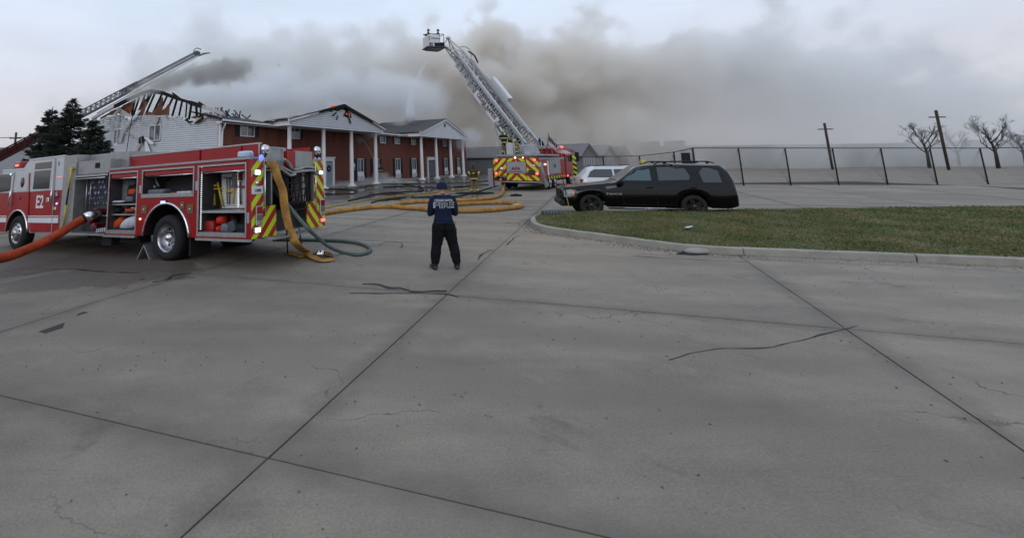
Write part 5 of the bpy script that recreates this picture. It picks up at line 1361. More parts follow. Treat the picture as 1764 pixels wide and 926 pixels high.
while x < X(966): st.add([(x, -TW - .054, Z(955, 307)), (x + .35, -TW - .054, Z(955, 307)), (x + .1, -TW - .054, Z(955, 302.5)), (x - .25, -TW - .054, Z(955, 302.5))], [(0, 1, 2, 3)], 1); x += .75
st.build('warning_band', [BLACK, LIME], TRK)
xo = X(979); om = MB().box(xo - .12, xo + .12, -TW - .7, -TW - .45, .35, Z(979, 281) + .1)
z = .35
for k in range(5): om.add([(xo - .13, -TW - .71, .45 + k * .4), (xo - .13, -TW - .44, .62 + k * .4), (xo - .13, -TW - .44, .82 + k * .4), (xo - .13, -TW - .71, .65 + k * .4)], [(0, 1, 2, 3)], 1)
om.build('outrigger', [BLACK, LIME], TRK); MB().box(xo - .3, xo + .3, -TW - .85, -TW - .3, .02, .08).build('jack_pad', STEEL, TRK)
q = ts(938.5, 283); MB().lathe([(0, -.09), (.05, -.08), (.06, 0)], (q[0], -TW, q[1]), 'y', 12).build('side_lamp', AMBL, TRK)
q = ts(975, 302.5); MB().lathe([(0, -.09), (.06, -.08), (.07, 0)], (q[0], -TW - .1, q[1]), 'y', 12).build('side_lamp', REDL, TRK)
for wx in (2.6, 4.0): wheel(wx, -TW + .02, -1, False, parent=TRK, tread=False); wheel(wx, -.02, 1, False, parent=TRK, tread=False)
wheel(9.3, -TW + .02, -1, False, parent=TRK, tread=False); wheel(9.3, -.02, 1, False, parent=TRK, tread=False)
MB().prism([(8.0, .7), (LT, .7), (LT, 2.2), (LT - .3, 2.95), (8.0, 3.0)], -TW, 0).build('cab', RED, TRK)
MB().box(8.4, 9.2, -TW - .012, -TW, 1.9, 2.7).build('cab_window', WG, TRK); MB().box(9.6, 10.7, -TW - .012, -TW, 1.9, 2.65).build('cab_window', WG, TRK)
MB().box(10.9, 11.15, -TW - .45, -TW - .15, 1.9, 2.7, bev=.04).build('mirror', BLACK, TRK); MB().tube([(11, -TW - .3, 2.6), (11, -TW, 2.85)], .03, seg=6).build('mirror_arm', BLACK, TRK)
MB().box(8.6, 9.0, -TW + .3, -TW + .8, 3.0, 3.18, bev=.05).build('beacon', REDL, TRK)
MB().box(7.0, 8.0, -TW + .1, -.1, tz1, 2.95).build('equipment_box', RED, TRK)
# turntable deck, rails and pedestal
zd = tr(890, 266.6, 2.)[1]
dx0 = .6
MB().box(dx0, 5.4, -TW - .15, -.02, zd - .12, zd, bev=.02).build('turntable_deck', GREYP, TRK)
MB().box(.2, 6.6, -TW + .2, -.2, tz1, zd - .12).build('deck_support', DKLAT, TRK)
rm_ = MB()
for x in (dx0 + .1, 2.0, 3.5, 5.2):
    for y in (-TW - .08, -.1): rm_.tube([(x, y, zd), (x, y, zd + 1.15)], .025, seg=6)
for z in (.55, 1.15):
    for y in (-TW - .08, -.1): rm_.tube([(dx0 + .1, y, zd + z), (5.2, y, zd + z)], .022, seg=6)
    rm_.tube([(dx0 + .1, -TW - .08, zd + z), (dx0 + .1, -TW + 1.2, zd + z)], .022, seg=6)
    rm_.tube([(5.2, -TW - .08, zd + z), (5.2, -.1, zd + z)], .022, seg=6)
for y in (-.9, -1.3, -TW + 1.2): rm_.tube([(dx0 + .1, y, zd), (dx0 + .1, y, zd + 1.15)], .02, seg=6)
rm_.build('hand_rail', ALU, TRK)
q = onp(TM, 872, 264, 0, dx0); MB().box(dx0, dx0 + .5, q.y - .5, q.y - .02, zd, onp(TM, 872, 247, 0, dx0).z, bev=.02).build('control_stand', BOOMW, TRK)
MB().lathe([(.9, zd), (.9, zd + .25), (.7, zd + .3), (.6, zd + .75), (0, zd + .8)], (3.0, -TW / 2, 0), 'z', 20).build('turntable', GREYP, TRK)
# boom: three nested lattice sections, world coordinates turned into the truck's
TI = TM.inverted()
Mb, Mt = at(903, 243, 35.5), at(782, 84, 42)
bd = (Mt - Mb).normalized(); hd = Vector((bd.x, bd.y, 0)).normalized(); wd_ = Vector((-hd.y, hd.x, 0)) * -1
if wd_.x < 0: wd_ = -wd_
ub = wd_.cross(bd); ub = ub if ub.z > 0 else -ub
BL = (Mt - Mb).length
def bp_(s, w, u): return TI @ (Mb + bd * (s * BL) + wd_ * w + ub * u)
def chord(m, s0, s1, w, u, t, mi=0): m.bar(bp_(s0, w, u), bp_(s1, w, u), t, t, mi, up=TI.to_3x3() @ ub)
def lattice(name, s0, s1, w0, w1, u0, u1, tk, n, m, dm):
    o = MB()
    for w in (w0, w1): chord(o, s0, s1, w, u1, tk); chord(o, s0, s1, w, u0, tk * .85); chord(o, s0, s1, w, u1 - .16, tk * .45)
    o = o.build(name, m, TRK)
    d = MB(); d2 = MB()
    for i in range(n):
        a, b = s0 + (s1 - s0) * i / n, s0 + (s1 - s0) * (i + 1) / n; c = (a + b) / 2
        for w in (w0, w1):
            d.bar(bp_(a, w, u0), bp_(c, w, u1), .055); d.bar(bp_(c, w, u1), bp_(b, w, u0), .055); d.bar(bp_(a, w, u0), bp_(a, w, u1), .05)
        d2.bar(bp_(a, w0, u0), bp_(b, w1, u0), .05); d2.bar(bp_(a, w1, u0), bp_(b, w0, u0), .05)
        for k in range(4): s = a + (b - a) * k / 4; d2.bar(bp_(s, w0, u0 + .03), bp_(s, w1, u0 + .03), .045)
    d.build('side_bracing', m, o); d2.build('rungs', dm, o)
    return o
lattice('base_section', -.02, .68, 0, 1.5, -1.22, 0, .15, 9, BOOMW, DKLAT)
lattice('mid_section', .08, .90, .14, 1.36, -1.08, -.05, .11, 12, BOOMW, DKLAT)
lattice('fly_section', .15, 1.02, .26, 1.24, -.95, -.12, .08, 16, BOOMW, DKLAT)
# waterway and cables inside
MB().tube([bp_(-.05, .75, -.9), bp_(.98, .75, -.85)], .09, seg=10).build('waterway', STEEL, TRK)
cb = MB()
for w in (.45, .6, .95, 1.1): cb.tube([bp_(0, w, -.75), bp_(.9, w, -.7)], .035, seg=5)
cb.build('cable_bundle', BLACK, TRK)
# name panel on the left side, lifting ram and lower arm
pm = MB(); fr = [bp_(s, -.10, u) for s, u in ((.245, -1.20), (.56, -1.20), (.56, -.58), (.245, -.58))]; bk = [bp_(s, -.04, u) for s, u in ((.245, -1.20), (.56, -1.20), (.56, -.58), (.245, -.58))]
pm.add(fr + bk, [(0, 1, 2, 3), (7, 6, 5, 4), (0, 4, 5, 1), (1, 5, 6, 2), (2, 6, 7, 3), (3, 7, 4, 0)])
np_ = pm.build('name_panel', WHITE, TRK)
R3 = TI.to_3x3(); DKRED = mat('maroon_letters', (.12, .01, .02), .5)
text('CEDAR RAPIDS', .52, DKRED, np_, frame(bp_(.405, -.12, -.80), R3 @ -bd, R3 @ ub), bold=.012, sx=.86)
text('TRUCK 1', .3, mat('dark_letters', (.03, .03, .04), .5), np_, frame(bp_(.41, -.12, -1.08), R3 @ -bd, R3 @ ub), bold=.006, sx=.9)
MB().tube([bp_(.23, -.12, -.95), bp_(.02, -.12, -1.1)], .085, seg=10).build('lift_ram', WHITE, TRK)
MB().tube([bp_(.25, -.14, -.95), bp_(.21, -.14, -.95)], .17, seg=12).build('ram_collar', GREYP, TRK)
pv = TI @ at(871, 257, 34.6)
MB().bar(bp_(.235, -.1, -1.3), pv, .16, .2).bar(bp_(.235, .1, -1.35), pv + Vector((.4, 0, 0)), .1, .12).build('lower_arm', BOOMW, TRK)
MB().bar(bp_(-.02, .2, -.6), TI @ at(897, 262, 35.2), .35, .5).build('boom_cradle', BOOMW, TRK)
MB().bar(bp_(-.02, 1.35, -.6), TI @ at(925, 262, 35.6), .3, .4).build('boom_cradle', BOOMW, TRK)
MB().tube(spline([bp_(.0, 1.5, .1), bp_(-.03, 1.8, .0), TI @ at(930, 240, 35), TI @ at(932, 250, 35)], 6), .09, seg=8).build('boom_hose', BLACK, TRK)
wb = MB(); a = [bp_(s, w, u) for s, w, u in ((.40, 1.68, -.35), (.64, 1.68, -.35), (.64, 1.68, .3), (.40, 1.68, .3), (.40, 2.15, -.35), (.64, 2.15, -.35), (.64, 2.15, .3), (.40, 2.15, .3))]
wb.add(a, [(0, 3, 2, 1), (4, 5, 6, 7), (0, 1, 5, 4), (1, 2, 6, 5), (2, 3, 7, 6), (3, 0, 4, 7)]).build('ladder_box', WHITE, TRK)
# platform bucket at the tip
bc = at(747.5, 84.5, 42.3); KM = TI @ (Matrix.Translation(bc) @ Matrix.Rotation(radians(12), 4, 'Z'))
bk_ = bpy.data.objects.new('bucket', MB().box(-.95, .95, -.7, .7, 0, .10, bev=.03).prism([(-.95, 0), (.95, 0), (.6, -.16), (-.6, -.12)], -.5, .5, 'y').mesh('bucket', STEEL)); COL.objects.link(bk_); bk_.parent = TRK; bk_.matrix_local = KM
wl_ = MB().box(-.78, .3, -.7, -.64, .42, 1.22, bev=.02).box(-.78, -.72, -.7, .7, .1, 1.2, bev=.02).box(-.78, .25, .64, .7, .1, 1.2).box(-.5, .32, -.82, -.7, .85, .98, bev=.01)
wl_.build('bucket_wall', WHITE, bk_)
MB().box(-.2, .62, -.71, -.6, .1, .42).box(.35, .8, -.6, .6, .1, .5).tube([(-.7, -.66, 1.28), (.75, -.66, 1.28), (.78, .6, 1.28)], .03, seg=6).tube([(.75, -.66, .1), (.75, -.66, 1.28)], .03, seg=6).build('bucket_rail', BLACK, bk_)
MB().box(-.68, -.64, -.715, -.7, .6, 1.0).build('bucket_number', BLACK, bk_)
tip = MB()
A0, A1 = bp_(.93, .3, -.1), bp_(.93, 1.2, -.1); C0 = TI @ at(764, 78, 42.2); C1 = TI @ at(772, 66, 42.2)
for p in (bp_(.98, .3, -.95), bp_(.98, .3, -.12), bp_(.98, 1.2, -.12), bp_(.98, 1.2, -.95)): tip.bar(p, C0, .09); tip.bar(p, C1, .08)
tip.bar(C0, C1, .14).ball(tuple(C1), .22, sc=(1, 1, .8))
tip.tube(spline([bp_(.9, 1.35, .1), bp_(.96, 1.5, .35), bp_(1.0, 1.1, .4), bp_(1.02, .8, .1)], 6), .06, seg=6)
tip.build('tip_linkage', BOOMW, TRK)
MB().tube(spline([bp_(.83, 1.6, .1), bp_(.9, 1.55, .3), bp_(.95, 1.2, .3)], 6), .07, seg=6).build('hose_loop', BLACK, TRK)
# flag on its staff
fl = thing('flag', 'American flag on a leaning staff at the turntable rail', 'flag'); a, b = at(941, 262, 32.0), at(945.5, 229, 32.0)
MB().tube([a, b], .03, seg=6).build('staff', STEEL, fl)
fa, fb = at(945, 234, 32.0), at(942.3, 249, 32.0); fc, fd = at(976, 263, 32), at(985, 267.5, 32)
nu, nv = 30, 13; vs = []
for j in range(nv + 1):
    for i in range(nu + 1):
        u, v = i / nu, j / nv; top_ = fa.lerp(at(984, 264, 32.2), u) + Vector((0, 0, -.25 * sin(pi * u) * .6)); bot = fb.lerp(at(978, 269, 32.2), u) + Vector((0, 0, -.12 * sin(pi * u)))
        p = top_.lerp(bot, v); p.y += .13 * sin(u * 11 + v * 2.2) * (.3 + u); p.z += .05 * sin(u * 9 + 1); vs.append(p)
fs = []; mi = []
fm_ = MB()
for j in range(nv):
    for i in range(nu):
        k = 2 if (i < 11 and j < 7) else (0 if j % 2 == 0 else 1)
        fm_.add([vs[j * (nu + 1) + i], vs[j * (nu + 1) + i + 1], vs[(j + 1) * (nu + 1) + i + 1], vs[(j + 1) * (nu + 1) + i]], [(0, 1, 2, 3)], k, True)
flg = fm_.build('banner', [mat('flag_red', (.26, .012, .025), .8), mat('flag_white', (.65, .62, .64), .8), mat('flag_blue', (.012, .014, .035), .8)], fl)
for r in range(5):
    for c in range(5):
        i, j = 1 + c * 2, .7 + r * 1.35; p = vs[int(j) * (nu + 1) + i] + Vector((0, -.03, 0)); MB().ball(tuple(p), .022, seg=5, rings=3).build('star', bpy.data.materials['flag_white'], flg)
sm = flg.modifiers.new('s', 'SOLIDIFY'); sm.thickness = .006

# ================================================================== second aerial ladder, rising behind the spruces
AL = thing('aerial_ladder', 'long dark aerial ladder slanting up behind the spruces at the left', 'ladder')
LR = mat('ladder_red', (.055, .014, .014), .5, var=.2); LG = mat('ladder_grey', (.13, .135, .14), .5, .5, var=.2)
def aer(t, off, dep=0.0):
    """t 0..1 along the ladder in view, off across it"""
    a, b = at(-40, 290, 33), at(343, 90, 42); d = (b - a).normalized(); u = Vector((0, 0, 1)); u = (u - d * u.dot(d)).normalized(); s = d.cross(u)
    return a + (b - a) * t + u * off + s * dep
def aerial(name, t0, t1, h, w, n, m, solid=False):
    o = MB(); tk = .11
    for dp in (0, w):
        o.bar(aer(t0, h / 2, dp), aer(t1, h / 2, dp), tk * .7); o.bar(aer(t0, -h / 2, dp), aer(t1, -h / 2, dp), tk)
        o.bar(aer(t0, .05, dp), aer(t1, .05, dp), tk * .35)
    for i in range(n):
        a, b = t0 + (t1 - t0) * i / n, t0 + (t1 - t0) * (i + 1) / n; c = (a + b) / 2
        for dp in (0, w): o.bar(aer(a, -h / 2, dp), aer(c, h / 2, dp), .05).bar(aer(c, h / 2, dp), aer(b, -h / 2, dp), .05)
        for k in range(3): s = a + (b - a) * k / 3; o.bar(aer(s, -h / 2, 0), aer(s, -h / 2, w), .05)
    if solid:
        o.add([aer(t0, -h / 2, -.02), aer(t1, -h / 2, -.02), aer(t1, h * .42, -.02), aer(t0, h * .42, -.02)], [(0, 1, 2, 3)])
        o.add([aer(t0, -h / 2, .0), aer(t1, -h / 2, .0), aer(t1, -h / 2, w), aer(t0, -h / 2, w)], [(0, 1, 2, 3)])
    return o.build(name, m, AL)
aerial('base_section', -.1, .36, .62, .8, 14, LR, True)
aerial('mid_section', .3, .66, .44, .6, 16, LG, False)
MB().bar(aer(.3, -.3, .35), aer(.62, -.28, .35), .12).build('waterway', LG, AL)
aerial('fly_section', .58, .985, .34, .5, 22, LG)
MB().bar(aer(.45, -.55, .3), aer(.985, -.30, .3), .06).build('waterway', STEEL, AL)
tp = MB(); tp.tube(spline([aer(.97, .3, .3), aer(.985, .42, .3), aer(1.0, .35, .3), aer(1.01, .1, .3)], 5), .04, seg=6)
tp.ball(tuple(aer(.98, 0, .3)), .3, sc=(1.2, .8, .8)).bar(aer(.985, -.3, .3), aer(1.01, -.35, .3), .14).tube([aer(1.005, -.3, .3), aer(1.04, -.52, .3)], [.09, .05], seg=8)
tp.build('nozzle', STEEL, AL)
tb_ = aer(.0, -.2, -.04); text('R 3', .8, WHITE, AL, frame(tb_ , (aer(.1, 0) - aer(0, 0)), Vector((0, 0, 1))), name='lettering')
# ================================================================== cars
def ip(x, pts):
    if x <= pts[0][0]: return pts[0][1]
    for a, b in zip(pts, pts[1:]):
        if x <= b[0]:
            t = (x - a[0]) / (b[0] - a[0]); t = t * t * (3 - 2 * t) * .35 + t * .65; return a[1] + (b[1] - a[1]) * t
    return pts[-1][1]
def car(name, label, M, body, glass, top, belt, Lc, Wc, arches, sill, rim, wins, shield, R=.40, arch_r=.47, tumble=.26, lights=True, badge=None, nose=None, rack=True):
    C = thing(name, label, 'car'); C.matrix_world = M
    # local: x forward from the tail, y left, z up; stations run from nose (Lc) to tail (0)
    xs = [i * Lc / 104 for i in range(105)]
    def hw(x):      # half width in plan
        e0, e1 = min(1, x / .35), min(1, (Lc - x) / .55)
        return Wc / 2 * (.90 + .10 * sqrt(max(0, 1 - (1 - e0) ** 2))) * (.84 + .16 * sqrt(max(0, 1 - (1 - e1) ** 2)))
    def zb(x):
        z = sill
        if x < .3: z = sill + .08 * (1 - x / .3)
        if x > Lc - .5: z = sill - .02 + .1 * (x - Lc + .5)
        for a in arches:
            d = abs(x - a)
            if d < arch_r: z = max(z, R + sqrt(arch_r ** 2 - d ** 2) - .02)
        return z
    def zbl(x): return min(ip(x, belt), ip(x, top) - .05)
    def sec(x):
        zt_, zB_, z0, w = ip(x, top), zbl(x), zb(x), hw(x)
        hgt = max(zt_ - zB_, .05); tw = tumble * min(1, hgt / .6)
        ps = [(0, z0 + .02), (w - .25, z0 + .01), (w - .05, z0), (w - .012, min(z0 + .06, zB_ - .2)), (w + .0, z0 + (zB_ - z0) * .45), (w - .004, z0 + (zB_ - z0) * .72), (w - .035, zB_ - .06), (w - .06, zB_)]
        wt = w - .06 - tw
        for f in (.3, .62, .86): ps.append((w - .06 - tw * f, zB_ + hgt * (f * .98)))
        ps += [(wt - .06, zt_ - .02), (wt - .22, zt_), (wt * .5, zt_ + .018), (0, zt_ + .025)]
        return ps
    prof = [sec(x) for x in xs]; n = len(prof[0]); vs = []; 
    for x, p in zip(xs, prof):
        vs += [(x, q[0], q[1]) for q in p] + [(x, -q[0], q[1]) for q in reversed(p[1:-1])]
    m = 2 * n - 2
    fs = [(i * m + k, i * m + (k + 1) % m, (i + 1) * m + (k + 1) % m, (i + 1) * m + k) for i in range(len(xs) - 1) for k in range(m)]
    fs += [tuple(range(m)), tuple((len(xs) - 1) * m + k for k in range(m))]
    MB().add(vs, fs, 0, True).build('body', body, C)
    def ys(x, z):
        p = sec(max(.02, min(Lc - .02, x)))
        for a, b in zip(p[2:], p[3:]):
            if b[1] >= z and b[1] > a[1]: return a[0] + (b[0] - a[0]) * (z - a[1]) / (b[1] - a[1])
        return p[-3][0]
    def skin(poly, m, nm, off=.006, parent=None, side=1, grid=8, t=.0):
        """patch of the side given in (x, z), lying on the body"""
        x0, x1 = min(p[0] for p in poly), max(p[0] for p in poly); mb = MB()
        k = max(2, int((x1 - x0) / .12))
        for i in range(k):
            a, b = x0 + (x1 - x0) * i / k, x0 + (x1 - x0) * (i + 1) / k
            z0_, z1_ = min(p[1] for p in poly), max(p[1] for p in poly); kz = 4
            for j in range(kz):
                c, d = z0_ + (z1_ - z0_) * j / kz, z0_ + (z1_ - z0_) * (j + 1) / kz
                q = clip(poly, a, b, c, d)
                if len(q) > 2: mb.add([(u, side * (ys(u, v) + off), v) for u, v in q], [tuple(range(len(q)))], 0, False)
        return mb.build(nm, m, parent or C)
    for side in (1, -1):
        for w in wins: skin(w, glass, 'window', side=side)
    # windscreen
    if shield:
        (xa, xb_) = shield; mb = MB(); k = 6
        for i in range(k):
            for j in range(8):
                P = []
                for (di, dj) in ((0, 0), (1, 0), (1, 1), (0, 1)):
                    x = xa + (xb_ - xa) * (i + di) / k; p = sec(x); wt = p[-4][0] - .02
                    f = -1 + 2 * (j + dj) / 8; y = f * (wt - .02); zz = p[-1][1] - (.025 + .02 * 0) * (abs(f) ** 3) * 1.4
                    P.append((x, y, zz + .012))
                mb.add(P, [(0, 1, 2, 3)], 0, True)
        mb.build('windscreen', glass, C)
    for a in arches:
        for s in (1, -1):
            t = MB().lathe([(R * .66, 0), (R * .7, s * .02), (R * .9, s * .02), (R, -s * .03), (R, -s * .19), (R * .92, -s * .22), (R * .6, -s * .22)], (a, s * (Wc / 2 - .05), R), 'y', 36).build('wheel', TYRE, C)
            rr = MB().lathe([(R * .67, s * .008), (R * .63, 0), (R * .61, -s * .06), (R * .0, -s * .07)], (a, s * (Wc / 2 - .05), R), 'y', 32)
            for k in range(5):
                an = 2 * pi * k / 5 + .3; Mx = Matrix.Translation((a, s * (Wc / 2 - .055), R)) @ Matrix.Rotation(an, 4, 'Y')
                for dx in (-.035, .035): rr.box(dx - .018, dx + .018, -.025, .012, .03, R * .64, M=Mx)
            rr.lathe([(.07, 0), (.06, s * .02), (0, s * .022)], (a, s * (Wc / 2 - .055), R), 'y', 14)
            rr.build('rim', rim, t)
            vs = []; 
            for i in range(15):
                an = pi * i / 14; vs += [(a + cos(an) * (arch_r - .0), s * (Wc / 2 - .02), R + sin(an) * (arch_r - .02)), (a + cos(an) * (arch_r), s * (Wc / 2 - .5), R + sin(an) * arch_r)]
            MB().add(vs, [(2 * i, 2 * i + 1, 2 * i + 3, 2 * i + 2) for i in range(14)]).lathe([(0, 0), (arch_r - .01, 0)], (a, s * (Wc / 2 - .45), R), 'y', 24).build('wheel_well', DARK, C)
    return C, skin, ys, sec
BP = mat('black_car_paint', (.003, .0032, .0036), .07, coat=.0, spec=.34); CG = mat('car_glass', (.014, .017, .020), .04, spec=1.0); CG2 = mat('teal_glass', (.03, .075, .08), .06, spec=.9)
WP = mat('white_car_paint', (.58, .59, .61), .25, coat=.6); BRIM = mat('black_rim', (.012, .012, .012), .35, coat=.3)
hs = Vector((-.955, .297, 0)); ns = Vector((-.297, -.955, 0))     # heading; near side faces the camera
fw_ = at(1018.5, 345, 17.75); fw_.z = 0
LS, WS = 5.65, 2.02; AF, AR = LS - 1.0, LS - 1.0 - 3.3
org = fw_ - hs * AF - ns * (WS / 2 - .04)
SM = Matrix(((hs.x, ns.x, 0, org.x), (hs.y, ns.y, 0, org.y), (0, 0, 1, 0), (0, 0, 0, 1)))
def ss(px, py):
    q = onp(SM, px, py, 1, WS / 2 - .12); return q.x, q.z
xB, xA, xC = ss(1126, 300)[0], ss(1070, 305)[0], ss(1195, 300)[0]
top_s = [(0, .95), (.03, 1.25), (.16, 1.74), (.32, 1.86), (2.2, 1.91), (xB + .2, 1.87), (xB + .45, 1.81), (xA + .1, 1.32), (xA + .25, 1.245), (xA + .9, 1.18), (LS - .2, 1.08), (LS - .02, .98), (LS, .85)]
belt_s = [(0, 1.16), (2.5, 1.20), (xA, 1.19), (LS, .95)]
wins_s = [[ss(*p) for p in ((1133, 288), (1172, 287), (1182, 291), (1189, 303), (1187, 309.5), (1134, 311))], [(.42, 1.25), (xC - .25, 1.25), (xC - .2, 1.6), (xC - .35, 1.76), (.72, 1.76), (.45, 1.66)]]
wf = [ss(*p) for p in ((1073, 310.5), (1076, 304), (1086, 297), (1101, 290.5), (1117, 288.3), (1120.5, 292), (1121.5, 311))]
SUV, sk, ysv, secv = car('black_suv', 'black SUV parked beyond the grass island', SM, BP, CG, top_s, belt_s, LS, WS, (AR, AF), .36, BRIM, wins_s, (xB + .5, xA + .12), R=.405, arch_r=.50)
sk(wf, CG2, 'window')
for x in (xB, xC - .05, xA + .02):
    sk([(x - .008, .45), (x + .008, .45), (x + .008, 1.20), (x - .008, 1.20)], DARK, 'door_seam', off=.002)
sk([(.8, .62), (AF - .6, .62), (AF - .6, .66), (.8, .66)], BP, 'side_moulding', off=.018)
for x in (xB + .2, xC + .1):
    q = ysv(x, 1.07); MB().box(x - .1, x + .1, q + .01, q + .05, 1.05, 1.09, bev=.01).build('door_handle', BP, SUV)
xm_ = ss(1066, 306)[0]; q = ysv(xm_, 1.2)
MB().box(xm_ - .1, xm_ + .1, q + .03, q + .27, 1.15, 1.35, bev=.05).build('mirror', BP, SUV)
MB().box(1.9, AF - .55, WS / 2 - .02, WS / 2 + .12, .30, .345, bev=.01).build('running_board', BLACK, SUV)
MB().tube([(ss(1173, 355)[0], WS / 2 + .12, .345), (ss(1073, 355)[0], WS / 2 + .12, .345)], .012, seg=6).build('board_trim', CHROME, SUV)
for s in (1, -1): MB().tube([(.5, s * .68, 1.93), (.7, s * .68, 1.985), (xB - .3, s * .68, 1.985), (xB - .1, s * .68, 1.90)], .022, seg=8).box(.66, .74, s * .68 - .03, s * .68 + .03, 1.9, 1.99).box(xB - .5, xB - .4, s * .68 - .03, s * .68 + .03, 1.9, 1.99).build('roof_rail', BLACK, SUV)
MB().box(xB - .75, xB - .68, -.7, .7, 1.975, 2.0, bev=.005).build('rack_bar', BLACK, SUV)
MB().prism([(xB + .1, 1.88), (xB + .28, 1.86), (xB + .13, 1.94)], -.015, .015).build('antenna_fin', BLACK, SUV)
HL = mat('head_lamp', (.20, .21, .23), .12, var=.3, scale=20); AMB = mat('amber_lens', (.35, .13, .04), .2)
for s in (1, -1):
    xx = LS - .055
    MB().box(xx - .22, xx + .02, s * .62, s * .86, .84, 1.0, bev=.03).build('headlight', HL, SUV)
    MB().box(xx - .2, xx + .015, s * .64, s * .86, .70, .83, bev=.02).build('headlight', HL, SUV)
sk([(LS - .44, .74), (LS - .36, .74), (LS - .36, .98), (LS - .42, .98)], AMB, 'marker_lens', off=.008)
sk([(LS - .35, .72), (LS - .08, .70), (LS - .08, .95), (LS - .35, 1.0)], HL, 'headlight_side', off=.006)
MB().box(LS - .06, LS + .02, -.6, .6, .62, .98, bev=.02).build('grille', BLACK, SUV)
MB().box(LS - .2, LS + .08, -.92, .92, .36, .60, bev=.05).build('bumper', mat('dark_bumper', (.02, .02, .021), .5), SUV)
xt = ss(1056.5, 333.5); P0 = Vector((xt[0], ysv(xt[0], xt[1]) + .012, xt[1])); text('TAHOE', .085, CHROME, SUV, frame(P0, (-1, 0, 0), (0, 0, 1)), sx=1.9)
# white SUV behind, tail towards us
hw_ = Vector((.965, -.262, 0)); nw = Vector((.37, -.93, 0))
tl = at(1002, 320, 24.5); tl.z = 0; LW, WW = 4.7, 1.9
nw2 = -Vector((-hw_.y, hw_.x, 0)); WM = Matrix(((hw_.x, -hw_.y, 0, tl.x - nw2.x * WW / 2), (hw_.y, hw_.x, 0, tl.y - nw2.y * WW / 2), (0, 0, 1, 0), (0, 0, 0, 1)))
top_w = [(0, .9), (.06, 1.2), (.55, 1.66), (.8, 1.72), (2.0, 1.76), (2.7, 1.70), (3.5, 1.2), (3.6, 1.12), (4.3, 1.0), (LW, .75)]
WSU, sk2, ysw, _ = car('white_suv', 'white car parked behind the hood of the black SUV', WM, WP, CG, top_w, [(0, 1.12), (LW, 1.0)], LW, WW, (1.0, 3.75), .3, CHROME,
    [[(.34, 1.17), (1.55, 1.15), (1.55, 1.58), (.72, 1.58), (.5, 1.45)], [(1.63, 1.15), (3.2, 1.13), (2.75, 1.5), (2.5, 1.58), (1.63, 1.58)]], (2.8, 3.45), R=.36, arch_r=.42)
for s in (1, -1):
    MB().box(.0, .3, s * .62, s * .90, .86, 1.08, bev=.03).build('tail_lamp', mat('tail_red', (.30, .02, .025), .2) if s == 1 else bpy.data.materials['tail_red'], WSU)
    MB().tube([(.7, s * .6, 1.75), (2.4, s * .6, 1.77)], .02, seg=6).build('roof_rail', BLACK, WSU)
# ================================================================== people
def human(name, label, parts, mats, M, voxel=.012, group=None, smooth=4, rules=(), folds=.010):
    """one continuous body: closed limbs merged by a voxel remesh. parts: (points, radii, material, flat, up)"""
    m = MB()
    for p in parts:
        pts, rad, mi = p[0], p[1], p[2]; flat = p[3] if len(p) > 3 else 1.0; up = p[4] if len(p) > 4 else (0, 1, 0)
        m.tube(pts, rad, seg=12, flat=flat, up=up)
        for q, r in ((pts[0], rad[0]), (pts[-1], rad[-1])):
            if flat == 1.0: m.ball(q, r * .999, seg=12, rings=8)
    me = m.mesh('tmp', mats[0]); o = bpy.data.objects.new('tmp', me); COL.objects.link(o)
    rmd = o.modifiers.new('r', 'REMESH'); rmd.mode = 'VOXEL'; rmd.voxel_size = voxel; rmd.use_smooth_shade = True
    s = o.modifiers.new('s', 'SMOOTH'); s.iterations = smooth; s.factor = .5
    dg = bpy.context.evaluated_depsgraph_get(); me2 = bpy.data.meshes.new_from_object(o.evaluated_get(dg)); me2.name = 'person'
    bpy.data.objects.remove(o)
    me2.materials.clear()
    if folds:
        NR = [v.normal.copy() for v in me2.vertices]
        for v, nr_ in zip(me2.vertices, NR):
            p = v.co; z = p.z
            if z > 1.44 or z < .12: continue
            f = noise.noise(Vector((p.x * 9, p.y * 9, z * 17))) * .55 + noise.noise(Vector((p.x * 20 + 3, p.y * 20, z * 34 + p.x * 12))) * .35
            hot = 1 + 1.2 * math.exp(-((z - .93) / .05) ** 2) + 1.3 * math.exp(-((z - .30) / .07) ** 2) + .8 * math.exp(-((z - .5) / .06) ** 2) + .9 * math.exp(-((z - 1.1) / .05) ** 2)
            if z > 1.13: hot *= .35
            v.co = p + nr_ * (f * folds * hot)
    for q in mats: me2.materials.append(q)
    nf = len(me2.polygons); C = np.empty(nf * 3, np.float32); me2.polygons.foreach_get('center', C); C = C.reshape(-1, 3)
    best = np.full(nf, 1e9); idx = np.zeros(nf, np.int32)
    for p in parts:
        pts, rad, mi = p[0], p[1], p[2]
        for a, b, ra, rb in zip(pts, pts[1:], rad, rad[1:]):
            A, Bv = np.array(a), np.array(b); d = Bv - A; t = np.clip(((C - A) @ d) / max(1e-9, d @ d), 0, 1)
            dist = np.linalg.norm(C - (A + t[:, None] * d), axis=1) / (ra + (rb - ra) * t)
            w = dist < best; best[w] = dist[w]; idx[w] = mi
    for lo, hi, frm, to in rules: idx[(C[:, 2] > lo) & (C[:, 2] < hi) & ((idx == frm) | (frm < 0))] = to
    me2.polygons.foreach_set('material_index', idx); me2.polygons.foreach_set('use_smooth', np.ones(nf, bool)); me2.update()
    P = link(name, me2, label=label, cat='person', group=group); P.matrix_world = M
    return P
def cloth(name, col, w=.5, sc=9):
    return mat(name, col, .9, var=.14, scale=sc, bump=w, bscale=sc * 1.3)
NAVYC = cloth('navy_sweatshirt', (.009, .015, .040), .7, 7); PANTS = cloth('black_trousers', (.005, .006, .008), .7, 8); BOOT = mat('black_boot', (.008, .008, .009), .45, var=.2)
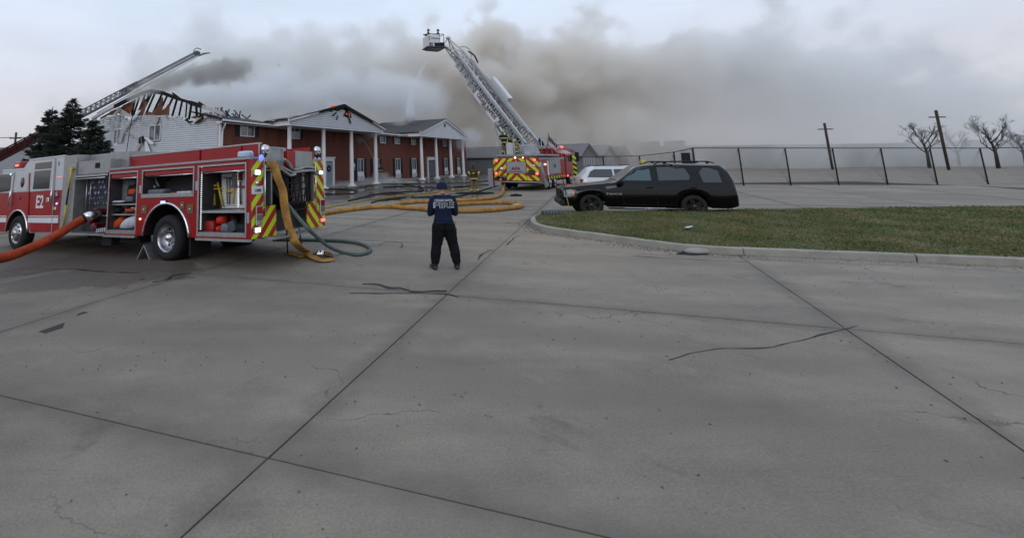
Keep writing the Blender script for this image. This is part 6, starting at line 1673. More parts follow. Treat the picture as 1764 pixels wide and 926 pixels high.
SKIN = mat('skin', (.42, .23, .16), .55); BEANIE = cloth('dark_knit', (.012, .018, .040), .8, 30)
TAN = cloth('tan_turnout', (.17, .115, .06), .6, 8); TURN = cloth('black_turnout', (.022, .021, .02), .6, 8); RFL = mat('reflective_yellow', (.75, .75, .16), .4, emit=(.5, .5, .1), estr=.0)
def hand(base, dr, side, curl=.6, sc=1.0, mi=0):
    """palm, four fingers and a thumb. base wrist point, dr pointing direction, side = direction of the thumb"""
    b = Vector(base); d = Vector(dr).normalized(); s = Vector(side); s = (s - d * s.dot(d)).normalized(); nn = d.cross(s)
    out = [([tuple(b), tuple(b + d * .05 * sc), tuple(b + d * .085 * sc)], [.026 * sc, .034 * sc, .032 * sc], mi)]
    for k, ln in enumerate((.072, .082, .077, .06)):
        o = b + d * .085 * sc + s * (.026 - k * .018) * sc; c1 = o + (d * cos(curl * .4) + nn * sin(curl * .4)) * ln * .45 * sc; c2 = c1 + (d * cos(curl) + nn * sin(curl)) * ln * .35 * sc
        c3 = c2 + (d * cos(curl * 1.6) + nn * sin(curl * 1.6)) * ln * .25 * sc
        out.append(([tuple(o), tuple(c1), tuple(c2), tuple(c3)], [.0095 * sc, .0088 * sc, .008 * sc, .0068 * sc], mi))
    t0 = b + d * .03 * sc + s * .026 * sc; t1 = t0 + (d * .7 + s * .7) * .035 * sc; t2 = t1 + (d * .95 + s * .1 + nn * .3) * .03 * sc
    out.append(([tuple(t0), tuple(t1), tuple(t2)], [.012 * sc, .011 * sc, .009 * sc], mi))
    return out
def head(c, fw, mi_skin, hair=None):
    """skull, jaw, nose, ears; c centre, fw facing"""
    c = Vector(c); f = Vector(fw).normalized(); s = f.cross(Vector((0, 0, 1))).normalized(); u = Vector((0, 0, 1))
    T = lambda a, b, z: tuple(c + f * a + s * b + u * z)
    L = [([T(-.015, 0, .04), T(.0, 0, .03)], [.088, .086], mi_skin), ([T(.02, 0, -.02), T(.035, 0, -.06), T(.05, 0, -.085)], [.072, .058, .038], mi_skin),
         ([T(.085, 0, .01), T(.105, 0, -.022)], [.012, .016], mi_skin), ([T(.09, -.03, .022), T(.09, .03, .022)], [.012, .012], mi_skin), ([T(.088, -.018, -.052), T(.088, .018, -.052)], [.010, .010], mi_skin)]
    for q in (-1, 1): L.append(([T(-.01, q * .085, .015), T(-.018, q * .092, -.02)], [.017, .012], mi_skin))
    return L
def face_marks(P, c, fw, m):
    c = Vector(c); f = Vector(fw).normalized(); s = f.cross(Vector((0, 0, 1))).normalized()
    for q in (-1, 1):
        e_ = c + f * .094 + s * q * .032 + Vector((0, 0, .008)); MB().ball(tuple(e_), .011, sc=(1, 1, .7)).build('eye', m, P)
# ---- the man in the foreground, seen from behind, arms folded
Hm = 1.70
fx = gnd(767.5, 463).x; fy = gnd(767, 463).y
MM = Matrix.Translation((fx, fy, 0)) 
parts = [
    # legs
    ([(-.085, .0, .90), (-.105, .0, .80), (-.125, .01, .62), (-.155, .02, .46), (-.185, -.02, .30), (-.205, -.03, .17)], [.122, .138, .124, .104, .100, .088], 1),
    ([(.085, .0, .90), (.105, .0, .80), (.14, .01, .62), (.18, .02, .46), (.205, -.02, .30), (.22, -.03, .17)], [.122, .138, .124, .104, .100, .088], 1),
    ([(-.08, -.05, .86), (-.07, -.06, .80)], [.10, .09], 1), ([(.08, -.05, .86), (.07, -.06, .80)], [.10, .09], 1),
    ([(0, 0, .95), (0, -.01, .88)], [.16, .155], 1, .78),
    # torso
    ([(0, -.01, .89), (0, -.01, .98), (0, -.01, 1.08), (0, -.01, 1.20), (0, -.015, 1.31), (0, -.015, 1.385), (0, -.01, 1.43)], [.178, .185, .178, .192, .205, .185, .10], 0, .70),
    ([(0, -.02, .91), (0, -.02, .99)], [.185, .19], 0, .72),
    ([(-.15, -.01, 1.375), (-.02, -.02, 1.425), (.02, -.02, 1.425), (.15, -.01, 1.375)], [.075, .07, .07, .075], 0),
    # arms folded across the chest
    ([(-.195, -.01, 1.355), (-.235, -.005, 1.25), (-.255, .03, 1.13), (-.26, .06, 1.07)], [.078, .072, .064, .058], 0),
    ([(.195, -.01, 1.355), (.235, -.005, 1.25), (.255, .03, 1.13), (.26, .06, 1.07)], [.078, .072, .064, .058], 0),
    ([(-.26, .06, 1.07), (-.17, .18, 1.09), (-.02, .22, 1.12)], [.058, .052, .042], 0), ([(.26, .06, 1.07), (.17, .19, 1.12), (.02, .25, 1.15)], [.058, .052, .042], 0),
    # neck
    ([(0, -.01, 1.40), (0, .0, 1.475), (0, .005, 1.50)], [.066, .058, .058], 2),
    # boots
    ([(-.205, -.03, .22), (-.215, -.035, .10), (-.215, -.04, .055)], [.078, .066, .055], 3), ([(.22, -.03, .22), (.225, -.035, .10), (.225, -.04, .055)], [.078, .066, .055], 3),
    ([(-.215, -.05, .05), (-.235, .08, .048), (-.25, .17, .04)], [.052, .05, .04], 3), ([(.225, -.05, .05), (.25, .08, .048), (.265, .17, .04)], [.052, .05, .04], 3),
    ([(-.215, -.09, .03), (-.255, .19, .022)], [.03, .028], 3), ([(.225, -.09, .03), (.27, .19, .022)], [.03, .028], 3)]
parts += head((0, .015, 1.575), (0, 1, 0), 2)
parts += hand((-.02, .22, 1.12), (1, .1, .2), (0, 0, 1), .5, mi=2) + hand((.02, .25, 1.15), (-1, -.05, .1), (0, 0, 1), .5, mi=2)
MAN = human('person', 'man from behind in navy sweatshirt and beanie, arms folded, on the pavement', parts, [NAVYC, PANTS, SKIN, BOOT], MM, .0095, smooth=3, folds=.011, rules=((0, .895, 0, 1), (.915, 1.3, 1, 0), (1.455, 2, 0, 2)))
face_marks(MAN, (0, .015, 1.575), (0, 1, 0), DARK)
# knit cap following the skull, with a rolled band
cap = MB()
cap.lathe([(.099, -.012), (.106, .0), (.108, .022), (.102, .034), (.102, .05), (.099, .075), (.088, .10), (.066, .118), (.036, .128), (0, .131)], (0, .0, 0), 'z', 28)
cap = cap.build('knit_cap', BEANIE, MAN); cap.matrix_local = Matrix.Translation((0, .008, 1.572)) @ Matrix.Rotation(radians(-6), 4, 'X') @ Matrix.Scale(1.07, 4)
MB().tube([(cos(a) * .066, sin(a) * .062 - .005, 1.468) for a in [2 * pi * k / 24 for k in range(25)]], .014, seg=8).build('collar', mat('maroon_collar', (.12, .02, .03), .8), MAN)
# sweatshirt hem and cuffs as rolled edges
MB().tube([(cos(a) * .183, sin(a) * .128 - .015, .905) for a in [2 * pi * k / 32 for k in range(33)]], .012, seg=8).build('hem', NAVYC, MAN)
# lettering wrapped onto the back
from mathutils.bvhtree import BVHTree
bm_ = bmesh.new(); bm_.from_mesh(MAN.data); BV = BVHTree.FromBMesh(bm_); bm_.free()
def wrap(o, off):
    for v in o.data.vertices:
        p = o.matrix_basis @ v.co; h = BV.ray_cast(Vector((p.x, -1, p.z)), Vector((0, 1, 0)))
        if h[0] is not None: p.y = h[0].y - off
        v.co = p
    o.matrix_local = Matrix.Identity(4); o.parent = MAN
LW_ = mat('white_print', (.40, .42, .46), .7)
tx = text('CEDAR RAPIDS', .062, LW_, MAN, frame((0, -.3, 1.350), (1, 0, 0), (0, 0, 1)), depth=0, sx=.90, bold=.0022)
for v in tx.data.vertices: v.co.y -= .22 * v.co.x ** 2
wrap(tx, .008)
t1 = text('FIRE', .158, LW_, MAN, frame((0, -.3, 1.248), (1, 0, 0), (0, 0, 1)), depth=0, sx=1.5, bold=.006); wrap(t1, .008)
t2 = text('FIRE', .158, NAVYC, MAN, frame((0, -.3, 1.248), (1, 0, 0), (0, 0, 1)), depth=0, sx=1.5, bold=-.002); wrap(t2, .0115)
# radio on the right hip, cuff straps, pockets
rd = thing('radio', 'black two-way radio on the right hip of the man in navy', 'radio'); rd.matrix_world = MM
MB().box(.205, .25, -.06, .03, .60, .80, bev=.012).build('case', BLACK, rd); MB().tube([(.228, -.01, .80), (.232, -.012, .92)], .006, seg=6).build('antenna', BLACK, rd)
MB().box(-.235, -.215, -.05, .07, .52, .70, bev=.01).build('cargo_pocket', PANTS, MAN); MB().box(.225, .245, -.05, .07, .46, .60, bev=.01).build('cargo_pocket', PANTS, MAN)
for s, x in ((-1, -.235), (1, .25)): MB().box(x - .03, x + .03, -.07, .0, .235, .29, bev=.01).tube([(x * .98 - .05 * s, -.12, .27), (x, -.1, .255), (x + .04 * s, -.04, .24)], .016, seg=6).build('trouser_cuff', PANTS, MAN)

# ---- firefighters in turnout gear
def helmet(P, c, fw, m, tilt=0.0):
    o = MB().lathe([(.112, .0), (.115, .03), (.108, .075), (.085, .115), (.05, .137), (0, .145)], (0, 0, 0), 'z', 20)
    o.lathe([(.112, .004), (.16, -.012), (.165, -.018), (.16, -.022), (.11, -.006)], (-.02, 0, 0), 'z', 20)
    o.box(.09, .12, -.035, .035, .02, .13, bev=.01)
    for k in range(4): o.bar((cos(pi * k / 4) * .118, sin(pi * k / 4) * .118, .03), (0, 0, .15), .014); o.bar((-cos(pi * k / 4) * .118, -sin(pi * k / 4) * .118, .03), (0, 0, .15), .014)
    o = o.build('helmet', m, P); f = Vector(fw); o.matrix_local = Matrix.Translation(c) @ Matrix.Rotation(atan2(f.y, f.x), 4, 'Z') @ Matrix.Rotation(tilt, 4, 'Y'); return o
def band(P, pts, r, w=.03, up=None):
    a, b = Vector(pts[0]), Vector(pts[1]); d = (b - a).normalized(); c = (a + b) / 2
    MB().tube([c - d * w, c + d * w], r, seg=16, up=(0, 1, 0) if abs(d.y) < .9 else (0, 0, 1)).build('reflective_band', RFL, P)
def ff(label, M, legs, arms, hel, coat=TAN, trousers=TAN, lean=(0, 0), voxel=.014, tank=False, group='firefighters in turnout gear', hz=0.0, mask=False):
    lx, ly = lean; T = lambda x, y, z: (x + lx * max(0, z - .9), y + ly * max(0, z - .9), z)
    parts = [([T(0, 0, .86), T(0, 0, .96), T(0, 0, 1.1), T(0, 0, 1.25), T(0, 0, 1.38), T(0, 0, 1.45)], [.205, .205, .20, .21, .19, .11], 0, .78), ([T(-.17, 0, 1.40), T(.17, 0, 1.40)], [.085, .085], 0),
             ([T(0, 0, .95), T(0, 0, .84)], [.18, .17], 1, .8), ([T(0, 0, 1.44), T(0, .0, 1.52)], [.07, .06], 2)]
    for L in legs: parts += [([tuple(q) for q in L[:3]], [.125, .10, .088], 1), ([tuple(L[2]), (L[2][0], L[2][1], L[2][2] - .06)], [.085, .07], 3), ([(L[2][0], L[2][1], .055), (L[2][0] + L[3][0] * .5, L[2][1] + L[3][1] * .5, .05), (L[2][0] + L[3][0], L[2][1] + L[3][1], .045)], [.062, .056, .045], 3)]
    for A in arms:
        A = [T(*q) for q in A]; parts += [(A, [.088, .075, .06], 0)]; d = Vector(A[2]) - Vector(A[1]); parts += hand(A[2], d, (0, 0, 1), .9, 1.15, 3)
    hc = T(0, .01, 1.63); parts += head(hc, (0, 1, 0), 2)
    P = human('person', label, parts, [coat, trousers, SKIN, BLACK], M, voxel, group)
    face_marks(P, hc, (0, 1, 0), DARK)
    helmet(P, T(0, .0, 1.69), (0, 1, 0), hel)
    for L in legs: band(P, [(L[2][0], L[2][1], .22), (L[2][0], L[2][1], .28)], .094)
    for A in arms:
        A = [Vector(T(*q)) for q in A]; band(P, [A[1].lerp(A[2], .55), A[1].lerp(A[2], .7)], .075, .025); band(P, [A[0].lerp(A[1], .5), A[0].lerp(A[1], .6)], .088, .02)
    for z, r in ((.90, .215), (1.22, .216)):
        MB().tube([T(cos(a) * r, sin(a) * r * .78, z) for a in [2 * pi * k / 24 for k in range(25)]], .018, seg=6, flat=1.4).build('reflective_band', RFL, P)
    if mask: MB().ball(T(0, .12, 1.60), .06, sc=(1, .6, 1.1)).build('face_mask', BLACK, P)
    if tank: MB().tube([T(0, -.24, 1.0), T(0, -.24, 1.42)], .075, seg=12).build('air_tank', YEL, P)
    return P
HY = mat('yellow_helmet', (.42, .36, .06), .4); HB = mat('black_helmet', (.015, .014, .014), .35, coat=.3)
STAND = [[(-.10, 0, .86), (-.13, .01, .48), (-.15, 0, .16), (-.05, .17)], [(.10, 0, .86), (.13, .01, .48), (.15, 0, .16), (.05, .17)]]
p = gnd(818, 333.5)
ff('firefighter in tan gear standing on a black hose coil before the ladder truck', Matrix.Translation(p) @ Matrix.Rotation(radians(165), 4, 'Z') @ Matrix.Scale(1.06, 4), STAND,
   [[(-.22, 0, 1.37), (-.34, .06, 1.17), (-.20, .24, 1.20)], [(.22, 0, 1.37), (.33, .07, 1.16), (.16, .25, 1.26)]], HB, coat=cloth('dark_tan_coat', (.065, .045, .026), .6, 8), voxel=.013, tank=True, mask=True)
hc = thing('hose_coil', 'black hose coiled flat round the firefighter standing by the truck', 'hose', (p.x, p.y, 0))
for k in range(4): MB().tube([(cos(a) * (.5 + .12 * k) * 1.4, sin(a) * (.45 + .1 * k), .03 + .012 * (k % 2)) for a in [2 * pi * j / 32 for j in range(33)]], .026, seg=7).build('loop', BLACK, hc)
q = BORG + DV * (bw(654, 300, -.6)[0]) + NV * -.7
ff('firefighter half hidden in steam beside the fourth portico column', Matrix.Translation((q.x, q.y, 0)) @ Matrix.Rotation(radians(20), 4, 'Z'), STAND,
   [[(-.22, 0, 1.37), (-.30, .12, 1.12), (-.15, .28, 1.1)], [(.22, 0, 1.37), (.30, .12, 1.12), (.15, .28, 1.1)]], HB, coat=TURN, trousers=TURN, tank=False)
def on_deck(px, py, Y, rz, z=None):
    w = at(px, py, Y); return Matrix.Translation((w.x, w.y, z)) @ Matrix.Rotation(rz, 4, 'Z')
ARM1 = [[(-.22, 0, 1.37), (-.28, .18, 1.2), (-.14, .38, 1.28)], [(.22, 0, 1.37), (.28, .18, 1.2), (.14, .38, 1.28)]]
for (px, py, Y, z_, ln, lab) in ((867.5, 227.5, 34.4, None, (-.1, .1), 'yellow-helmeted firefighter highest of three on the turntable'), (874, 236, 34.5, None, (.0, .15), 'firefighter second from the top of the turntable steps'), (886, 243, 34.2, None, (.0, .25), 'firefighter in tan gear standing at the turntable hand rail')):
    top_ = at(px, py - 3, Y); zf = top_.z - 1.80
    ff(lab, Matrix.Translation((top_.x, top_.y, zf)) @ Matrix.Rotation(radians(-20), 4, 'Z'), STAND, ARM1, HY, lean=ln, coat=TAN if Y < 34.3 else TURN, group=None)
for (px, py, Y, lab) in ((738, 56, 42.4, 'left one of two firefighters riding in the raised bucket'), (754.5, 55, 42.5, 'right one of two firefighters riding in the raised bucket')):
    top_ = at(px, py - 2, Y); top_.z = min(top_.z, at(747, 84, 42.3).z + 1.92)
    ff(lab, Matrix.Translation((top_.x, top_.y, at(747, 83.5, 42.3).z + .1)) @ Matrix.Rotation(radians(70), 4, 'Z'), STAND, ARM1, HB, coat=TURN, trousers=TURN, group=None)
w = at(1107, 277, 21.5); w.z = 0
ff('firefighter with yellow helmet hidden behind the two parked cars', Matrix.Translation((w.x, w.y, at(1107, 275.5, 21.5).z - 1.82)) @ Matrix.Rotation(radians(90), 4, 'Z'), STAND, ARM1, HY, coat=TURN, group=None)
# ================================================================== spruces
t = NT('spruce_needles'); g = t.new('ShaderNodeNewGeometry').outputs['Position']
c = t.mix(t.rng(t.noise(g, 1.6, 4, .7), .3, .7, 0, 1), (.008, .016, .010), (.022, .036, .020)); t.l.new(c, t.b.inputs['Base Color']); t.b.inputs['Roughness'].default_value = .85
NEEDLE = t.m; BARK = mat('bark', (.05, .038, .03), .95, var=.3, scale=10, bump=.8, bscale=14)
def spruce(lab, px, py, Y, rad, zlow=.9, seed=1, dens=1.0):
    R = np.random.default_rng(seed); top_ = at(px, py, Y); H = top_.z
    T = thing('spruce_tree', lab, 'tree', (top_.x, Y, gh(top_.x, Y)), group='dark spruces behind the near engine'); H -= gh(top_.x, Y)
    MB().tube([(0, 0, 0), (0, 0, H * .5), (0, 0, H)], [.16, .09, .015], seg=8).build('trunk', BARK, T)
    tri = []; limbs = MB(); z = zlow
    while z < H - .05:
        f = (H - z) / (H - zlow); L0 = rad * (f ** .8) * (1.0) + .05
        nb = int(7 + 7 * f)
        for b in range(nb):
            a = R.uniform(0, 2 * np.pi); L = L0 * R.uniform(.62, 1.12); zz = z + R.uniform(-.1, .1)
            dr = np.array([np.cos(a), np.sin(a)]); lift = R.uniform(-.18, .10) * L
            def bp(s): return np.array([dr[0] * L * s, dr[1] * L * s, zz + lift * s - .28 * L * s * (1 - s) + .10 * L * s * s])
            if L > .4: limbs.tube([bp(0), bp(.5), bp(.95)], [.03, .02, .008], seg=4)
            n = int(120 * L * dens) + 10
            for k in range(n):
                s = R.uniform(.12, 1.0) ** .8; p = bp(s); sw = (.26 * (1 - s) + .08) * (L ** .5) * .9
                side = np.array([-dr[1], dr[0], 0]); p = p + side * R.uniform(-sw, sw) * 1.3 + np.array([0, 0, R.uniform(-.10, .02)])
                d = np.array([dr[0], dr[1], R.uniform(-.5, .35)]) + side * R.uniform(-1, 1); d /= np.linalg.norm(d)
                q = R.normal(size=3); w = np.cross(d, q); w /= np.linalg.norm(w) + 1e-9
                ln = R.uniform(.08, .19); wd = R.uniform(.014, .034)
                tri.append((p - w * wd, p + w * wd, p + d * ln)); 
        z += .16 + .08 * f
    V = np.array(tri).reshape(-1, 3); me = bpy.data.meshes.new('crown'); n = len(V) // 3
    me.vertices.add(len(V)); me.vertices.foreach_set('co', V.ravel()); me.loops.add(len(V)); me.loops.foreach_set('vertex_index', np.arange(len(V)))
    me.polygons.add(n); me.polygons.foreach_set('loop_start', np.arange(n) * 3); me.update(calc_edges=True); me.materials.append(NEEDLE)
    link('crown', me, T); limbs.build('limbs', BARK, T)
    return T
spruce('tallest dark spruce, its tip left of the white gable', 126, 170, 21.5, 2.05, seed=3)
spruce('shorter spruce at the left of the tallest one', 91, 184, 22.3, 1.75, seed=5)
spruce('lowest bushy spruce in front of the white end wall', 166, 202, 21.0, 1.75, seed=8, dens=1.2)
# ================================================================== hoses on the yard
def hose(lab, pts, r, m, z=None, cat='hose', group=None, n=8):
    P = [gnd(a, b, r * .9) for a, b in pts]
    for p in P: p.z = r * .95 + gh(p.x, p.y)
    Q = spline(P, n); return tag(MB().tube(Q, [r * (1 + .09 * noise.noise(q * 1.7) + .04 * noise.noise(q * 6)) for q in Q], seg=12).build('fire_hose', m), lab, cat, group)
YR = mat('orange_yellow_hose', (.36, .185, .05), .8, var=.42, scale=3.5, bump=.8, bscale=35)
hose('yellow supply hose running from the near engine to the coupling by the island', [(548, 369), (600, 361), (660, 356), (720, 359), (760, 363), (830, 362.5), (880, 358), (897, 355), (893, 350.5), (870, 349), (820, 350), (770, 353.5), (735, 357.5), (700, 358), (678, 355), (686, 351), (715, 347.5), (760, 346), (815, 344), (850, 340), (864, 334), (867, 326), (866.5, 318)], .098, YR)
c0 = gnd(889, 354, .1); a, b = gnd(884, 356.5, .1), gnd(893, 354.5, .1)
tag(MB().tube([a, b], [.12, .12], seg=14).build('coupling', ALU), 'metal coupling in the loop of the yellow supply hose', 'coupling')
w1 = TM @ Vector((-.3, tr(865, 310)[0], tr(865, 309)[1])); w0 = gnd(866.5, 320, .1); w2 = gnd(867, 328, .1)
tag(MB().tube(spline([w1, w1.lerp(w0, .5) + Vector((-.05, -.25, .1)), Vector((w2.x, w2.y, .12)), gnd(864, 334, .1)], 6), .098, seg=10).build('fire_hose', YR), 'end of the yellow hose rising into the rear intake of the ladder truck', 'hose')
TY = mat('thin_yellow_hose', (.34, .25, .06), .7, var=.2)
hose('thin yellow hose crossing the wet yard towards the building', [(560, 358), (600, 350), (650, 341.5), (700, 336), (760, 330), (800, 326), (830, 322)], .035, TY)
hose('second thin yellow hose ending near the standing firefighter', [(700, 341), (740, 336), (780, 333), (806, 331)], .03, TY)
for k, (lab, pts) in enumerate((('black hose looping off behind the near engine tail', [(556, 326), (590, 326), (612, 328), (613, 332), (600, 334), (560, 334)]), ('long black hose lying along the yard to the truck', [(640, 349), (655, 345), (700, 340), (760, 339), (800, 336), (840, 325), (856, 320)]),
        ('black hose in front of the porticoes', [(660, 322), (700, 321), (740, 323), (800, 321), (850, 317)]), ('black hose nearest the far portico steps', [(690, 317), (740, 315.5), (800, 315), (842, 311)]), ('black hose curving from the steam to the yard', [(620, 322), (660, 317), (700, 318), (730, 327), (690, 331), (650, 334), (600, 346)]))):
    hose(lab, pts, .04, BLACK)
nz_ = thing('hose_nozzle', 'dark nozzle with a yellow hose tail on the ground behind the truck', 'nozzle', gnd(888, 336.5, .05))
MB().tube([(-.3, 0, 0), (.0, 0, .02), (.35, -.05, 0)], [.05, .09, .05], seg=8).build('barrel', BLACK, nz_); MB().tube([(-1.0, .1, -.02), (-.6, -.05, 0), (-.3, 0, 0)], .035, seg=7).build('tail', TY, nz_)
# ================================================================== things on the island
sk_ = thing('sediment_sock', 'grey mesh sandbag sock lying across the island kerb', 'sandbag', (0, 0, 0))
a, b = gnd(933, 367, .22), gnd(968, 366.5, .22)
MB().tube([a, a.lerp(b, .03), a.lerp(b, .5), a.lerp(b, .97), b], [.05, .11, .13, .12, .05], seg=12, flat=.8).build('sock', mat('grey_mesh', (.07, .07, .075), .85, var=.5, scale=22, bump=1.0, bscale=30), sk_)
for k in range(6):
    c = a.lerp(b, .1 + .15 * k); MB().tube([c - Vector((.02, 0, 0)), c + Vector((.02, 0, 0))], .134, seg=12, flat=.82).build('tie', mat('pale_tie', (.14, .145, .15), .7) if k == 0 else bpy.data.materials['pale_tie'], sk_)
mk = thing('marker_stake', 'thin black and yellow marker stake standing in the island grass', 'stake', (0, 0, 0)); a = gnd(988, 391, .16); b = at(968, 303, a.y + .25); m_ = a.lerp(b, .62)
MB().tube([a, m_], .011, seg=6).build('lower_stake', mat('olive_yellow', (.22, .19, .03), .6), mk); MB().tube([m_, b], .012, seg=6).build('upper_stake', BLACK, mk)
tag(MB().add([gnd(1178, 391, .20), gnd(1193, 388, .27), gnd(1194, 391.5, .2), gnd(1186, 392.5, .26), gnd(1180, 392, .22)], [(0, 1, 3), (1, 2, 3), (0, 3, 4)]).build('litter', WHITE), 'crumpled white paper on the grass at the right', 'litter')
# drain inlet in the kerb
dr_ = thing('drain_inlet', 'broken kerb drain inlet where the island meets the street', 'drain', (0, 0, 0)); c = gnd(1186, 436, .0)
MB().prism([(c.x - .35, c.y - .1), (c.x - .05, c.y - .22), (c.x + .3, c.y - .2), (c.x + .45, c.y + .12), (c.x + .05, c.y + .22)], .003, .012, 'z').build('opening', DARK, dr_)
MB().ball((c.x + .25, c.y + .05, .03), .28, sc=(1.1, .55, .3)).build('broken_concrete', KERB, dr_)
# ================================================================== background
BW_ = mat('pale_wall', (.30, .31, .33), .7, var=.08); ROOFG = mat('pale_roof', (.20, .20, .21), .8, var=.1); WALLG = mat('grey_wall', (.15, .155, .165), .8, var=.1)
def shed(lab, pxl, pxa, pxr, pye, pya, Y, depth, mw, mr, panels=0, name='shed', skew=-.5):
    """gabled shed: gable end facing us between pxl and pxr, ridge running back to the left"""
    a, b, r = at(pxl, pye, Y), at(pxr, pye, Y), at(pxa, pya, Y); ze, zr = a.z, r.z
    S = thing(name, lab, 'building', (a.x, Y, 0)); w = b.x - a.x; k = r.x - a.x
    MB().add([(0, 0, -.3), (w, 0, -.3), (w, 0, ze), (k, 0, zr), (0, 0, ze), (skew * depth, depth, -.3), (w + skew * depth, depth, -.3), (w + skew * depth, depth, ze), (k + skew * depth, depth, zr), (skew * depth, depth, ze)],
             [(0, 1, 2, 3, 4), (9, 8, 7, 6, 5), (0, 4, 9, 5), (1, 6, 7, 2)]).build('wall', mw, S)
    for p, q in (((-.35, ze - .2), (k, zr + .03)), ((w + .35, ze - .2), (k, zr + .03))):
        P = [(p[0], -.4, p[1]), (q[0], -.4, q[1]), (q[0] + skew * depth, depth, q[1]), (p[0] + skew * depth, depth, p[1])]
        MB().add(P + [(x, y, z + .15) for x, y, z in P], [(0, 1, 2, 3), (7, 6, 5, 4), (0, 4, 5, 1), (1, 5, 6, 2), (2, 6, 7, 3), (3, 7, 4, 0)]).build('roof_slope', mr, S)
    for i in range(panels): x = w * (i + .5) / panels; MB().box(x - w / panels * .3, x + w / panels * .3, -.05, 0, 1.2, ze - .3).build('wall_panel', BW_, S)
    return S
s1 = shed('nearest gabled shed above the ladder truck cab', 1003, 1012.5, 1024, 267, 249, 62, 22, WALLG, ROOFG, 5, skew=-.9)
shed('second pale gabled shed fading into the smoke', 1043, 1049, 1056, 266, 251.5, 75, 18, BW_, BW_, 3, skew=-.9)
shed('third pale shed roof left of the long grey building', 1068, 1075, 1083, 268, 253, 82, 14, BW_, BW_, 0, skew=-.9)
def block(lab, px0, px1, pyt, Y, dep, m, units=()):
    a, b = at(px0, pyt, Y), at(px1, pyt, Y); S = thing('warehouse', lab, 'building', (a.x, Y, 0)); w = b.x - a.x
    MB().box(0, w, 0, dep, -.5, a.z).build('wall', m, S)
    MB().box(-.2, w + .2, -.2, dep, a.z, a.z + .35).build('roof_edge', ROOFG, S)
    for i in range(int(w / 9)): MB().box(4 + i * 9, 7 + i * 9, -.08, 0, 0, 3.4).build('bay_door', BW_, S)
    for (u0, u1, h) in units:
        x0, x1 = at(u0, pyt, Y).x - a.x, at(u1, pyt, Y).x - a.x; MB().box(x0, x1, 4, 9, a.z + .35, a.z + h).build('roof_unit', WALLG, S)
    return S
block('long grey warehouse behind the fence, lost in smoke', 1074, 1560, 255.5, 95, 25, WALLG, ((1118, 1127, 1.9), (1146, 1160, 1.5), (1196, 1206, 1.6)))
block('long low grey warehouse beyond the end of the brick building', 790, 930, 276, 88, 20, WALLG)
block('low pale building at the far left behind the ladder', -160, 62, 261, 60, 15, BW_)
# far skyline of low roofs and bare trees to the right, beyond the yard
for k, (p0, p1, py, Y, lab) in enumerate(((1575, 1700, 250, 110, 'low pale warehouse farthest right on the skyline'), (1710, 1990, 243, 90, 'grey warehouse cut by the right edge of the picture'))): block(lab, p0, p1, py, Y, 20, (BW_, WALLG)[k % 2])
# chain-link fence
FN = thing('chain_link_fence', 'chain-link fence with dark posts behind the parked cars', 'fence', (0, 0, 0))
fp = [(952, 273, 52), (1038.5, 269.5, 49), (1101.5, 268.5, 46), (1160.5, 262, 40), (1193, 255, 35)]
tops = [at(a, b, c) for a, b, c in fp]
fx_ = tops[-1]
for k in range(1, 12): tops.append(Vector((fx_.x + 3.2 * k, fx_.y - .3 * k, fx_.z - .05 * min(k, 6))))
for i, p in enumerate(tops): MB().tube([(p.x, p.y, -.2), tuple(p)], .045 if i == 0 or i > 4 else .06, seg=6).build('post', BLACK, FN)
for a, b in zip(tops, tops[1:]): MB().tube([a, b], .03, seg=5).build('top_rail', BLACK, FN)
wm = MB()
for a, b in zip(tops, tops[1:]):
    L = hypot(b.x - a.x, b.y - a.y); n = int(L / .13)
    for k in range(n):
        for s in (0, 1):
            t0, t1 = k / n, min(1, (k + 15) / n); 
            if s: t0, t1 = t1, t0
            p, q = a.lerp(b, t0), a.lerp(b, t1); wm.bar((p.x, p.y, 0), (q.x, q.y, q.z), .003)
wire = wm.build('wire_mesh', STEEL, FN); wire['kind'] = 'stuff'
MB().box(tops[4].x - .9, tops[4].x - .25, tops[4].y, tops[4].y + .06, .2, tops[4].z - .35).build('fence_slats', SHUT, FN)
# utility pole and wires far left
up_ = thing('utility_pole', 'thin utility pole on the skyline above the red ladder', 'pole', (0, 0, 0)); b = at(28, 228, 70)
MB().tube([(b.x, b.y, -1), tuple(b)], .15, seg=8).build('pole', BARK, up_); MB().bar((b.x - .9, b.y, b.z - .9), (b.x + .9, b.y, b.z - .9), .14).build('cross_arm', BARK, up_)
MB().ball((b.x + .35, b.y, b.z - 2.2), .35, sc=(.7, .7, 1.2)).build('transformer', WALLG, up_)
for k, (dz, dx) in enumerate(((-.75, -.8), (-.75, .8), (-2.6, 0))):
    q0, q1 = Vector((b.x + dx - 60, b.y + 30, b.z + dz)), Vector((b.x + dx, b.y, b.z + dz)); q2 = Vector((b.x + dx + 50, b.y + 60, b.z + dz))
    MB().tube(spline([q0, q0.lerp(q1, .5) - Vector((0, 0, 1.2)), q1, q1.lerp(q2, .5) - Vector((0, 0, 1.2)), q2], 5), .03, seg=4).build('wire', BLACK, up_)

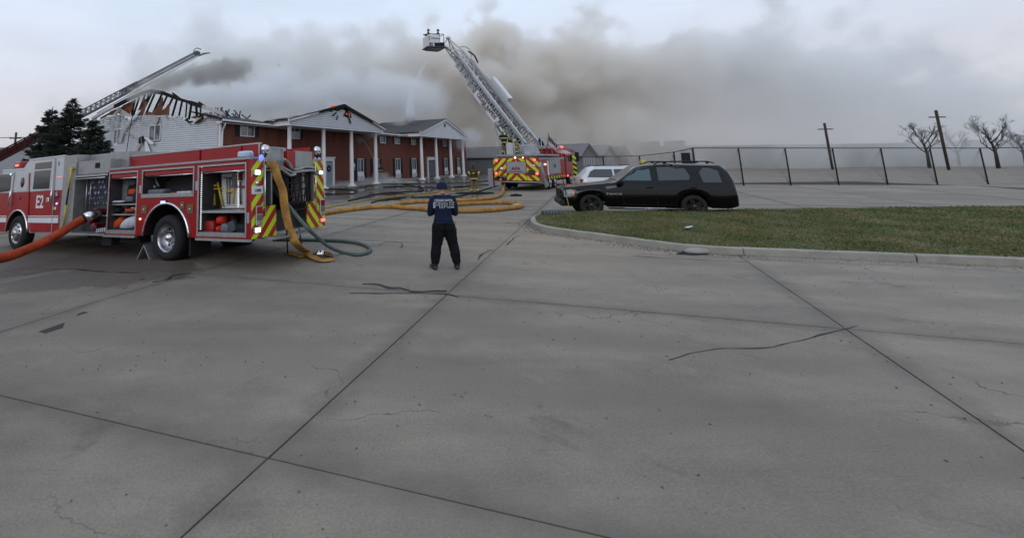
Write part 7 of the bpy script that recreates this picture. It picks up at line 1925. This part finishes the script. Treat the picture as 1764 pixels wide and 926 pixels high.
# bare trees and poles beyond the yard
TWIG = mat('bare_twigs', (.045, .038, .034), .9)
def bare(lab, px, py, Y, seed):
    R = random.Random(seed); p = at(px, py, Y); H = p.z
    T = thing('bare_tree', lab, 'tree', (p.x, Y, 0), group='bare trees on the skyline beyond the fence'); m = MB(); tr_ = MB().tube([(0, 0, 0), (.1, 0, H * .3), (0, .1, H * .55)], [.22, .17, .10], seg=7)
    def br(a, d, L, r, k):
        b = a + d * L; m.tube([a, a.lerp(b, .5) + Vector((R.uniform(-.1, .1), 0, R.uniform(-.1, .1))) * L, b], [r, r * .8, r * .55], seg=4, caps=False)
        if k > 0:
            for _ in range(3 if k > 1 else 4):
                e = (d + Vector((R.uniform(-.8, .8), R.uniform(-.8, .8), R.uniform(-.1, .6)))).normalized(); br(a.lerp(b, R.uniform(.5, 1)), e, L * R.uniform(.55, .75), r * .55, k - 1)
    for i in range(7):
        a = i * 2.4; br(Vector((0, 0, H * (.28 + .05 * i))), Vector((cos(a) * .7, sin(a) * .7, 1)).normalized(), H * .26, .08, 4)
    tr_.build('trunk', BARK, T); m.build('limbs', TWIG, T)
for k, (px, py, Y, lab) in enumerate(((1585, 212, 72, 'bare tree first right of the long warehouse'), (1640, 226, 84, 'smaller bare tree second from the warehouse end'), (1700, 205, 66, 'tallest bare tree, near the right edge of the picture'), (1752, 222, 78, 'bare tree cut off by the right edge of the picture'))): bare(lab, px, py, Y, 11 + k)
for (px, py, Y, lab) in ((1612, 190, 62, 'tall wooden pole beyond the fence between the bare trees'), (1420, 212, 70, 'wooden pole beyond the fence right of the black SUV')):
    b = at(px, py, Y); T = thing('utility_pole', lab, 'pole', (b.x, Y, 0)); MB().tube([(0, 0, 0), (0, 0, b.z)], .15, seg=8).build('pole', BARK, T); MB().box(-1.1, 1.1, -.06, .06, b.z - 1.0, b.z - .86).build('cross_arm', BARK, T)
# ================================================================== smoke, steam and water
def volume(name, lab, box, build, cat='smoke', vox=.7, col=None, dens=1.0):
    """a voxel cloud: a density field sampled once on a grid inside the box"""
    x0, x1, y0, y1, z0, z1 = box
    o = MB().box(x0, x1, y0, y1, z0, z1).build(name, None); o.data.materials.clear()
    ng = bpy.data.node_groups.new(name, 'GeometryNodeTree'); ng.interface.new_socket('Geometry', in_out='OUTPUT', socket_type='NodeSocketGeometry')
    t = NT.__new__(NT); t.m, t.n, t.l, t.b = ng, ng.nodes, ng.links, None
    pos = t.new('GeometryNodeInputPosition').outputs[0]
    out = t.new('NodeGroupOutput'); vc = t.new('GeometryNodeVolumeCube'); sm = t.new('GeometryNodeSetMaterial')
    vc.inputs['Min'].default_value = (x0, y0, z0); vc.inputs['Max'].default_value = (x1, y1, z1)
    for k, d in (('Resolution X', x1 - x0), ('Resolution Y', y1 - y0), ('Resolution Z', z1 - z0)): vc.inputs[k].default_value = max(8, int(d / vox))
    t.l.new(build(t, pos), vc.inputs['Density'])
    m = bpy.data.materials.new(name); m.use_nodes = True; q = NT.__new__(NT); q.m, q.n, q.l, q.b = m, m.node_tree.nodes, m.node_tree.links, None; q.n.clear()
    mo = q.new('ShaderNodeOutputMaterial'); pv_ = q.new('ShaderNodeVolumePrincipled'); q.l.new(pv_.outputs[0], mo.inputs['Volume'])
    pv_.inputs['Density'].default_value = dens; pv_.inputs['Density Attribute'].default_value = 'density'; pv_.inputs['Anisotropy'].default_value = .1
    if callable(col): q.l.new(col(q, q.new('ShaderNodeNewGeometry').outputs['Position']), pv_.inputs['Color'])
    else: pv_.inputs['Color'].default_value = (*col, 1)
    sm.inputs['Material'].default_value = m; t.l.new(vc.outputs[0], sm.inputs['Geometry']); t.l.new(sm.outputs[0], out.inputs[0])
    md = o.modifiers.new('cloud', 'NODES'); md.node_group = ng
    return tag(o, lab, cat, kind='stuff')
def vmul(t, v, s_):
    x = t.new('ShaderNodeVectorMath', operation='MULTIPLY'); t.l.new(v, x.inputs[0]); x.inputs[1].default_value = s_; return x.outputs[0]
def curve(t, v, pts, lo, hi, vlo, vhi):
    """a piecewise curve of v, through (v, value) pairs"""
    f = t.new('ShaderNodeFloatCurve'); t.l.new(t.rng(v, lo, hi, 0, 1), f.inputs[1]); c = f.mapping.curves[0]
    P = [((a - lo) / (hi - lo), (b - vlo) / (vhi - vlo)) for a, b in pts]
    c.points[0].location = P[0]; c.points[1].location = P[-1]
    for p in P[1:-1]: c.points.new(*p)
    for p in c.points: p.handle_type = 'AUTO'
    f.mapping.update(); return t.rng(f.outputs[0], 0, 1, vlo, vhi)
YS_ = 84.0
topc = [at(a, b, YS_) for a, b in ((270, 165), (300, 125), (345, 108), (400, 92), (450, 80), (500, 84), (560, 92), (620, 84), (690, 72), (740, 60), (790, 48), (830, 30), (870, 20), (900, 36), (935, 55), (965, 44), (1000, 33), (1040, 30), (1065, 50), (1090, 72), (1130, 70), (1200, 60), (1300, 52), (1420, 60), (1560, 84), (1700, 112), (1900, 150))]
topc = [(p.x, p.z) for p in topc]
def big(t, pos):
    s = t.sep(pos)
    n1 = t.noise(vmul(t, pos, (1, .8, 1)), .045, 2, .5); n2 = t.noise(pos, .15, 5, .66, .35)
    tp = curve(t, s[0], topc, topc[0][0], topc[-1][0], 0, 60)
    # the plume leans away from the roofs: its near face lies farther back the higher it goes on the left
    fr = t.math('SUBTRACT', s[1], curve(t, s[0], [(-40, 62), (-8, 58), (8, 66), (20, 72), (60, 72), (200, 70)], -40, 200, 40, 90))
    e1 = t.math('DIVIDE', t.math('SUBTRACT', tp, s[2]), 4.0); e2 = t.math('DIVIDE', fr, 6.0)
    e = t.math('MINIMUM', e1, e2)
    nn = t.math('ADD', t.math('MULTIPLY', t.math('SUBTRACT', n1, .5), 2.2), t.math('MULTIPLY', t.math('SUBTRACT', n2, .5), 4.2))
    def vor(sc, off=0.0, w=0.0):
        v = t.new('ShaderNodeTexVoronoi'); v.feature = 'SMOOTH_F1'; v.inputs['Scale'].default_value = sc; v.inputs['Smoothness'].default_value = .35
        wv = t.new('ShaderNodeVectorMath', operation='ADD'); nn_ = t.new('ShaderNodeTexNoise'); nn_.inputs['Scale'].default_value = sc * 1.6; nn_.inputs['Detail'].default_value = 2; t.l.new(pos, nn_.inputs['Vector'])
        sc_ = t.new('ShaderNodeVectorMath', operation='SCALE'); t.l.new(nn_.outputs['Color'], sc_.inputs[0]); sc_.inputs['Scale'].default_value = .9 / sc
        t.l.new(pos, wv.inputs[0]); t.l.new(sc_.outputs[0], wv.inputs[1]); t.l.new(wv.outputs[0], v.inputs['Vector']); return t.math('SUBTRACT', .45, v.outputs['Distance'])
    d = t.math('ADD', e, nn)
    d = t.math('ADD', d, t.math('ADD', t.math('MULTIPLY', vor(.10), 2.6), t.math('MULTIPLY', vor(.26), 1.2)))
    dens = t.rng(d, .1, 1.0, 0, 1)
    dens = t.math('POWER', t.math('MAXIMUM', dens, 0.0), 1.5)
    # thinner to the far right and low down
    side = curve(t, s[0], [(-60, .42), (0, .48), (12, .8), (20, 1.0), (42, .95), (60, .55), (110, .35), (200, .15)], -60, 200, 0, 1)
    dens = t.math('MULTIPLY', dens, side)
    dens = t.math('MULTIPLY', dens, curve(t, s[2], [(-1, .30), (5, .34), (12, .55), (20, 1), (50, 1)], -1, 50, 0, 1))
    return t.math('MULTIPLY', dens, .48)
def bigcol(q, pos):
    s = q.sep(pos)
    c = q.mix(q.rng(s[0], -12, 18, 0, 1), (.965, .958, .945), (.955, .922, .875)); return q.mix(q.rng(s[0], 40, 80, 0, 1), c, (.955, .952, .948))
volume('smoke', 'vast grey-brown smoke cloud drifting right behind the building', (-45, 160, 57, 95, -1, 47), big, vox=.62, col=bigcol)
def blobs(cs, scale, amp, dens, col, pw=1.0, det=4):
    """billow made of soft balls with a noise-torn edge; cs: (centre, radii)"""
    def f(t, pos):
        acc = None
        for c, r in cs:
            sb = t.new('ShaderNodeVectorMath', operation='SUBTRACT'); t.l.new(pos, sb.inputs[0]); sb.inputs[1].default_value = c; v = vmul(t, sb.outputs[0], tuple(1 / q for q in r))
            ln = t.new('ShaderNodeVectorMath', operation='LENGTH'); t.l.new(v, ln.inputs[0])
            q = t.math('SUBTRACT', 1.0, ln.outputs['Value']); acc = q if acc is None else t.math('MAXIMUM', acc, q)
        nn = t.math('MULTIPLY', t.math('SUBTRACT', t.noise(pos, scale, det, .62, .4), .5), amp)
        d = t.rng(t.math('ADD', acc, nn), 0, .55, 0, 1)
        return t.math('MULTIPLY', t.math('POWER', t.math('MAXIMUM', d, 0.0), pw), dens)
    return f
def bx(cs, pad=1.15):
    lo = [min(c[i] - r[i] * pad for c, r in cs) for i in range(3)]; hi = [max(c[i] + r[i] * pad for c, r in cs) for i in range(3)]
    return (lo[0], hi[0], lo[1], hi[1], lo[2], hi[2])
def bl(px, py, Y, rx, ry=None, rz=None): return (tuple(at(px, py, Y)), (rx, ry or rx, rz or rx * .8))
cs = [bl(355, 165, 50, 5, 4, 2.6), bl(430, 168, 53, 5, 4, 2.6), bl(530, 172, 55, 4.5, 4, 2.8), bl(590, 155, 57, 4.5, 4, 3.4), bl(645, 160, 58, 4.5, 4, 3.2), bl(700, 165, 60, 5, 4, 3.6), bl(745, 180, 61, 3, 3, 2.6), bl(480, 150, 57, 5, 4, 3)]
volume('steam', 'white steam rolling off the burning roofs', bx(cs), blobs(cs, .30, 1.9, .40, (.97, .975, .985), 1.2, 6), 'steam', vox=0.3, col=(.97, .975, .985))
cs = [bl(400, 120, 42, 2.2, 1.5, 1.4), bl(232, 168, 33.5, .8, .8, .5), bl(248, 158, 34, 1.3, .9, .55), bl(275, 146, 34.5, 1.5, 1, .7), bl(305, 136, 35.5, 1.6, 1.1, .9), bl(340, 128, 37, 1.9, 1.2, 1.0), bl(372, 128, 39, 1.9, 1.3, 1.2)]
volume('dark_smoke', 'dark smoke streaming from the burnt gable peak', bx(cs), blobs(cs, .9, 2.3, 1.1, (.62, .60, .57), 1.2, 6), 'smoke', vox=0.11, col=(.62, .60, .57))
cs = [bl(578, 184, 46.5, 1.6, 1, .8), bl(596, 192, 47, 1.1, .8, .6), bl(566, 190, 46, 1.2, .8, .5)]
volume('roof_smoke', 'thin bluish smoke curling round the peak of the near portico', bx(cs), blobs(cs, 1.6, 1.3, .9, (.80, .85, .92)), 'smoke', vox=0.08, col=(.80, .85, .92))
cs = [bl(628, 232, 46, 1.5, 1, .5), bl(612, 240, 45, 1.0, .8, .5), bl(645, 228, 47, 1, .8, .4)]
volume('porch_smoke', 'grey smoke hanging under the near portico ceiling', bx(cs), blobs(cs, 1.4, 1.2, .9, (.62, .62, .62)), 'smoke', vox=0.08, col=(.62, .62, .62))
cs = [bl(590, 318, 42, 2.2, 1.0, .45), bl(640, 315, 45, 2.2, 1.1, .6), bl(668, 312, 46, 1.8, 1, .55), bl(560, 322, 40, 1.5, .8, .3), bl(655, 305, 46, 1.0, .8, .6), bl(700, 316, 47, 1.6, 1, .35)]
volume('ground_steam', 'low steam drifting along the foot of the porticoes', bx(cs), blobs(cs, 1.2, 1.3, .75, (.9, .9, .9)), 'steam', vox=0.08, col=(.9, .9, .9))
cs = [bl(799, 243, 62, 2.4, 1.5, 1.4), bl(808, 236, 64, 2.5, 2, 1.5), bl(697, 212, 57, 1.6, 1.2, .8), bl(684, 205, 58, 1.8, 1.2, 1.0)]
volume('far_smoke', 'pale smoke wisping over the roof edge of the far portico', bx(cs), blobs(cs, .8, 1.3, .45, (.85, .85, .84)), 'smoke', vox=0.16, col=(.85, .85, .84))
# water
def jet(name, lab, P, r0, r1, dens, n=10):
    o = MB().tube(P, [r0 + (r1 - r0) * i / (len(P) - 1) for i in range(len(P))], seg=12).build(name, None); o.data.materials.clear()
    m = bpy.data.materials.new(name); m.use_nodes = True; nn, l = m.node_tree.nodes, m.node_tree.links; nn.clear()
    t = NT.__new__(NT); t.m, t.n, t.l, t.b = m, nn, l, None
    out = nn.new('ShaderNodeOutputMaterial'); pv_ = nn.new('ShaderNodeVolumePrincipled'); l.new(pv_.outputs[0], out.inputs['Volume'])
    pos = nn.new('ShaderNodeNewGeometry').outputs['Position']
    t.l.new(t.rng(t.noise(t.map(pos, scale=(2.0, 2.0, .5)), 1.5, 4, .6), .35, .6, dens * .3, dens), pv_.inputs['Density']); pv_.inputs['Color'].default_value = (.98, .98, 1, 1)
    o.data.materials.append(m); return tag(o, lab, 'water', kind='stuff')
a, b = at(743, 89, 42.6), at(706, 206, 57)
P = [a.lerp(b, k / 10) + Vector((0, 0, 1.6 * sin(pi * k / 10))) * 0 + Vector((-.6 * sin(pi * k / 10), 0, 0)) for k in range(11)]
jet('water_jet', 'jet of water falling from the bucket onto the roof', P, .06, .62, 1.5)
a, b = at(350, 92, 42.3), at(480, 112, 60); P = [a.lerp(b, k / 10) + Vector((0, 0, .7 * sin(pi * k / 10))) for k in range(11)]
jet('water_jet', 'thin stream arcing from the tip of the left ladder', P, .05, .16, 3.0)
a, b = at(626, 240, 44.5), at(644, 272, 45.5)
jet('water_jet', 'short water stream crossing below the near portico', [a, b], .05, .05, 3.0)
